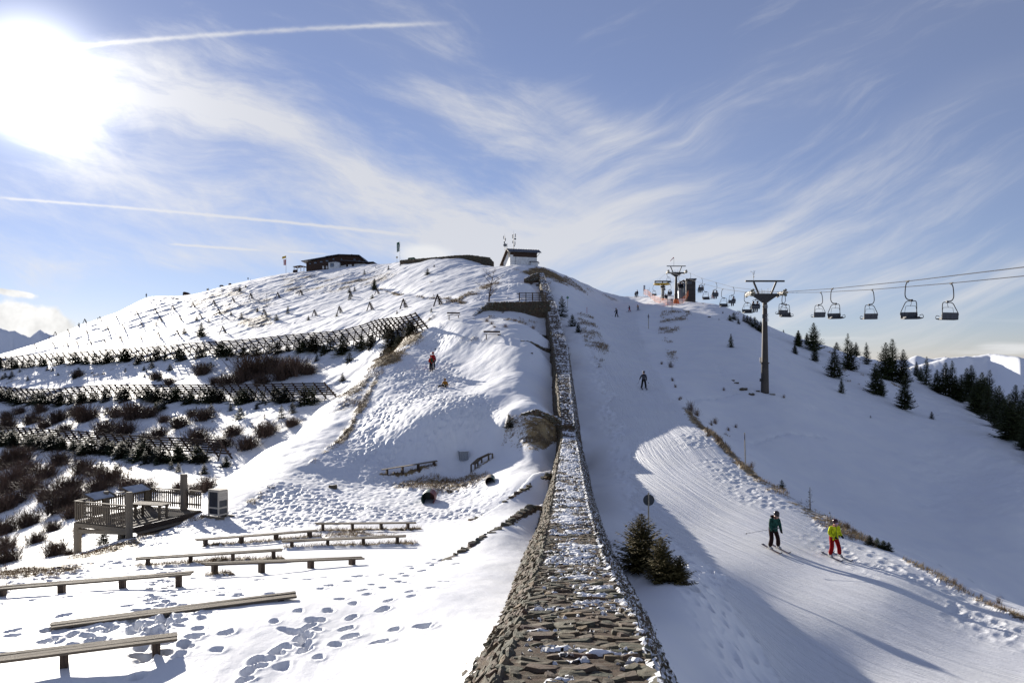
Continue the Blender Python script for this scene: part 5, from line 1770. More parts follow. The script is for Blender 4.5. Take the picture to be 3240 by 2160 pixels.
# --- leafless bushes
def bush_mesh(seed, n=210, W=1.0, H=1.0, mat=None, name='branches'):
    r_ = random.Random(seed); mb = MB()
    for k in range(n):
        a = r_.uniform(0, 6.28); tilt = abs(r_.gauss(.0, .62)) + .08
        l_ = r_.uniform(.5, 1.05) * H
        b0 = Vector((r_.gauss(0, .16) * W, r_.gauss(0, .16) * W, -.05))
        d = Vector((math.cos(a) * math.sin(tilt) + .06, math.sin(a) * math.sin(tilt), math.cos(tilt)))
        pts = [b0]; cur = b0; seg = 4
        for i in range(seg):
            d = (d + Vector((math.cos(a) * .05, math.sin(a) * .05, .16 * (tilt > .5))) + Vector([r_.uniform(-.14, .14) for _ in range(3)])).normalized()
            cur = cur + d * l_ / seg; pts.append(cur)
        w = Vector((-math.sin(a), math.cos(a), r_.uniform(-.4, .4))).normalized()
        wd = .011
        vs = []; fs = []
        for i, p in enumerate(pts):
            ww = wd * (1 - .75 * i / seg)
            vs += [p - w * ww, p + w * ww]
            if i: fs.append((2 * i - 2, 2 * i - 1, 2 * i + 1, 2 * i))
        mb.raw(vs, fs)
        for i in (1, 2, 3):
            for s in range(2):
                e = pts[i] + (d + Vector([r_.uniform(-.8, .8) for _ in range(3)])).normalized() * l_ * r_.uniform(.14, .30)
                mb.raw([pts[i] - w * .006, pts[i] + w * .006, e], [(0, 1, 2)])
    return mb.mesh(name, mat or M_twig)


BU = [bush_mesh(s, 420) for s in (1, 2, 3, 4)]
BUL = [bush_mesh(s, 90, mat=M_twig_l) for s in (7, 8)]


def bush(p, W, H, meshes, label, group=None, cat='bush'):
    o = link('leafless_bush', rnd.choice(meshes), None, p, (0, 0, rnd.uniform(0, 6.28)))
    o.scale = (W, W * .9, H)
    tagit(o, label, cat, group)
    return o


zones = []
B1 = [(1350, 815, 190), (1560, 805, 160), (1450, 790, 150), (1290, 845, 110), (1075, 800, 100), (830, 830, 70), (412, 815, 60), (900, 855, 60), (1140, 850, 60), (1640, 800, 80), (1200, 858, 90), (1500, 830, 110), (1395, 855, 90)]
for x, y, w in B1: zones.append(('between the upper two slatted fences', x / 1.68, 700 + y / 1.68, w / 1.68))
B2 = [(50, 285, 110), (240, 315, 140), (430, 300, 150), (640, 290, 190), (870, 260, 130), (990, 275, 200), (1110, 265, 130), (1520, 285, 150), (1340, 340, 150), (780, 385, 170), (920, 395, 170), (1180, 415, 130), (1470, 455, 190), (1730, 400, 130), (1650, 490, 150), (1840, 500, 160), (1980, 400, 180),
      (2180, 330, 110), (1430, 260, 90), (480, 375, 110), (60, 350, 140), (330, 350, 120), (1080, 430, 90), (1220, 300, 90), (560, 250, 110), (140, 240, 90), (300, 230, 100)]
for x, y, w in B2: zones.append(('between the lower two slatted fences', x / 2.352, 1200 + y / 2.352, w / 2.352))
B3 = [(60, 640, 220), (150, 600, 190), (450, 620, 170), (620, 680, 190), (330, 720, 180), (100, 780, 240), (500, 830, 230), (820, 770, 230), (720, 820, 160), (450, 960, 250), (220, 1070, 190), (270, 1200, 150), (390, 1110, 130), (30, 960, 200), (40, 1130, 200), (420, 1290, 200), (60, 1340, 200), (1080, 820, 170), (1550, 810, 170), (1340, 810, 120),
      (560, 900, 190), (960, 800, 150), (240, 820, 190), (20, 1250, 190), (340, 880, 160), (540, 1010, 150), (200, 680, 170), (30, 840, 210), (600, 1130, 110), (130, 900, 150), (1450, 820, 110), (700, 700, 120), (520, 1290, 90)]
for x, y, w in B3: zones.append(('in the gully left of the viewing deck' if x < 640 and y > 740 else 'below the lowest slatted fence', x / 2.352, 1200 + y / 2.352, w / 2.352))
byz = {}
for where, u, v, w in zones: byz.setdefault(where, []).append((u, v, w))
for where, lst in byz.items():
    lst.sort()
    for i, (u, v, w) in enumerate(lst):
        p = hit(u, v + 6)
        Wm = w / FPX * p.y
        bush(p - Vector((0, 0, .1)), Wm * 1.15, Wm * .80, BU, '%s leafless brown bush %s, %s from the left' % ('wide' if w > 65 else 'small', where, ORD[i] if i < 30 else 'last'), 'leafless bushes ' + where)
# pale bushes and weeds near the piste
PB = [(2093, 1152, 14), (2122, 1162, 26), (2128, 1205, 16), (2137, 1225, 14), (2150, 1265, 14), (2185, 1298, 40), (2205, 1315, 34), (2262, 1340, 26), (2240, 1380, 30), (2272, 1395, 24), (2305, 1362, 16), (2290, 1235, 14), (2328, 1352, 16), (2680, 1672, 30), (2700, 1685, 20), (2155, 1262, 12), (2480, 1258, 14),
      (2250, 1345, 20), (2378, 1478, 26), (3020, 1845, 24), (3160, 1908, 28), (3105, 1890, 18)]
for i, (u, v, w) in enumerate(sorted(PB)):
    p = hit(u, v)
    Wm = w / FPX * p.y
    bush(p, Wm * .8, Wm * 1.0, BUL, 'dry pale shrub along the outer piste edge, %s from the left' % ORD[i], 'dry shrubs along the piste edge', 'shrub')
GB = [(1540, 1018, 30), (1555, 1025, 26), (1600, 1035, 26), (1630, 1015, 18), (1686, 1040, 30), (1682, 900, 20), (1700, 905, 24), (1565, 1036, 20), (1590, 990, 16)]
for i, (u, v, w) in enumerate(sorted(GB)):
    p = hit(u, v)
    Wm = w / FPX * p.y
    bush(p, Wm * .7, Wm * .5, BUL, 'low dry shrub by the terrace wall, %s from the left' % ORD[i], 'dry shrubs below the terrace', 'shrub')

# --- leafless tree on the terrace corner
def bare_tree(p, H, label):
    r_ = random.Random(77); tk = MB(); br = MB()
    def grow(a, d, l_, rad, lev, mb):
        pts = [a]; cur = a
        for i in range(4):
            d = (d + Vector([r_.uniform(-.16, .16) for _ in range(3)]) + Vector((0, 0, .05))).normalized()
            cur = cur + d * l_ / 4; pts.append(cur)
        mb.tube(pts, rad, 5 if lev < 2 else 3, rad * .45)
        if lev < 4:
            for k in range((8, 5, 4, 3)[lev]):
                i = r_.choice((1, 2, 3, 4) if lev else (1, 2, 2, 3, 3, 4))
                a2 = r_.uniform(0, 6.28)
                nd_ = (d * .5 + Vector((math.cos(a2), math.sin(a2), r_.uniform(-.1, .6)))).normalized()
                grow(pts[i], nd_, l_ * r_.uniform(.45, .66) * (.72 if lev == 0 else 1), rad * .42, lev + 1, br)
    grow(Vector((0, 0, -.3)), Vector((-.04, 0, 1)), H * .82, .13, 0, tk)
    r0 = empty('bare_tree', p, 0, label, 'tree')
    tk.build('trunk', M_twig, r0); br.build('crown', M_twig, r0)
bare_tree(hit(1547, 954, ymin=100), 4.6, 'leafless reddish-brown tree at the left end of the terrace wall')

# --- dry grass where the snow has melted
def grass_stuff():
    rs = np.random.RandomState(3)
    w_ = (grassm * (_la[None] < math.log(175)) * np.ones_like(XX))
    # area of each grid cell so that the blades are even on the ground
    area = np.gradient(XX, axis=0) * np.gradient(YY, axis=1)
    scr = w_ * area / (YY ** 1.55)
    pr = scr.ravel() / scr.sum()
    N = 46000
    ix = rs.choice(pr.size, N, p=pr)
    P = P3[ix].copy()
    Yd = P[:, 1]
    P[:, 0] += rs.uniform(-.5, .5, N) * .0016 * Yd; P[:, 1] += rs.uniform(-.5, .5, N) * .004 * Yd
    hh = rs.uniform(.05, .20, N) * np.interp(Yd, [14, 40, 150], [.8, 1.0, 2.2])
    wd = np.interp(Yd, [14, 40, 150], [.005, .010, .034])
    a = rs.uniform(0, 2 * np.pi, N); tl = rs.uniform(.3, 1.3, N) * hh
    a = np.where(rs.rand(N) < .6, a * .3 - .6, a)
    tip = P + np.stack([np.cos(a) * tl, np.sin(a) * tl, hh], -1)
    sd_ = np.stack([-np.sin(a) * wd, np.cos(a) * wd, np.zeros(N)], -1)
    base = P - np.array([0, 0, .02])
    V = np.stack([base - sd_, base + sd_, tip], 1).reshape(-1, 3)
    me = bpy.data.meshes.new('dry_grass')
    me.vertices.add(3 * N); me.vertices.foreach_set('co', V.astype(np.float32).ravel())
    me.loops.add(3 * N); me.loops.foreach_set('vertex_index', np.arange(3 * N, dtype=np.int32))
    me.polygons.add(N); me.polygons.foreach_set('loop_start', np.arange(N, dtype=np.int32) * 3)
    me.update(calc_edges=True)
    m_, q, b = material('dry_grass')
    geo = q.n('ShaderNodeNewGeometry')
    c_ = q.mix(geo.outputs['Random Per Island'], (.36, .26, .12), (.14, .09, .045))
    c_ = q.mix(q.ss(q.noise(geo.outputs['Position'], .9, 3, .6), .42, .6), c_, (.20, .12, .05))
    q.l.new(c_, b.inputs['Base Color']); b.inputs['Roughness'].default_value = .8
    me.materials.append(m_)
    o = link('dry_grass', me)
    tagit(o, 'dry brown grass poking through the snow along the ridges and under the benches', 'grass', kind='stuff')


grass_stuff()

# ---------------------------------------------------------------- walls and small things on the summit hill
def W3(u, v, Y):
    return Vector(((u - CU) / FPX * Y, Y, (CV - v) / FPX * Y))


def on(u, Y, dz=0.0):
    X = (u - CU) / FPX * Y
    return Vector((X, Y, zq(X, Y) + dz))


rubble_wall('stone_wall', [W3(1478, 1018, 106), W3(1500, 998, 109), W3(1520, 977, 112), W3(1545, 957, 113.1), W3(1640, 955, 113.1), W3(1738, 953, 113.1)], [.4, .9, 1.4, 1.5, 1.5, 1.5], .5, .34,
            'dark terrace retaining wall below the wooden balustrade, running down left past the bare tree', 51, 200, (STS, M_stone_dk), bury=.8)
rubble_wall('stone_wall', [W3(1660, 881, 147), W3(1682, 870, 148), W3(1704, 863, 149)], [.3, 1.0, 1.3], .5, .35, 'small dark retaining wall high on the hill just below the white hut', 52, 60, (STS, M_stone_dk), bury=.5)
rubble_wall('stone_wall', [W3(1268, 824, 226), W3(1340, 818, 215), W3(1400, 813, 207), W3(1438, 809, 203), W3(1482, 807, 200), W3(1546, 815, 196), W3(1560, 829, 194)], [.5, .8, 1.0, 1.3, 1.5, 1.3, .5], .6, .42,
            'stone wall along the very top of the hill, left of the white hut', 53, 220, (STM, M_stone_i), bury=1.6)
for k, (pts, lab) in enumerate((([on(1812, 60.2, 1.1), on(1760, 60.6, .7), on(1700, 60.6, .35), on(1655, 60.8, .05)], 'thick cross wall joining the big wall beside the grassy mound'),
                                ([on(1748, 91, .30), on(1715, 90, .18), on(1680, 88.5, .12), on(1655, 87, .02)], 'thin stone ledge crossing the slope left of the upper wall'),
                                ([on(1738, 103, .30), on(1710, 101, .15), on(1675, 99, .05)], 'curved stone ledge with a snow drift just below the terrace wall'))):
    rubble_wall('low_stone_wall', pts, [.9, .7, .5, .3], .55 if k == 0 else .4, .30, lab, 60 + k, 60, (STS, M_stone_sni), bury=.5)

M_white = simple('white_render', (.78, .78, .76), .85, var=.08, scale=2)
M_brown = simple('dark_brown_boards', (.060, .030, .018), .8, var=.35, scale=4, stretch=(6, 1, 1))
M_roofm = simple('dark_sheet_roof', (.085, .095, .12), .45, .3, var=.15)
M_glass = simple('window_glass', (.20, .25, .32), .12, var=.3, scale=1.5)
M_green = simple('green_cloth', (.012, .10, .055), .7, var=.3, scale=3)
M_yel = simple('yellow_paint', (.70, .46, .04), .5, var=.15)
M_red = simple('red_cloth', (.50, .025, .022), .7, var=.2)
M_orange = simple('orange_cloth', (.75, .17, .03), .7, var=.2)
M_whitec = simple('white_cloth', (.75, .75, .73), .7, var=.1)

# ---- terrace balustrade
a0, a1 = W3(1643, 952, 113.5), W3(1727, 952, 113.5)
bal = empty('wooden_balustrade', a0, 0, 'wooden balustrade with snowy rails on the terrace wall beside the upper wall', 'balustrade')
Lb = (a1 - a0).length
for z, h in ((1.12, .09), (.78, .05), (.45, .05), (.15, .07)): bar('rail', (0, 0, z), (Lb, 0, z), .07, h, M_woodd, bal)
for i in range(5): bar('post', (Lb * i / 4, .02, -.2), (Lb * i / 4, .02, 1.2), .13, .13, M_woodd, bal, up=(1, 0, 0))
for i in range(22): bar('baluster', (Lb * (i + .5) / 22, .0, .12), (Lb * (i + .5) / 22, .0, 1.08), .045, .03, M_wood, bal, up=(1, 0, 0))
bar('rail', (-.35, .1, 1.1), (-.1, 1.6, 1.1), .07, .09, M_woodd, bal)
bar('rail', (Lb * .95, .1, .1), (Lb * 1.0, 1.6, .3), .07, .09, M_woodd, bal)

# ---- summit hut
hy = 170.0
hp = W3(1614, 846, hy)
hut = empty('summit_hut', (hp.x, hp.y, hp.z), R(17), 'white hut with brown boards and dark metal roof at the top of the wall', 'hut')
w, d, h = 6.0, 4.9, 3.15
mb = MB(); mb.raw([(0, 0, -1.2), (w, 0, -1.2), (w, d, -1.2), (0, d, -1.2), (0, 0, 3.2), (w, 0, 3.2), (w, d, 1.6), (0, d, 1.6), (0, 1.0, 3.75), (w, 1.0, 3.75)],
                  [(0, 1, 5, 4), (1, 2, 6, 9, 5), (2, 3, 7, 6), (3, 0, 4, 8, 7), (4, 5, 9, 8), (8, 9, 6, 7)])
mb.build('wall', M_white, hut)
mb = MB(); mb.box((w / 2 + .35, -.03, 2.78), (w - .7, .05, .95)); mb.box((.35, -.03, 2.98), (.72, .05, .52)); mb.build('board_cladding', M_brown, hut)
for i in range(4): bar('gable_board', (-.04, .2 + .28 * i, 2.3), (-.04, .2 + .28 * i, 3.2 + .12 * i), .2, .03, M_pale, hut, up=(0, 1, 0))
def slab(P, th, name, mat, par):
    up_ = (Vector(P[1]) - Vector(P[0])).cross(Vector(P[3]) - Vector(P[0])).normalized() * th
    mb = MB(); mb.raw([Vector(p) for p in P] + [Vector(p) + up_ for p in P], [(3, 2, 1, 0), (4, 5, 6, 7), (0, 1, 5, 4), (1, 2, 6, 5), (2, 3, 7, 6), (3, 0, 4, 7)])
    return mb.build(name, mat, par)
rf = slab([(-.55, -.75, 3.22), (w + .75, -.75, 3.22), (w + .75, 1.0, 4.02), (-.55, 1.0, 4.02)], .12, 'roof', M_roofm, hut)
for i in range(13): bar('roof_rib', (-.3 + i * .56, -.74, 3.37), (-.3 + i * .56, .99, 4.17), .05, .05, M_roofm, rf)
slab([(-.55, 1.02, 4.02), (w + .75, 1.02, 4.02), (w + .75, d + 1.3, 1.0), (-.55, d + 1.3, 1.0)], .14, 'roof', M_brown, hut)
bar('roof_edge', (-.6, -.76, 3.26), (-.6, 1.0, 4.06), .08, .2, M_pale, hut)
mb = MB(); mb.box((w - .75, -.35, .25), (1.5, .7, 2.0)); mb.build('annex', M_white, hut)
bar('annex_roof', (w - 1.75, -.45, 1.32), (w + .1, -.45, 1.32), 1.0, .14, M_roofm, hut)
bar('roof_brace', (w + .5, -.3, 3.2), (w, -.05, 2.5), .08, .08, M_pale, hut)
bar('drain_pipe', (1.15, -.06, -.5), (1.15, -.06, 2.4), .05, .05, M_metal, hut, up=(1, 0, 0))
bar('light_bracket', (w, -.2, 1.0), (w + .45, -.2, 1.15), .12, .25, M_dmetal, hut)
M_ant = simple('antenna_grey', (.16, .17, .18), .5, .3, var=.2)
def mast(u, v0, v1, lab, items, Y=hy + .8):
    b = W3(u, v0, Y); H = (v0 - v1) / FPX * Y
    r0 = empty('antenna_mast', b, 0, lab, 'antenna')
    mb = MB(); mb.tube([(0, 0, -.5), (0, 0, H * .82)], .055, 6); mb.tube([(0, 0, H * .82), (0, 0, H)], .015, 4); mb.build('pole', M_dmetal, r0)
    for (x, z, hh, ww) in items:
        mb = MB()
        if hh < 0:
            mb.ell((x, -.1, z), (-hh, .1, -hh), 12, 8); mb.build('dish', M_ant, r0)
        else:
            mb.box((x, 0, z), (ww, .12, hh)); mb.beam((0, 0, z - hh * .3), (x, 0, z - hh * .3), .03); mb.beam((0, 0, z + hh * .3), (x, 0, z + hh * .3), .03)
            mb.build('panel', M_ant, r0)
mast(1625, 786, 731, 'taller antenna mast with many panels on the hut roof', [(.40, 2.75, .75, .15), (-.22, 2.55, .8, .14), (.30, 1.1, .75, .16), (-.2, 1.35, .5, .14), (.33, 2.0, -.22, 0), (.15, .55, .3, .2)])
mast(1597, 784, 740, 'thinner antenna mast with a round dish on the hut gable', [(-.22, 2.2, .65, .14), (.16, 1.75, .6, .14), (-.1, 1.15, .35, .2), (.05, .55, -.36, 0)])
mast(1604, 784, 769, 'short thick antenna stub beside the mast with the dish', [(.0, .5, .8, .12)])
tnt = W3(1302, 826, 224)
tn = empty('green_shed', tnt, 0, 'green tarpaulin covered shed on the skyline by the hilltop wall', 'shed')
mb = MB(); mb.raw([(-1.7, 0, -.8), (1.5, 0, -.8), (1.5, 2, -.8), (-1.7, 2, -.8), (-.9, .2, .95), (.7, .2, 1.1), (.7, 1.8, 1.1), (-.9, 1.8, .95), (1.3, .1, .55), (1.3, 1.9, .55)],
                  [(0, 1, 8, 5, 4), (1, 2, 9, 8), (2, 3, 7, 6, 9), (3, 0, 4, 7), (4, 5, 6, 7), (5, 8, 9, 6)]); mb.build('cover', M_green, tn)
bar('ridge_pole', (-.9, 1, 1.0), (.7, 1, 1.15), .08, .08, M_dmetal, tn)

# ---- mountain lodge
ly = 281.0
K = ly / FPX
lo_ = W3(957, 856, ly)
lodge = empty('mountain_lodge', lo_, 0, 'long dark wooden mountain lodge with low gabled roofs on the left skyline', 'lodge')
def LV(u, v, dy=0.0): return Vector(((u - 957) * K, dy, (856 - v) * K))
def volume(name, pts, dep, mat, par, dy=0.0):
    """extrude a front outline (photo pixels) backwards by dep metres"""
    P = [LV(u, v, dy) for u, v in pts]; n = len(P)
    mb = MB(); mb.raw(P + [p + Vector((0, dep, 0)) for p in P], [tuple(range(n)), tuple(reversed(range(n, 2 * n)))] + [(i, i + n, (i + 1) % n + n, (i + 1) % n) for i in range(n)])
    return mb.build(name, mat, par)
volume('wall', [(969, 866), (969, 829), (1034, 816), (1073, 809), (1136, 811), (1158, 830), (1158, 866)], 12, M_brown, lodge)
volume('wall', [(1150, 866), (1150, 832), (1185, 832), (1192, 842), (1192, 866)], 8, M_brown, lodge, .6)
for a, b, dy in (((955, 828), (1034, 814), -1.0), ((1032, 813.5), (1074, 807), -1.2), ((1073, 807), (1138, 809), -1.2), ((1137, 809), (1163, 831), -1.0), ((1148, 831), (1182, 829.5), -.3), ((1181, 829.5), (1197, 839), -.3)):
    A = LV(*a, dy); B = LV(*b, dy)
    slab([A, B, B + Vector((0, 14, 0)), A + Vector((0, 14, 0))], .22, 'roof', M_roofm, lodge)
slab([LV(1082, 827, -2.6), LV(1160, 832, -2.6), LV(1160, 829, 0), LV(1082, 824, 0)], .18, 'roof', M_roofm, lodge)
for (u, v, ww, hh) in ((981, 834.5, 5, 5), (998, 831.5, 9, 5), (1016.5, 828.5, 9, 5), (1035, 825.5, 9, 5), (1055.5, 820, 6, 5.5), (1081, 820, 3.5, 5), (1122, 821, 8, 4), (1137.5, 826, 7, 5.5)):
    f_ = bar('window', LV(u - ww / 2, v, -.06), LV(u + ww / 2, v, -.06), .10, hh * K, M_white if False else M_dmetal, lodge)
    bar('pane', LV(u - ww / 2 + .8, v, -.13), LV(u - .3, v, -.13), .05, hh * K * .75, M_glass, lodge, under=f_)
    bar('pane', LV(u + .3, v, -.13), LV(u + ww / 2 - .8, v, -.13), .05, hh * K * .75, M_glass, lodge, under=f_)
volume('white_bay', [(1044, 866), (1044, 832), (1067, 830), (1079, 833), (1079, 866)], 3, M_white, lodge, -2.4)
volume('bay_roof', [(1042, 832), (1067, 829), (1081, 832), (1081, 834), (1067, 831), (1042, 834)], 3, M_roofm, lodge, -2.6)
f_ = bar('window', LV(1050, 841, -2.46), LV(1061, 841, -2.46), .08, 11 * K, M_dmetal, lodge)
bar('pane', LV(1051, 841, -2.53), LV(1055, 841, -2.53), .04, 9 * K, M_glass, lodge, under=f_); bar('pane', LV(1056, 841, -2.53), LV(1060, 841, -2.53), .04, 9 * K, M_glass, lodge, under=f_)
volume('white_base', [(1075, 866), (1075, 843), (1096, 839), (1096, 866)], 2, M_white, lodge, -.9)
volume('white_base', [(1103, 866), (1103, 838), (1114, 837), (1114, 866)], 2, M_white, lodge, -.9)
volume('white_base', [(1122, 866), (1122, 836), (1157, 835), (1157, 866)], 2, M_white, lodge, -.9)
for (u, w_) in ((1023, 5), (1034, 5)): bar('white_panel', LV(u - w_ / 2, 846, -.08), LV(u + w_ / 2, 846, -.08), .06, 9 * K, M_white, lodge)
bar('chimney', LV(1064, 812, 3), LV(1064, 804.5, 3), .5, .5, M_dmetal, lodge, up=(1, 0, 0))
mb = MB(); mb.ell(LV(1109, 804, 2), (.25, .12, .35), 12, 8); mb.tube([LV(1109, 812, 2), LV(1109, 804, 2)], .04, 5); mb.build('satellite_dish', M_dmetal, lodge)
for u in (934, 945, 955, 965): bar('porch_post', LV(u, 860, -1.4), LV(u, 845, -1.4), .22, .22, M_white, lodge, up=(1, 0, 0))
slab([LV(931, 846, -1.8), LV(953, 842.5, -1.8), LV(953, 842.5, 3), LV(931, 846, 3)], .16, 'porch_roof', M_brown, lodge)
slab([LV(953, 842.5, -1.8), LV(969, 845.5, -1.8), LV(969, 845.5, 3), LV(953, 842.5, 3)], .16, 'porch_roof', M_brown, lodge)
volume('porch_wall', [(930, 866), (931, 856), (943, 854), (946, 866)], .4, M_brown, lodge, -1.6)

# ---- flags
def flagpole(u, v0, v1, Y, cloths, lab):
    b = W3(u, v0, Y); H = (v0 - v1) / FPX * Y
    r0 = empty('flagpole', b, 0, lab, 'flag')
    mb = MB(); mb.tube([(0, 0, -1), (0, 0, H)], .06, 6); mb.build('pole', M_metal, r0)
    for (x0, x1, za, zb, mats, nm, dd) in cloths:
        n = len(mats)
        mb = MB()
        for i in range(n):
            mb.cur = i
            xa = x0 + (x1 - x0) * i / n; xb = x0 + (x1 - x0) * (i + 1) / n
            m = 6
            for j in range(m):
                t0, t1 = j / m, (j + 1) / m
                def q_(x, t): return (x, .12 * math.sin(t * 5 + x * 3), za + (zb - za) * t + dd * (x - x0))
                mb.quad(q_(xa, t0), q_(xb, t0), q_(xb, t1), q_(xa, t1))
        o = mb.build(nm, mats, r0)
        sm = o.modifiers.new('t', 'SOLIDIFY'); sm.thickness = .015
    return r0
flagpole(905, 865, 809, 283, [(-1.35, -.05, 5.9, 5.1, [M_yel], 'yellow_flag', .25), (-.85, -.05, 4.9, 2.9, [M_red, M_whitec, M_red], 'red_white_flag', .0)], 'flagpole with yellow flag over a red-white-red one, left of the lodge')
fp = flagpole(1265, 826, 763, 245, [(-.92, -.1, 5.6, 2.7, [M_green], 'green_banner', .3)], 'flagpole with a tall green banner with white lettering, right of the lodge')
tcv = bpy.data.curves.new('banner_text', 'FONT'); tcv.body = 'G\u00f6sser'; tcv.size = .82; tcv.extrude = .01
tob = bpy.data.objects.new('lettering', tcv); col.objects.link(tob)
dg = bpy.context.evaluated_depsgraph_get()
tme = bpy.data.meshes.new_from_object(tob.evaluated_get(dg)); bpy.data.objects.remove(tob)
tme.materials.clear(); tme.materials.append(M_whitec)
tx = link('lettering', tme, fp, (-.30, -.16, 2.75), (R(90), 0, 0)); tx.rotation_euler = Euler((R(90), R(-90), 0))
sgp = W3(1256, 827, 245)
sg = empty('yellow_sign', sgp, 0, 'small yellowish sign on a post left of the green banner', 'sign')
bar('post', (0, 0, -.8), (0, 0, .9), .06, .06, M_metal, sg, up=(1, 0, 0)); bar('board', (-.28, 0, 1.25), (.28, 0, 1.25), .04, .5, simple('cream_board', (.55, .47, .28), .6), sg)

# ---- things on the far left skyline
def P4(x, y): return 520 + x / 6.19, 850 + y / 6.19
def small(name, u, v, Y, lab, cat): return empty(name, W3(u, v, Y), 0, lab, cat)
Ys = 286
Ks = Ys / FPX
for (x0, x1, yt, yb, lab) in ((1080, 1160, 318, 435, 'left one of two roofed wooden frames on the far left skyline'), (1255, 1315, 285, 388, 'right and taller one of two roofed wooden frames on the far left skyline')):
    u0, v0 = P4(x0, yb); u1, v1 = P4(x1, yt)
    r0 = small('roofed_frame', (u0 + u1) / 2, v0, Ys, lab, 'shelter')
    ww = (u1 - u0) * Ks; hh = (v0 - v1) * Ks
    for s in (-1, 1): bar('post', (s * ww * .38, 0, -.6), (s * ww * .38, 0, hh - .4), .12, .12, M_brown, r0, up=(1, 0, 0))
    mb = MB(); mb.raw([(-ww / 2, -.5, hh - .5), (ww / 2, -.5, hh - .5), (ww * .3, 0, hh), (-ww * .3, 0, hh), (-ww / 2, .5, hh - .5), (ww / 2, .5, hh - .5)], [(0, 1, 2, 3), (3, 2, 5, 4), (0, 3, 4), (1, 5, 2), (0, 4, 5, 1)]); mb.build('roof', M_brown, r0)
    bar('lower_panel', (-ww * .36, 0, .25), (ww * .36, 0, .25), .1, .7, M_brown, r0)
u0, v0 = P4(1140, 420); u1, v1 = P4(1250, 385)
r0 = small('skyline_fence', u0, v0, Ys, 'little post and rail fence between the two roofed frames on the skyline', 'fence')
e = Vector(((u1 - u0) * Ks, 0, (v0 - v1) * Ks))
for i in range(4):
    p = e * (i / 3); bar('post', p - Vector((0, 0, .5)), p + Vector((0, 0, .75)), .08, .08, M_brown, r0, up=(1, 0, 0))
for z in (.25, .6): bar('rail', Vector((0, 0, z)), e + Vector((0, 0, z)), .05, .07, M_brown, r0)
u0, v0 = P4(745, 522)
r0 = small('low_roof_building', u0, v0, Ys, 'blue-grey roof of a low building half hidden behind the skyline', 'building')
def Q4(x, y, dy=0.0): a, b = P4(x, y); return Vector(((a - u0) * Ks, dy, (v0 - b) * Ks))
mb = MB(); mb.raw([Q4(745, 530, -3), Q4(1045, 530, -3), Q4(1045, 450, 1), Q4(800, 450, 1), Q4(745, 530, 5), Q4(1045, 530, 5)], [(0, 1, 2, 3), (3, 2, 5, 4), (0, 3, 4), (1, 5, 2), (0, 4, 5, 1)]); mb.build('roof', simple('slate_roof', (.15, .17, .22), .6), r0)
bar('wall', Q4(760, 560), Q4(1040, 560), 5, 1.2, M_brown, r0)
uu, vv = P4(870, 500)
flagpole(uu, vv + 3, vv - 20, Ys - 4, [(-.75, -.05, 2.3, .5, [M_whitec, simple('pale_yellow_cloth', (.6, .5, .25), .7), M_whitec], 'pale_banner', .1)], 'pole with a pale white and yellow banner before the low roof on the skyline')
u0, v0 = P4(360, 560)
r0 = small('curved_hut', u0, v0, Ys + 4, 'dark curved wooden structure on the far left skyline', 'structure hut')
r0['category'] = 'hut'
pts = [(360, 590), (360, 470), (372, 452), (400, 450), (430, 465), (470, 492), (520, 502), (615, 512), (618, 540), (645, 545), (640, 590)]
P = [Q4(x, y, 0) for x, y in pts]; n = len(P)
mb = MB(); mb.raw(P + [p + Vector((0, 3, 0)) for p in P], [tuple(range(n)), tuple(reversed(range(n, 2 * n)))] + [(i, i + n, (i + 1) % n + n, (i + 1) % n) for i in range(n)]); mb.build('shell', M_brown, r0)
bar('front_board', Q4(470, 560, -.1), Q4(485, 500, -.1), .08, .1, M_woodd, r0)
for (x, yt, yb, lab, tp_) in ((1640, 190, 285, 'round disc sign on a thin pole on the skyline', 1), (1690, 200, 275, 'small wooden signpost with a board on the skyline', 2)):
    u, v = P4(x, yb); H = (yb - yt) / 6.19 * Ks
    r0 = small('signpost', u, v, Ys, lab, 'sign')
    bar('post', (0, 0, -.6), (0, 0, H), .08, .08, M_brown, r0, up=(1, 0, 0))
    if tp_ == 1: mb = MB(); mb.ell((0, -.05, H), (.25, .05, .3), 10, 6); mb.build('disc', M_dmetal, r0)
    else: bar('board', (-.1, -.05, H * .5), (.7, -.05, H * .5), .05, .35, M_brown, r0); bar('post', (.6, 0, -.5), (.6, 0, H * .45), .08, .08, M_brown, r0, up=(1, 0, 0))

# ---- chairlift
NY, FY = 80.0, 163.0
LEFTC = [(20.4 + .04 * 20, 20, 3.55), (20.4 + .04 * 34.2, 34.2, 4.10), (22.2, 45.1, 4.62), (22.68, 56.9, 5.30), (23.14, 68.4, 6.1), (23.6, 80, 7.05), (25.1, 95.7, 8.88), (26.54, 110.8, 10.95), (27.9, 125, 13.0), (29.4, 141, 15.5), (31.5, 163, 18.6)]
RIGHTC = [(24.3, 20, 3.5), (25.08, 39.4, 4.29), (25.36, 46.4, 4.64), (25.8, 57.6, 5.30), (26.23, 68.3, 6.05), (26.74, 80, 7.05), (27.9, 91.5, 8.35), (29.44, 107, 10.15), (30.95, 122, 12.3), (32.55, 138, 14.65), (34.2, 154.5, 17.4), (35.06, 163, 18.65)]
M_cable = simple('steel_cable', (.07, .07, .075), .5, .5)
SY = 179.0
for pts, lab, end in ((LEFTC, 'lift cable on the left side of the pylons, nearer the camera', (2069.5, 900)), (RIGHTC, 'lift cable on the right side of the pylons', (2119, 900))):
    e = W3(end[0], end[1], SY)
    mb = MB(); mb.tube([Vector(p) for p in pts] + [e], .022, 6)
    tagit(mb.build('lift_cable', M_cable), lab, 'cable')
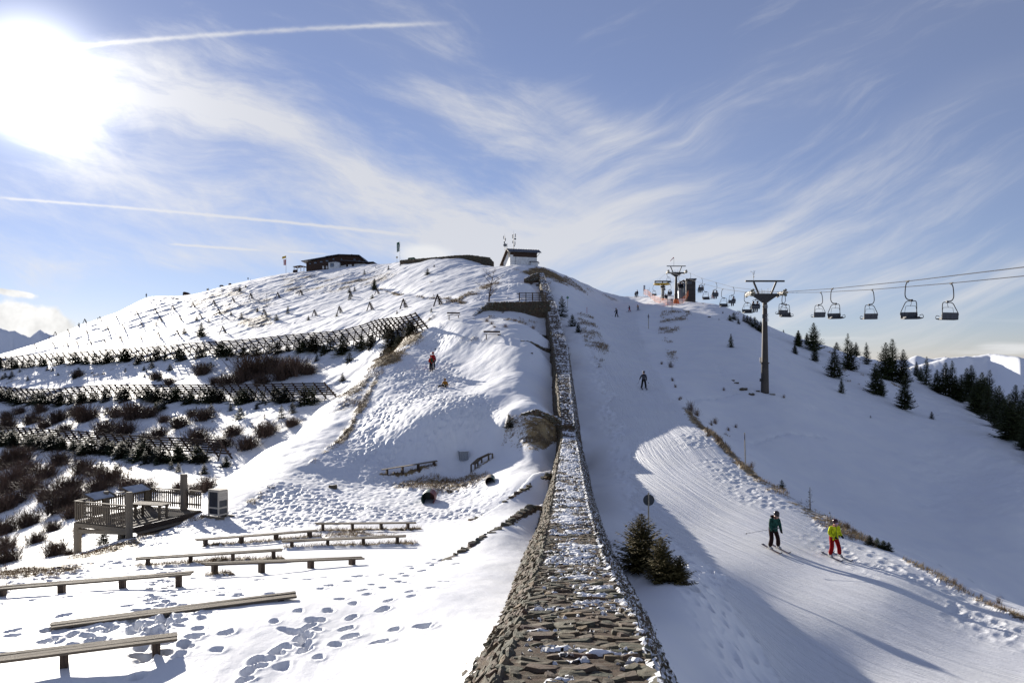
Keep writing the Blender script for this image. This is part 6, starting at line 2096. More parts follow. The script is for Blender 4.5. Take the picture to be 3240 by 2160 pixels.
def cable_at(pts, Y):
    a = np.array(pts); return Vector((float(np.interp(Y, a[:, 1], a[:, 0])), Y, float(np.interp(Y, a[:, 1], a[:, 2]))))

M_pyl = simple('brown_grey_pylon_paint', (.062, .050, .040), .55, .2, var=.12, scale=1.2)
M_pyld = simple('dark_pylon_steel', (.05, .045, .042), .55, .2, var=.2)
M_rub = simple('wheel_cream', (.24, .22, .15), .6, var=.3, scale=10)


def pylon(u, Y, v_base, zc, lab, cw, txt=True, rot=0):
    cx = (cable_at(LEFTC, Y).x + cable_at(RIGHTC, Y).x) / 2
    b = Vector((cx, Y, zq(cx, Y) - .25))
    r0 = empty('lift_pylon', b, 0, lab, 'lift pylon', 'steel pylons of the chairlift')
    H = zc - b.z - .35
    k = cw
    mb = MB(); mb.lathe([(.40 * k, -.8), (.40 * k, .3), (.345 * k, H * .32), (.34 * k, H * .323), (.33 * k, H * .33), (.215 * k, H - .55)], 20); mb.build('mast', M_pyl, r0, smooth=False)
    mb = MB(); mb.lathe([(.39 * k, H * .315), (.43 * k, H * .318), (.43 * k, H * .328), (.38 * k, H * .331)], 20); mb.build('flange', M_pyl, r0)
    mb = MB()
    mb.raw([(-.21, -.2, H - .65), (.21, -.2, H - .65), (1.25, -.16, H + .08), (1.25, -.16, H + .26), (-1.25, -.16, H + .26), (-1.25, -.16, H + .08),
            (-.21, .2, H - .65), (.21, .2, H - .65), (1.25, .16, H + .08), (1.25, .16, H + .26), (-1.25, .16, H + .26), (-1.25, .16, H + .08)],
           [(0, 1, 2, 3, 4, 5), (11, 10, 9, 8, 7, 6), (0, 6, 7, 1), (1, 7, 8, 2), (2, 8, 9, 3), (3, 9, 10, 4), (4, 10, 11, 5), (5, 11, 6, 0)])
    mb.build('crosshead', M_pyld, r0)
    half = (cable_at(RIGHTC, Y).x - cable_at(LEFTC, Y).x) / 2
    bar('cross_arm', (-half + .15, 0, H + .12), (half - .15, 0, H + .12), .22, .26, M_pyld, r0)
    for s, nm in ((-1, 'lifting_strut'), (1, 'lifting_strut')):
        bar(nm, (s * .62, 0, H + .2), (s * 1.12, 0, H + 1.42), .16, .16, M_pyld, r0)
    bar('lifting_beam', (-1.95, 0, H + 1.5), (1.95, 0, H + 1.5), .16, .16, M_pyld, r0)
    for i, x in enumerate((-.55, -.32, -.2, -.04, .34, .60)): 
        mb = MB(); mb.tube([(x, .12, H + .2), (x, .12, H + .62 + .2 * (i % 3 == 1))], .018, 4); mb.build('rail_stanchion', M_dmetal, r0)
    for z in (.42,): bar('guard_rail', (-1.1, .12, H + z), (1.1, .12, H + z), .02, .02, M_dmetal, r0)
    for s in (-1, 1):
        xx = s * half
        fr = MB(); fr.box((xx, 0, H + .22), (.10, 1.5, .10)); fr.beam((xx, -.55, H + .15), (xx, .55, H + .15), .12, .2); fr.build('wheel_frame', M_pyld, r0)
        for j in range(6):
            yy = -1.05 + .42 * j
            M = Matrix.Rotation(R(90), 4, 'Y')
            mb = MB(); mb.cur = 0; mb.lathe([(.12, -.09), (.20, -.08), (.20, .08), (.12, .09)], 14, (xx + .02 * (j % 2), yy, H + .30 - .06 * abs(j - 2.5)), M)
            mb.cur = 1; mb.lathe([(.05, -.11), (.13, -.10), (.13, .10), (.05, .11)], 10, (xx + .02 * (j % 2), yy, H + .30 - .06 * abs(j - 2.5)), M)
            mb.build('sheave_wheel', [M_rub, M_pyld], r0)
        # end wheels stand out as discs towards the valley
        for j in range(5):
            a = j * 1.2566
            mb = MB(); mb.lathe([(.05, -.03), (.13, -.03), (.13, .03), (.05, .03)], 10, (xx + s * .02 + .14 * math.cos(a), -1.3, H + .25 + .26 * math.sin(a)), Matrix.Rotation(R(90), 4, 'X')); mb.build('guide_roller', M_rub, r0)
    # ladder
    mb = MB()
    for x in (-.12, .12): mb.beam((x + .0, -.40 * k, .5), (x, -.33 * k, H - .7), .03)
    if rot: mb.build('ladder', M_dmetal, r0)
    return r0, H


def letters(parent, txt, loc, size, mat, rotz90=True, name='lettering'):
    c = bpy.data.curves.new(name, 'FONT'); c.body = txt; c.size = size; c.extrude = .01
    t = bpy.data.objects.new('t', c); col.objects.link(t)
    me = bpy.data.meshes.new_from_object(t.evaluated_get(bpy.context.evaluated_depsgraph_get()))
    bpy.data.objects.remove(t)
    me.materials.clear(); me.materials.append(mat)
    return link(name, me, parent, loc, Euler((R(90), R(90) if rotz90 else 0, 0)))


p1, H1 = pylon(2430, NY, 1240, 7.05, 'tall steel lift pylon standing in the snowy hollow on the right', 1.0)
M_pale2 = simple('pale_grey_print', (.32, .33, .34), .6)
bar('number_plate', (-.10, -.32, H1 - 1.05), (.18, -.32, H1 - 1.05), .02, .32, M_pale2, p1)
letters(p1, 'E', (-.06, -.345, H1 - 1.17), .30, M_pyld, False)
letters(p1, 'Y\u00f6ffi', (-.04, -.345, H1 - 1.75), .42, M_pale2)
mb = MB(); mb.box((.1, 0, -.1), (1.3, 1.2, .35)); mb.box((.62, -.1, 0), (.5, .9, .3)); mb.build('foundation', simple('concrete', (.30, .29, .26), .9), p1)
mb = MB(); mb.box((-.46, -.1, 1.5), (.14, .2, .3)); mb.box((-.46, -.1, 3.5), (.1, .2, .5)); mb.build('junction_box', M_dmetal, p1)
# wind gauge on the beam
wg = empty('wind_gauge', p1.location + Vector((-1.12, 0, H1 + 1.58)), 0, 'little wind gauge with cups on the beam of the near pylon', 'instrument')
mb = MB(); mb.tube([(0, 0, 0), (0, 0, .42), (0, 0, .62)], .02, 6); mb.box((0, 0, .35), (.09, .09, .12)); mb.tube([(0, 0, .55), (-.06, 0, .62), (-.06, 0, .80)], .018, 5); mb.tube([(0, 0, .55), (.07, 0, .66), (.07, 0, .90)], .018, 5); mb.build('stem', M_dmetal, wg)
mb = MB(); mb.box((-.06, 0, .74), (.05, .05, .14)); mb.box((-.27, 0, .86), (.05, .03, .10)); mb.beam((-.27, 0, .84), (0, 0, .78), .012)
for k in range(3): mb.ell((.07 + .09 * math.cos(k * 2.1), .09 * math.sin(k * 2.1), .93), (.028, .028, .022), 6, 4)
mb.build('cups', M_dmetal, wg)

p2, H2 = pylon(2137, FY, 960, 18.6, 'far lift pylon with an orange padded foot by the top station', 1.0)
mb = MB(); mb.lathe([(.62, -.6), (.62, .0), (.56, .7), (.44, 1.05), (.3, 1.12)], 16); mb.build('padding', M_orange, p2)
# windsock
ws_ = empty('windsock', p2.location + Vector((-.45, 0, H2 + 1.58)), 0, 'red and white windsock on top of the far pylon', 'windsock')
mb = MB(); mb.tube([(0, 0, 0), (0, 0, 1.7)], .025, 5); mb.build('pole', M_dmetal, ws_)
for j in range(5):
    a = Vector((-.05, 0, 1.65)).lerp(Vector((-.72, 0, .95)), j / 5); b = Vector((-.05, 0, 1.65)).lerp(Vector((-.72, 0, .95)), (j + 1) / 5)
    mb = MB(); mb.tube([a, b], .12 - .015 * j, 8, .12 - .015 * (j + 1)); mb.build('sleeve', M_red if j % 2 == 0 else M_whitec, ws_)

# chairs
M_chair = simple('dark_chair_frame', (.020, .016, .018), .75, .0, var=.2)
M_seat = simple('dark_seat_boards', (.022, .022, .026), .6, var=.2)
M_back = simple('grey_seat_back', (.075, .08, .09), .6, var=.2, scale=8)


def arc(pts, n=5):
    """smooth polyline through control points"""
    P = [Vector(p) for p in pts]; out = []
    for i in range(len(P) - 1):
        p0 = P[max(0, i - 1)]; p1_ = P[i]; p2_ = P[i + 1]; p3 = P[min(len(P) - 1, i + 2)]
        for k in range(n):
            t = k / n
            out.append(.5 * (2 * p1_ + (p2_ - p0) * t + (2 * p0 - 5 * p1_ + 4 * p2_ - p3) * t * t + (3 * p1_ - p0 - 3 * p2_ + p3) * t ** 3))
    return out + [P[-1]]


CH = {}
mb = MB(); mb.tube(arc([(0, 0, -.02), (-.10, 0, -.2), (-.15, 0, -.6), (-.14, 0, -.85), (-.02, 0, -1.02), (.22, 0, -1.06)]), .030, 8); CH['hanger_arm'] = mb.mesh('hanger_arm', M_chair, True)
mb = MB(); mb.beam((0, -.17, .0), (0, .17, .0), .06, .07); mb.box((0, 0, -.04), (.08, .12, .08)); CH['grip'] = mb.mesh('grip', M_chair)
mb = MB(); mb.box((.20, 0, -1.08), (.12, .12, .12)); CH['hub'] = mb.mesh('hub', M_dmetal)
mb = MB(); mb.tube(arc([(-.13, .34, -2.05), (-.28, .30, -1.86), (-.30, .22, -1.72), (-.22, .08, -1.42), (-.13, .02, -1.2), (.0, 0, -1.12), (.2, 0, -1.13), (.38, 0, -1.11), (.48, .02, -1.2), (.56, .16, -1.6), (.60, .30, -2.02)]), .024, 7); CH['frame'] = mb.mesh('frame', M_chair, True)
mb = MB(); mb.box((.20, .10, -2.10), (.94, .46, .05)); mb.box((.20, -.13, -2.08), (.94, .05, .07)); mb.box((-.16, .05, -2.05), (.05, .4, .12)); mb.box((.57, .05, -2.05), (.05, .4, .12)); CH['seat'] = mb.mesh('seat', M_seat)
mb = MB()
mb.box((-.02, .36, -1.90), (.47, .04, .36)); mb.box((.455, .36, -1.90), (.47, .045, .36)); CH['backrest'] = mb.mesh('backrest', M_back)
mb = MB(); mb.tube(arc([(-.22, -.02, -1.9), (-.18, -.08, -1.5), (-.12, -.1, -1.40), (.30, -.1, -1.40), (.40, -.08, -1.46), (.53, 0, -1.92)]), .011, 5); mb.tube(arc([(.2, 0, -1.14), (.17, -.02, -1.28), (.08, -.1, -1.40)]), .013, 5); CH['safety_bar'] = mb.mesh('safety_bar', M_chair)
mb = MB(); mb.tube(arc([(.58, -.1, -1.93), (.72, -.14, -1.88), (.78, -.14, -1.98), (.74, -.14, -2.08), (.58, -.12, -2.08)]), .018, 5); mb.beam((.56, -.14, -2.06), (.76, -.14, -2.06), .06, .03); CH['footrest'] = mb.mesh('footrest', M_chair)


def chair(pos, back, label):
    r0 = empty('lift_chair', pos, R(180) if back else 0, label, 'chairlift chair', 'two-seat chairs hanging from the lift cables')
    r0.rotation_euler = (R(rnd.uniform(-3, 3)), R(rnd.uniform(-1.6, 1.6)), R((180 if back else 0) + rnd.uniform(-5, 5)))
    for k_, me in CH.items(): link(k_, me, r0)
    return r0


chair(cable_at(LEFTC, 45.1), False, 'large empty lift chair second from the right edge, dark seat facing the camera')
chair(cable_at(LEFTC, 56.9), False, 'empty lift chair with dark seat facing the camera, fourth from the right')
chair(cable_at(LEFTC, 68.4), False, 'front one of the overlapping pair of lift chairs right of the near pylon')
chair(cable_at(RIGHTC, 46.4), True, 'rightmost lift chair, grey seat back turned to the camera')
chair(cable_at(RIGHTC, 57.6), True, 'empty lift chair with grey back, third from the right')
chair(cable_at(RIGHTC, 68.3), True, 'small empty lift chair with grey back, fifth from the right')
chair(cable_at(RIGHTC, 78.9), True, 'rear one of the overlapping pair of lift chairs right of the near pylon')
chair(cable_at(LEFTC, 81.8), False, 'empty dark-seated lift chair just left of the near pylon head')
chair(cable_at(LEFTC, 95.7), False, 'empty lift chair over the ridge, in front of the chair with one rider')
chair(cable_at(LEFTC, 110.8), False, 'empty lift chair next to the dark clad tower')
CR = []
CR.append((chair(cable_at(RIGHTC, 91.5), True, 'lift chair with two riders just left of the near pylon'), (0, 1), 'just left of the near pylon'))
CR.append((chair(cable_at(RIGHTC, 107), True, 'lift chair with a single rider'), (0,), 'on the chair with one rider'))
CR.append((chair(cable_at(RIGHTC, 122), True, 'lift chair with two riders, one in red trousers, over the ridge edge'), (0, 1), 'over the ridge edge'))
CR.append((chair(cable_at(RIGHTC, 138), True, 'lift chair with two riders beside the dark clad tower'), (0, 1), 'beside the dark clad tower'))
chair(cable_at(RIGHTC, 154.5), True, 'lift chair mostly hidden behind the top of the dark clad tower')
chair(cable_at(LEFTC, 162), False, 'empty lift chair at the head of the far pylon, on its left')
CR.append((chair(cable_at(LEFTC, 141), False, 'lift chair with a white-capped rider seen beside the far pylon mast'), (0, 1), 'beside the far pylon mast'))
chair(W3(2068, 905, 176) + Vector((0, 0, .1)), False, 'leftmost empty lift chair at the top station wheel')
CR.append((chair(W3(2121, 902, 176) + Vector((0, 0, .1)), True, 'lift chair with two low riders arriving at the top station'), (0, 1), 'arriving at the top station'))
chair(W3(2096, 888, 182), False, 'lift chair hanging behind the yellow wheel of the top station')

# top station with its wheel
st_c = W3(2095, 930, SY); st_c.z = zq(st_c.x, st_c.y) - .1
stn = empty('lift_top_station', st_c, 0, 'top station frame of the chairlift with a large yellow wheel', 'lift station')
def SV_(u, v, dy=0.0): q_ = W3(u, v, SY) - st_c; q_.y += dy; return q_
for u in (2095, 2100): bar('column', (SV_(u, 930).x, .2, -.6), (SV_(u, 930).x, 0, SV_(u, 896).z), .28, .28, M_pyld, stn, up=(1, 0, 0))
bar('top_beam', SV_(2071, 890), SV_(2115, 890), .3, .28, M_pyld, stn); bar('side_beam', SV_(2072, 896, -.1), SV_(2114, 896, -.1), .2, .18, M_pyld, stn)
for u in (2072, 2096, 2114): bar('frame_post', SV_(u, 897), SV_(u, 889), .22, .25, M_pyld, stn, up=(1, 0, 0))
cz = SV_(2094, 899)
mb = MB()
ring = [(cz.x + 1.75 * math.cos(2 * math.pi * k / 28), 1.75 * math.sin(2 * math.pi * k / 28), cz.z) for k in range(29)]
mb.tube(ring, .13, 8, cap=False)
for k in range(6):
    a = k * math.pi / 3; mb.beam((cz.x, 0, cz.z), (cz.x + 1.7 * math.cos(a), 1.7 * math.sin(a), cz.z), .1, .22)
mb.lathe([(.3, -.2), (.3, .2)], 12, (cz.x, 0, cz.z)); mb.build('bull_wheel', M_yel, stn)
mb = MB(); mb.box(SV_(2096, 908, -.3), (1.1, .5, .3)); mb.build('counter_box', M_pyld, stn)
for u in (2080, 2089, 2098): mb = MB(); mb.tube([SV_(u, 890), SV_(u, 883)], .02, 4); mb.build('stanchion', M_dmetal, stn)
# clad tower and kiosk
M_clad = simple('dark_weathered_cladding', (.055, .050, .050), .8, var=.35, scale=5, stretch=(1, 1, 8), objvar=.25)
tw = W3(2186, 956, 168)
twr = empty('clad_tower', tw, R(-8), 'tall dark board-clad box tower beside the top station', 'tower')
Kt = 168 / FPX
mb = MB(); mb.box((0, 1.1, 1.9), (29 * Kt, 2.1, 5.6)); mb.build('body', M_clad, twr)
for i in range(15):
    z = -.2 + i * .32
    bar('cladding_board', (-14.3 * Kt, .03, z), (14.3 * Kt, .03, z), .06, .29, M_clad, twr)
bar('roof', (-16.5 * Kt, 1.0, 4.82), (17.5 * Kt, 1.0, 4.86), 2.6, .2, M_roofm, twr)
bar('ledge', (-13 * Kt, -.06, .32), (14 * Kt, -.06, .32), .1, .12, M_wood, twr)
for j in range(3): bar('stacked_board', (-20 * Kt + .2 * j, -.5, -.2), (-13 * Kt + .1 * j, -.2, 1.3 - .2 * j), .12, .06, M_wood, twr)
kk = W3(2159, 932, 172)
kio = empty('lift_kiosk', kk, 0, 'low glazed kiosk with a brown arched roof between far pylon and clad tower', 'kiosk')
mb = MB(); mb.box((0, 1, .9), (24 * Kt, 2, 3.3)); mb.build('body', M_metal, kio)
mb = MB(); mb.raw([(-1.1, -.5, 2.3), (0.2, -.5, 3.15), (1.1, -.5, 2.75), (1.1, 2.4, 2.75), (.2, 2.4, 3.15), (-1.1, 2.4, 2.3), (-1.1, -.5, 2.1), (.2, -.5, 2.85), (1.1, -.5, 2.5)], [(0, 1, 4, 5), (1, 2, 3, 4), (6, 7, 1, 0), (7, 8, 2, 1)]); mb.build('roof', M_brown, kio)
bar('glass_panel', (.05, -.05, 1.3), (.4, -.05, 1.3), .04, 1.7, simple('pale_glass', (.55, .62, .58), .2), kio); bar('blue_panel', (.45, -.05, 1.3), (.85, -.05, 1.3), .04, 1.8, simple('blue_panel', (.10, .16, .30), .4), kio)
# orange net
net = [(2037, 928), (2050, 931), (2058, 938), (2072, 950), (2090, 957), (2112, 961), (2140, 962), (2158, 957), (2170, 946), (2179, 930)]
m_, q, b = material('orange_net'); geo = q.n('ShaderNodeNewGeometry')
b.inputs['Base Color'].default_value = (.75, .22, .07, 1); b.inputs['Roughness'].default_value = .8; b.inputs['Alpha'].default_value = .55
nps = []
for i, (u, v) in enumerate(net):
    Yn = float(np.interp(u, [2037, 2060, 2110, 2150, 2180], [186, 178, 160, 159, 168]))
    nps.append(W3(u, v, Yn))
nr = empty('safety_net', nps[4], 0, 'orange safety net sagging between posts round the foot of the far pylon', 'safety net')
mb = MB()
for a, b_ in zip(nps[:-1], nps[1:]):
    o = nps[4]; n = 6
    for i in range(n):
        p = a.lerp(b_, i / n) - o; p2_ = a.lerp(b_, (i + 1) / n) - o
        for j in range(6):
            z = -.15 + .2 * j
            mb.beam(p + Vector((0, 0, z)), p2_ + Vector((0, 0, z)), .02, .028 if 0 < j < 5 else .06)
        mb.beam(p + Vector((0, 0, -.25)), p + Vector((0, 0, .95)), .04, .02)
mb.build('netting', M_orange, nr)
for i, a in enumerate(nps[1:]): mb = MB(); mb.tube([(0, 0, -.5), (0, 0, 1.15)], .035, 5); mb.build('post', M_dmetal, nr, loc=a - nps[4])
# panel on posts and gate at the station
r0 = empty('tall_panel_sign', W3(2038, 931, 186), 0, 'tall pale panel sign on two legs left of the top station', 'sign')
bar('panel', (0, 0, .8), (0.05, 0, 2.1), .45, .06, simple('pale_blue_panel', (.38, .43, .48), .5), r0, up=(0, 1, 0)); bar('leg', (-.2, 0, -.4), (-.2, 0, .8), .05, .05, M_metal, r0, up=(1, 0, 0)); bar('leg', (.2, 0, -.4), (.2, 0, .8), .05, .05, M_metal, r0, up=(1, 0, 0))
r0 = empty('barrier_gate', W3(2048, 931, 184), 0, 'thin barrier gate between the panel sign and the top station', 'gate')
for x in (-.35, .45): bar('post', (x, 0, -.4), (x, 0, 1.1 + (x > 0) * .5), .05, .05, M_dmetal, r0, up=(1, 0, 0))
bar('rail', (-.35, 0, 1.0), (.45, 0, 1.0), .04, .04, M_dmetal, r0)

# ---- piste poles and signs
M_pole = simple('pale_pole_wood', (.42, .36, .26), .7, var=.2)
M_blue = simple('blue_disc', (.02, .04, .16), .5)
def piste_pole(u, vb, vt, lab, disc, cat='piste marker', ymin=0, tilt=0.0, r=.02):
    p = hit(u, vb, ymin=ymin); H = (vb - vt) / FPX * p.y
    r0 = empty('piste_marker', p, 0, lab, cat)
    mb = MB(); mb.tube([(0, 0, -.3), (tilt, 0, H)], r, 8); mb.build('pole', M_pole, r0)
    if disc:
        rad, mat, ang_, nm = disc
        mb = MB(); mb.lathe([(rad * .97, -.012), (rad, 0), (rad * .97, .012)], 24, (0, 0, 0), Matrix.Rotation(R(90), 4, 'X'))
        o = mb.build(nm, mat, r0, loc=(tilt * .9, .05, H - rad * 1.3), rot=(0, 0, R(ang_)))
    return r0
M_grey = simple('grey_sign_back', (.055, .062, .07), .5, .2, var=.15)
sp_ = Vector(((2052 - CU) / FPX * 36.2, 36.2, 0)); sp_.z = zq(sp_.x, sp_.y)
r0 = empty('round_sign', sp_, 0, 'dark back of a round sign on a wooden pole behind the yellow-green spruce', 'sign')
Hs = (CV - 1558) / FPX * 36.2 - sp_.z
mb = MB(); mb.tube([(0, 0, -.3), (0, 0, Hs)], .033, 10); mb.build('pole', M_pole, r0)
mb = MB(); mb.lathe([(.245, -.01), (.255, 0), (.245, .01)], 32, (.02, .05, Hs - .34), Matrix.Rotation(R(90), 4, 'X')); mb.build('disc', M_grey, r0)
piste_pole(2359, 1480, 1368, 'leaning piste pole with a dark disc edge-on at the rim of the piste', (.20, M_blue, 72, 'disc'), tilt=-.06, r=.035)
piste_pole(2052, 1040, 993, 'pole with a small blue disc by the lit rim of the upper piste', (.30, M_blue, 60, 'disc'), r=.045)
piste_pole(2124, 984, 943, 'left of two blue marker poles in front of the orange padded pylon foot', (.24, M_blue, 60, 'disc'), r=.04)
piste_pole(2128, 984, 944, 'right of two blue marker poles in front of the orange padded pylon foot', (.24, M_blue, 60, 'disc'), r=.04)
M_gd = simple('green_disc', (.01, .26, .16), .5)
piste_pole(1796, 975, 936, 'thin pole with a green disc right of the upper wall', (.20, M_gd, 0, 'disc'), r=.03)
piste_pole(1857, 990, 974, 'short red marker stick in the shaded snow beside the upper piste', None, r=.035).children[0].data = MB().tube([(0, 0, -.3), (0, 0, .95)], .03, 6).mesh('pole', M_red)
r0 = empty('marker_pole', hit(844, 970), 0, 'thin bare pole standing between the snow tripods on the left hill', 'pole')
mb = MB(); mb.tube([(0, 0, -.3), (0, 0, 3.6)], .05, 6); mb.build('pole', M_woodd, r0)

# ---- things in the hollow
p = hit(1466, 1452)
bx_ = empty('metal_box', p, R(18), 'small grey metal box sitting in the snow of the hollow', 'box')
mb = MB(); mb.box((0, 0, .24), (.62, .5, .62)); mb.build('body', M_metal, bx_); mb = MB(); mb.box((0, 0, .575), (.72, .58, .05)); mb.build('lid', M_metal, bx_)
mb = MB(); mb.box((0, 0, .62), (.66, .52, .045)); mb.build('snow_cap', M_snow, bx_)
def drum(u, v, r_, lab, mats, rz):
    p = hit(u, v)
    r0 = empty('drum_pipe', p + Vector((0, .15, r_ * .75)), R(rz), lab, 'pipe')
    mb = MB()
    nseg = 28
    for k in range(nseg):
        a0, a1 = 2 * math.pi * k / nseg, 2 * math.pi * (k + 1) / nseg
        mb.cur = 0 if math.cos((a0 + a1) / 2) < .2 else 1
        for (ra, ya), (rb, yb) in (((1.0, 0), (1.0, 1.3)), ((1.0, 0), (.93, 0)), ((.93, 0), (.93, .25)), ((.93, .25), (.86, .25)), ((.86, .25), (.86, 1.3)), ((.86, 1.3), (.0, 1.3))):
            q_ = [(r_ * ra * math.cos(a0), ya, r_ * ra * math.sin(a0)), (r_ * ra * math.cos(a1), ya, r_ * ra * math.sin(a1)), (r_ * rb * math.cos(a1), yb, r_ * rb * math.sin(a1)), (r_ * rb * math.cos(a0), yb, r_ * rb * math.sin(a0))]
            mb.quad(*q_)
    mb.build('shell', mats, r0)
    return r0
M_dg = simple('dark_green_paint', (.012, .075, .06), .5, var=.3); M_dr = simple('dark_red_paint', (.16, .03, .03), .5, var=.3)
drum(1353, 1596, .42, 'green and red open drum half buried in the snow of the hollow', [M_dg, M_dr], 0)
drum(1550, 1536, .30, 'smaller dark drum opening set in the snow near the curved bench', [M_woodd, M_dg], 0)
def rock(u, v, w_, h_, lab, cat='rock', mat=None):
    p = hit(u, v); me = LUMP[(int(u) % 14)]
    mb = MB(); mb.raw(me[0], me[1]); o = mb.build('rock', mat or M_stone_dk, None, loc=p + Vector((0, 0, h_ * .15)), rot=(0, 0, rnd.uniform(0, 3)))
    o.scale = (w_, w_ * .7, h_); tagit(o, lab, cat); return o
rock(1054, 1543, .7, .35, 'brown rock in a snow hole left of the green drum')
for k, (u, v, w_) in enumerate(((1378, 1104, .4), (2352, 1232, 1.2), (2378, 1248, 1.0), (2330, 1212, .8), (2398, 1238, .7), (2320, 1204, .6), (1683, 1118, .5), (2245, 1004, .9), (1000, 1002, .0))):
    if w_: rock(u, v, w_ * .7, w_ * .25, 'dark rock poking through the shaded snow, %s from the left' % ORD[k])

# ---------------------------------------------------------------- people
M_skin = simple('skin', (.50, .29, .20), .6, var=.1)
def cloth(c, n):
    m__ = simple(n, c, .9, var=.35, scale=9, bump=.9)
    m__.node_tree.nodes['Principled BSDF'].inputs['Specular IOR Level'].default_value = .15
    return m__
C_black = cloth((.014, .013, .016), 'black_trousers'); C_dbrown = cloth((.030, .012, .012), 'dark_brown_trousers'); C_teal = cloth((.022, .085, .065), 'dark_green_jacket')
C_yellow = cloth((.72, .78, .02), 'neon_yellow_jacket'); C_redt = cloth((.33, .004, .006), 'red_trousers'); C_redj = cloth((.62, .04, .018), 'bright_red_jacket'); C_redj2 = cloth((.30, .012, .02), 'dark_red_jacket')
C_grey = cloth((.10, .10, .11), 'grey_jacket'); C_navy = cloth((.02, .025, .05), 'navy_jacket'); C_orj = cloth((.45, .20, .03), 'ochre_jacket'); C_glove = cloth((.015, .015, .016), 'black_glove'); C_boot = simple('pale_ski_boot', (.45, .45, .45), .4, var=.3, scale=12)
C_bboot = simple('dark_boot', (.02, .02, .022), .5); C_helm = simple('wine_helmet', (.055, .010, .018), .18, var=.1); C_bhelm = simple('dark_helmet', (.035, .022, .020), .3); C_gog = simple('pink_goggle_lens', (.55, .35, .50), .08, .3); C_dgog = simple('dark_goggle', (.02, .02, .025), .1)
C_ski = simple('ski_topsheet', (.10, .06, .07), .3, var=.6, scale=6); C_ski2 = simple('dark_ski', (.03, .035, .06), .3, var=.5, scale=6); C_polem = simple('ski_pole_grey', (.25, .25, .26), .3, .5); C_pack = cloth((.03, .07, .03), 'green_rucksack')


def skin_mesh(name, verts, edges, radii, bonemat, mats, sub=1):
    """one continuous body grown with the Skin modifier, material by nearest bone"""
    me = bpy.data.meshes.new(name); me.from_pydata([tuple(v) for v in verts], edges, []); me.update()
    o = bpy.data.objects.new(name, me); col.objects.link(o)
    o.modifiers.new('s', 'SKIN')
    sv = me.skin_vertices[0].data
    for i, r_ in enumerate(radii):
        sv[i].radius = r_ if isinstance(r_, tuple) else (r_, r_)
        sv[i].use_root = (i == 0)
    m2 = o.modifiers.new('u', 'SUBSURF'); m2.levels = sub; m2.render_levels = sub
    dg = bpy.context.evaluated_depsgraph_get(); dg.update()
    out = bpy.data.meshes.new_from_object(o.evaluated_get(dg))
    bpy.data.objects.remove(o)
    out.name = name; out.materials.clear()
    for m_ in mats: out.materials.append(m_)
    B = [(Vector(verts[a]), Vector(verts[b]), bonemat[k]) for k, (a, b) in enumerate(edges)]
    for p in out.polygons:
        c = p.center; best = 1e9; bi = 0
        for a, b, m_ in B:
            d = b - a; t = max(0, min(1, (c - a).dot(d) / max(d.length_squared, 1e-9)))
            dd = (c - a - d * t).length
            if dd < best: best = dd; bi = m_
        p.material_index = bi; p.use_smooth = True
    return out


BASE = dict(hip=(0, 0, .95), waist=(0, -.01, 1.10), chest=(0, 0, 1.30), neck=(0, -.01, 1.47), head=(0, -.02, 1.56), top=(0, -.02, 1.70),
            ls=(-.19, 0, 1.38), le=(-.26, -.02, 1.11), lw=(-.25, -.12, .88), lh=(-.24, -.16, .81), rs=(.19, 0, 1.38), re=(.26, -.02, 1.11), rw=(.25, -.12, .88), rh=(.24, -.16, .81),
            lhip=(-.10, 0, .90), lk=(-.13, -.05, .50), la=(-.15, .03, .10), rhip=(.10, 0, .90), rk=(.13, -.05, .50), ra=(.15, .03, .10))


def body(pose, mats, flare=1.0):
    """mats: jacket, trousers, skin, glove"""
    J = dict(BASE); J.update(pose)
    names = ['hip', 'waist', 'chest', 'neck', 'head', 'top', 'ls', 'le', 'lw', 'lh', 'rs', 're', 'rw', 'rh', 'lhip', 'lk', 'la', 'rhip', 'rk', 'ra']
    rad = dict(hip=(.185, .155), waist=(.18, .155), chest=(.20, .155), neck=.065, head=.095, top=.085, ls=.10, le=.078, lw=.062, lh=.048, rs=.10, re=.078, rw=.062, rh=.048,
               lhip=.125, lk=.10, la=.095 * flare, rhip=.125, rk=.10, ra=.095 * flare)
    E = [('hip', 'waist', 0), ('waist', 'chest', 0), ('chest', 'neck', 0), ('neck', 'head', 2), ('head', 'top', 2), ('chest', 'ls', 0), ('ls', 'le', 0), ('le', 'lw', 0), ('lw', 'lh', 3), ('chest', 'rs', 0), ('rs', 're', 0), ('re', 'rw', 0), ('rw', 'rh', 3),
         ('hip', 'lhip', 1), ('lhip', 'lk', 1), ('lk', 'la', 1), ('hip', 'rhip', 1), ('rhip', 'rk', 1), ('rk', 'ra', 1)]
    ix = {n: i for i, n in enumerate(names)}
    return skin_mesh('body', [J[n] for n in names], [(ix[a], ix[b]) for a, b, m_ in E], [rad[n] for n in names], [m_ for a, b, m_ in E], mats), J


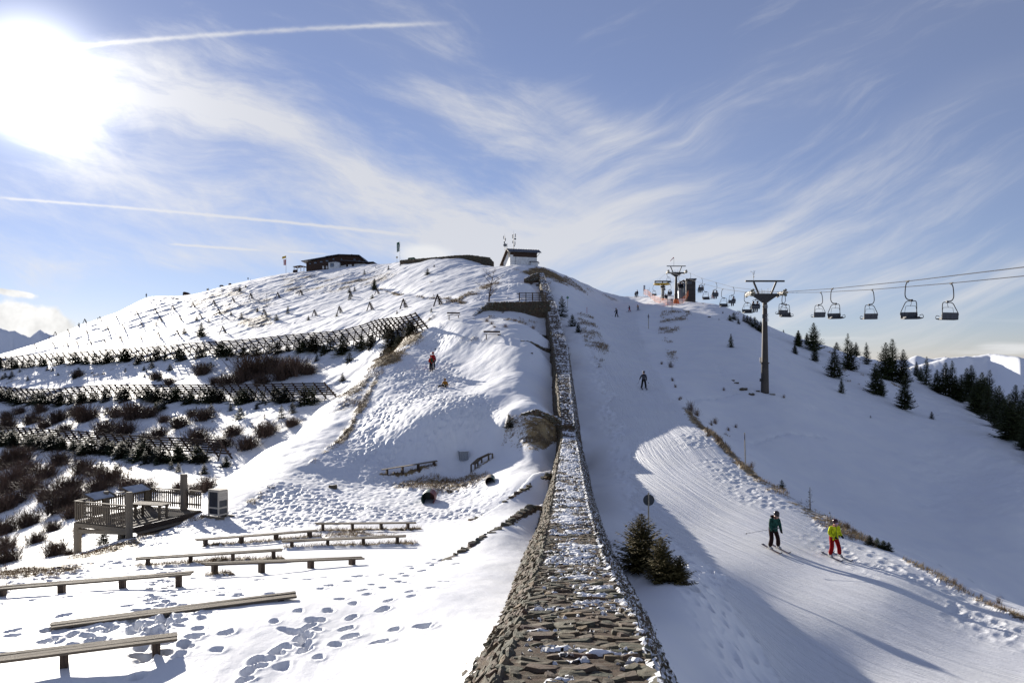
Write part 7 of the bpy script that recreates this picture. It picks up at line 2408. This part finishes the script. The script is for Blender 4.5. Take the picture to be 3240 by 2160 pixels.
def hand(parent, wrist, dirv, side, mat, curl=.5):
    """glove with palm, four unequal fingers bent round the grip and a thumb"""
    d = Vector(dirv).normalized(); s = Vector(side).normalized(); n = d.cross(s).normalized(); w = Vector(wrist)
    mb = MB()
    mb.tube([w, w + d * .04, w + d * .09], [.034, .046, .042], 10)
    for k, (o_, l_) in enumerate(((-.030, .065), (-.010, .075), (.011, .070), (.031, .052))):
        a = w + d * .085 + s * o_
        b = a + d * l_ * .5 + n * l_ * .25 * curl
        c = b + d * l_ * .1 + n * l_ * .6 * curl
        e = c - d * l_ * .25 + n * l_ * .2 * curl
        mb.tube([a, b, c, e], [.0125, .012, .011, .009], 7)
    a = w + d * .035 - s * .036
    mb.tube([a, a - s * .025 + d * .02 + n * .02, a - s * .01 + d * .045 + n * .045], [.014, .013, .010], 7)
    return mb.build('glove', mat, parent, smooth=True)


def ski(parent, foot, dirv, mat, L_=1.62, name='ski', nz=Vector((0, 0, 1))):
    d = Vector(dirv).normalized(); s = d.cross(nz).normalized()
    mb = MB(); n = 12; vs = []
    for i in range(n + 1):
        t = i / n; x = (t - .42) * L_
        w = .045 + .018 * abs(2 * t - 1) ** 2
        if t > .95: w *= .5
        z = .02 + .11 * max(0, (t - .86) / .14) ** 2 + .02 * max(0, (.05 - t) / .05)
        c = Vector(foot) + d * x + nz * z
        vs += [c - s * w, c + s * w, c + s * w + nz * .022, c - s * w + nz * .022]
    fs = []
    for i in range(n):
        for k in range(4): fs.append((4 * i + k, 4 * i + (k + 1) % 4, 4 * i + 4 + (k + 1) % 4, 4 * i + 4 + k))
    fs += [(3, 2, 1, 0), (4 * n, 4 * n + 1, 4 * n + 2, 4 * n + 3)]
    mb.raw(vs, fs)
    return mb.build(name, mat, parent)


def boots(parent, J, mat, gd=(0, -1, 0)):
    for k in ('la', 'ra'):
        a = Vector(J[k]); g_ = Vector(gd)
        mb = MB(); mb.tube([a + Vector((0, 0, .14)), a + Vector((0, 0, .03)), a + Vector((0, 0, -.03))], [.072, .074, .070], 10)
        mb.tube([a + Vector((0, 0, -.03)) - g_ * .07, a + Vector((0, 0, -.035)) + g_ * .10, a + Vector((0, 0, -.045)) + g_ * .2], [.055, .062, .045], 10)
        mb.build('boot', mat, parent, smooth=True)


def helmet(parent, J, mat, gog, look=(0, -1, 0)):
    h = Vector(J['top']); l_ = Vector(look).normalized()
    mb = MB(); mb.ell(h + Vector((0, 0, .0)) - l_ * .015, (.128, .138, .128), 18, 12); mb.build('helmet', mat, parent, smooth=True)
    s = l_.cross(Vector((0, 0, 1))).normalized()
    f = h + l_ * .075 - Vector((0, 0, .065))
    mb = MB(); mb.ell(f, (.088, .055, .045), 14, 8, Matrix(((s.x, l_.x, 0, 0), (s.y, l_.y, 0, 0), (0, 0, 1, 0), (0, 0, 0, 1)))); mb.build('goggles', gog, parent, smooth=True)
    mb = MB(); mb.ell(h + l_ * .10 - Vector((0, 0, .115)), (.016, .02, .02), 8, 6); mb.build('nose', M_skin, parent, smooth=True)
    mb = MB(); mb.ell(h + l_ * .092 - Vector((0, 0, .15)), (.026, .012, .009), 8, 6); mb.build('mouth', C_redj2, parent, smooth=True)
    mb = MB(); mb.ell(h + l_ * .03 - Vector((0, 0, .115)), (.078, .078, .10), 14, 10); mb.build('face', M_skin, parent, smooth=True)


def pole_obj(a, b, label, mat=None):
    """ski pole from grip a to tip b (world)"""
    a, b = Vector(a), Vector(b); d = (b - a).normalized()
    r0 = empty('ski_pole', a, 0, label, 'ski pole')
    mb = MB(); mb.tube([(0, 0, 0), b - a], .009, 6); mb.build('shaft', mat or C_polem, r0)
    mb = MB(); mb.tube([-d * .05, d * .07], .018, 8); mb.build('grip', C_bboot, r0)
    q_ = (b - a) - d * .07
    mb = MB(); mb.tube([q_ - d * .01, q_ + d * .012], [.045, .03], 10); mb.build('basket', C_bboot, r0)


def person(p, rz, H, pose, mats, label, hel=None, gog=None, look=(0, -1, 0), skis=None, boot=None, flare=1.1, hands=False, group=None, tiny=False):
    r0 = empty('person', p, R(rz), label, 'person', group)
    s = H / 1.80
    r0.scale = (s, s, s)
    me, J = body(pose, mats, flare)
    link('body', me, r0)
    helmet(r0, J, hel or C_bhelm, gog or C_dgog, look)
    if boot: boots(r0, J, boot)
    if skis:
        mat, dv, L_, nz = skis
        for k in ('la', 'ra'):
            a = Vector(J[k]); ski(r0, (a.x, a.y - .05, a.z - .10), dv, mat, L_, nz=nz)
    bpy.context.view_layer.update()
    return r0, J


def wpt(r0, q_): return r0.matrix_world @ Vector(q_)
def slope_at(p, rz, e=.5):
    """ground normal in the person's local frame"""
    zx = (zq(p.x + e, p.y) - zq(p.x - e, p.y)) / (2 * e); zy = (zq(p.x, p.y + e) - zq(p.x, p.y - e)) / (2 * e)
    n = Vector((-zx, -zy, 1)).normalized()
    return Matrix.Rotation(-R(rz), 3, 'Z') @ n


def ski_dir(p, rz):
    n = slope_at(p, rz); f = Vector((0, -1, 0)); f = (f - n * f.dot(n)).normalized(); return f, n


# green-jacketed skier
p = hit(2449, 1737); rz = 16
f_, n_ = ski_dir(p, rz)
pose = dict(hip=(0, .10, .90), waist=(.0, .04, 1.06), chest=(0.01, -.05, 1.27), neck=(.02, -.10, 1.44), head=(.03, -.13, 1.52), top=(.04, -.16, 1.66),
            ls=(-.18, -.03, 1.36), le=(-.235, -.05, 1.09), lw=(-.17, -.16, .90), lh=(-.15, -.2, .84), rs=(.20, -.05, 1.36), re=(.27, -.06, 1.08), rw=(.25, -.18, .87), rh=(.24, -.22, .81),
            lhip=(-.11, .08, .86), lk=(-.17, -.08, .50), la=(-.20, .03, .12), rhip=(.11, .08, .86), rk=(.16, -.08, .50), ra=(.22, .0, .12))
A, J = person(p, rz, 1.74, pose, [C_teal, C_dbrown, M_skin, C_glove], 'skier in dark green jacket looking down, pole pointing out to the left', C_bhelm, C_dgog, (.35, -.9, -.3), (C_ski, f_, 1.5, n_), C_boot, 1.25)
hand(A, J['lw'], Vector(J['lh']) - Vector(J['lw']), (0, 1, 0), C_glove); hand(A, J['rw'], Vector(J['rh']) - Vector(J['rw']), (0, 1, 0), C_glove)
mb = MB(); mb.ell((-.06, .03, 1.50), (.11, .10, .07), 12, 8); mb.build('hood', C_dbrown, A, smooth=True)
mb = MB(); mb.lathe([(.205, 0), (.20, .16), (.17, .3)], 14, (0, .06, .84)); mb.build('jacket_hem', C_teal, A, smooth=True)
g1 = wpt(A, J['rh'])
pole_obj(W3(2465, 1669, p.y - .2), W3(2357, 1688, p.y - .1), 'ski pole of the green skier, sticking out level to the left')

# yellow-jacketed skier
p = hit(2640, 1762); rz = 14
f_, n_ = ski_dir(p, rz)
pose = dict(hip=(0, .06, .90), waist=(.0, .03, 1.06), chest=(0, -.02, 1.27), neck=(0, -.05, 1.44), head=(0, -.07, 1.52), top=(.0, -.09, 1.66),
            ls=(-.20, 0, 1.36), le=(-.28, .02, 1.10), lw=(-.12, -.20, .97), lh=(-.06, -.24, .94), rs=(.20, -.02, 1.36), re=(.29, .03, 1.10), rw=(.26, -.18, .98), rh=(.27, -.24, .96),
            lhip=(-.12, .05, .86), lk=(-.19, -.10, .49), la=(-.22, .02, .12), rhip=(.12, .05, .86), rk=(.17, -.10, .49), ra=(.25, -.04, .12))
B, J = person(p, rz, 1.68, pose, [C_yellow, C_redt, M_skin, C_glove], 'skier in neon yellow jacket and red trousers with wine-red helmet', C_helm, C_gog, (.1, -1, -.1), (C_ski2, f_, 1.5, n_), C_boot, 1.2)
hand(B, J['lw'], Vector(J['lh']) - Vector(J['lw']), (0, .2, 1), C_glove); hand(B, J['rw'], Vector(J['rh']) - Vector(J['rw']), (0, .2, 1), C_glove)
mb = MB(); mb.lathe([(.205, 0), (.20, .16), (.17, .3)], 14, (0, .04, .86)); mb.build('jacket_hem', C_yellow, B, smooth=True)
mb = MB(); mb.tube([(0, -.16, .92), (0, -.18, 1.2), (0, -.14, 1.42)], .008, 5); mb.build('zip', C_bboot, B)
mb = MB(); mb.ell((0, -.06, 1.47), (.10, .09, .06), 12, 8); mb.build('neck_warmer', C_redj2, B, smooth=True)
yb = p.y
pole_obj(wpt(B, (-.20, -.15, .95)), W3(2609, 1625, yb + .55), 'left one of two ski poles tucked up under the arms of the yellow skier')
pole_obj(wpt(B, (.18, -.12, .97)), W3(2623, 1617, yb + .65), 'right one of two ski poles tucked up under the arms of the yellow skier')

# skier half-way up the piste
p = hit(2037, 1229); rz = -2
f_, n_ = ski_dir(p, rz)
pose = dict(ls=(-.19, 0, 1.38), le=(-.33, -.04, 1.16), lw=(-.42, -.16, 1.00), lh=(-.45, -.2, .96), rs=(.19, 0, 1.38), re=(.27, .0, 1.12), rw=(.27, -.08, .90), rh=(.27, -.1, .84), la=(-.22, .02, .12), ra=(.22, .02, .12), lk=(-.17, -.07, .5), rk=(.16, -.07, .5), lhip=(-.1, 0, .88), rhip=(.1, 0, .88))
C, J = person(p, rz, 1.68, pose, [C_grey, C_black, M_skin, C_glove], 'skier in grey and dark jacket coming down the shaded middle of the piste', C_bhelm, C_dgog, (0, -1, -.1), (C_ski2, f_, 1.5, n_), C_bboot, 1.15)
mb = MB(); mb.ell((0, 0, 1.36), (.20, .15, .11), 14, 8); mb.build('dark_yoke', C_navy, C, smooth=True)
y0 = p.y
pole_obj(wpt(C, J['lh']), W3(2018, 1215, y0 - .3), 'outstretched left-hand ski pole of the grey skier on the shaded piste')
pole_obj(wpt(C, J['rh']), W3(2053, 1212, y0 + .3), 'right-hand ski pole of the grey skier on the shaded piste')

# three skiers high up
sx_ = Vector((1, 0, 0))
for (u, v, hpx, mats, lab, rz, dv, hel) in ((1951, 1003, 30, [C_grey, C_black, M_skin, C_glove], 'dark skier crossing high on the piste, leftmost of three in a row', -55, 0, C_bhelm),
                                       (1992, 986, 21, [C_navy, C_redt, M_skin, C_glove], 'small skier in dark jacket and red trousers, middle of three in a row', -70, 0, C_bhelm),
                                       (2019, 982, 20, [C_orj, C_navy, M_skin, C_glove], 'small skier in ochre jacket, right one of three in a row', -65, 0, C_helm)):
    p = hit(u, v); H = hpx / FPX * p.y * .97
    f_, n_ = ski_dir(p, rz)
    pose = dict(hip=(0, .08, .9), chest=(0, -.06, 1.27), neck=(0, -.10, 1.44), head=(0, -.13, 1.52), top=(0, -.15, 1.65), le=(-.28, -.15, 1.12), lw=(-.26, -.35, 1.0), lh=(-.26, -.4, .98), re=(.28, -.15, 1.12), rw=(.26, -.35, 1.0), rh=(.26, -.4, .98),
                la=(-.17, -.14, .12), ra=(.17, .22, .12), lk=(-.15, -.14, .5), rk=(.15, .02, .5))
    D, J = person(p, rz, H, pose, mats, lab, hel, None, (0, -1, -.1), (C_ski2, f_, 1.5, n_), C_bboot)
# two standing on the shoulder
for (u, hpx, mats, lab, dx_) in ((2010.5, 19, [C_dbrown, C_black, M_skin, C_glove], 'shorter of two people standing on the skyline left of the station', 0), (2016, 23, [C_navy, C_black, M_skin, C_glove], 'taller of two people standing on the skyline left of the station', 0)):
    Yp = 198.0 if u < 2012 else 199.0
    X = (u - CU) / FPX * Yp
    p = Vector((X, Yp, max(zq(X, Yp), (CV - 938.5) / FPX * Yp - .3)))
    person(p, 150 if u > 2012 else 10, hpx / FPX * Yp * .98, dict(la=(-.2, 0, .1), ra=(.2, 0, .1), re=(.34, -.04, 1.15)), mats, lab, None, None, (0, -1, 0), None, C_bboot)
# hikers
p = hit(1364, 1175)
Hk, J = person(p, -150, 52 / FPX * p.y, dict(top=(0, -.06, 1.68), lk=(-.11, -.02, .5), rk=(.1, -.02, .5), la=(-.12, .02, .1), ra=(.12, .02, .1), lw=(-.16, -.2, 1.05), lh=(-.1, -.24, 1.05), rw=(.16, -.2, 1.05), rh=(.1, -.24, 1.05)), [C_redj, C_black, M_skin, C_glove],
               'walker in bright red jacket with green rucksack on the snowy ridge', C_redj, C_dgog, (0, -1, -.3), None, C_bboot)
mb = MB(); mb.ell((0, .2, 1.22), (.16, .13, .25), 12, 8); mb.build('rucksack', C_pack, Hk, smooth=True)
p = hit(1370, 1168)
person(p, 30, 55 / FPX * p.y, dict(la=(-.1, 0, .1), ra=(.1, 0, .1)), [C_redj2, C_black, M_skin, C_glove], 'walker in dark red jacket partly hidden behind the one in bright red', C_redj2, C_dgog, (0, -1, 0), None, C_bboot)
# sitting child
p = hit(1408, 1224)
sit = dict(hip=(0, .05, .12), waist=(0, .05, .27), chest=(0, .03, .46), neck=(0, .0, .62), head=(0, -.02, .69), top=(0, -.03, .80), ls=(-.17, .03, .53), le=(-.25, -.02, .34), lw=(-.22, -.14, .2), lh=(-.22, -.18, .18), rs=(.17, .03, .53), re=(.26, .05, .32), rw=(.28, .08, .14), rh=(.28, .08, .08),
           lhip=(-.10, .0, .12), lk=(-.26, -.32, .2), la=(-.55, -.50, .06), rhip=(.10, 0, .12), rk=(.14, -.35, .25), ra=(.2, -.55, .08))
person(p, -10, 1.65, sit, [C_orj, C_black, M_skin, C_glove], 'person in orange-brown jacket sitting on the snow below the two walkers', C_orj, C_dgog, (0, -1, 0), None, C_bboot)
# lone figure on the skyline
Yf = 276.0
person(W3(463, 940.5, Yf), 0, 13 / FPX * Yf, {}, [C_black, C_black, M_skin, C_glove], 'tiny lone person on the far left skyline', None, None, (0, -1, 0), None, C_bboot)
# people by the station
for k, (u, Yp, hpx) in enumerate(((2106, 178, 10), (2110, 178, 8))):
    X = (u - CU) / FPX * Yp
    person(Vector((X, Yp, zq(X, Yp) - .1)), 0, hpx * 2.2 / FPX * Yp * .95, {}, [C_navy, C_black, M_skin, C_glove], '%s of two small dark people standing by the station wheel' % ('left' if k == 0 else 'right'), None, None, (0, -1, 0), None, C_bboot)
# riders on the chairs
seatp = dict(hip=(0, .05, .0), waist=(0, .08, .15), chest=(0, .08, .36), neck=(0, .05, .52), head=(0, .03, .60), top=(0, .02, .73), ls=(-.18, .06, .44), le=(-.23, -.02, .2), lw=(-.16, -.2, .12), lh=(-.14, -.25, .12), rs=(.18, .06, .44), re=(.23, -.02, .2), rw=(.16, -.2, .12), rh=(.14, -.25, .12),
             lhip=(-.10, 0, .0), lk=(-.12, -.42, .02), la=(-.13, -.50, -.40), rhip=(.10, 0, .0), rk=(.12, -.42, .02), ra=(.14, -.46, -.42))
n_r = 0
for (ch_, who, where) in CR:
    for w_ in who:
        bpy.context.view_layer.update()
        back = abs(ch_.rotation_euler.z) > 1.5
        lp = Vector((-.02 + .44 * w_, .10, -2.02))
        wp = ch_.matrix_world @ lp
        mats = [[C_navy, C_black, M_skin, C_glove], [C_black, C_redt if 'ridge' in where else C_black, M_skin, C_glove]][w_]
        side = '' if len(who) == 1 else (('right ' if (w_ == 0) == back else 'left ') + 'hand ')
        person(wp, 180 if back else 0, 1.66, seatp, mats, ('%srider in dark clothes %s' % (side, where)) if len(who) == 1 else ('dark %srider on the two-rider chair %s' % (side, where)), M_whitec if 'mast' in where and w_ == 0 else None, None, (0, -1, 0), None, C_bboot)
        n_r += 1
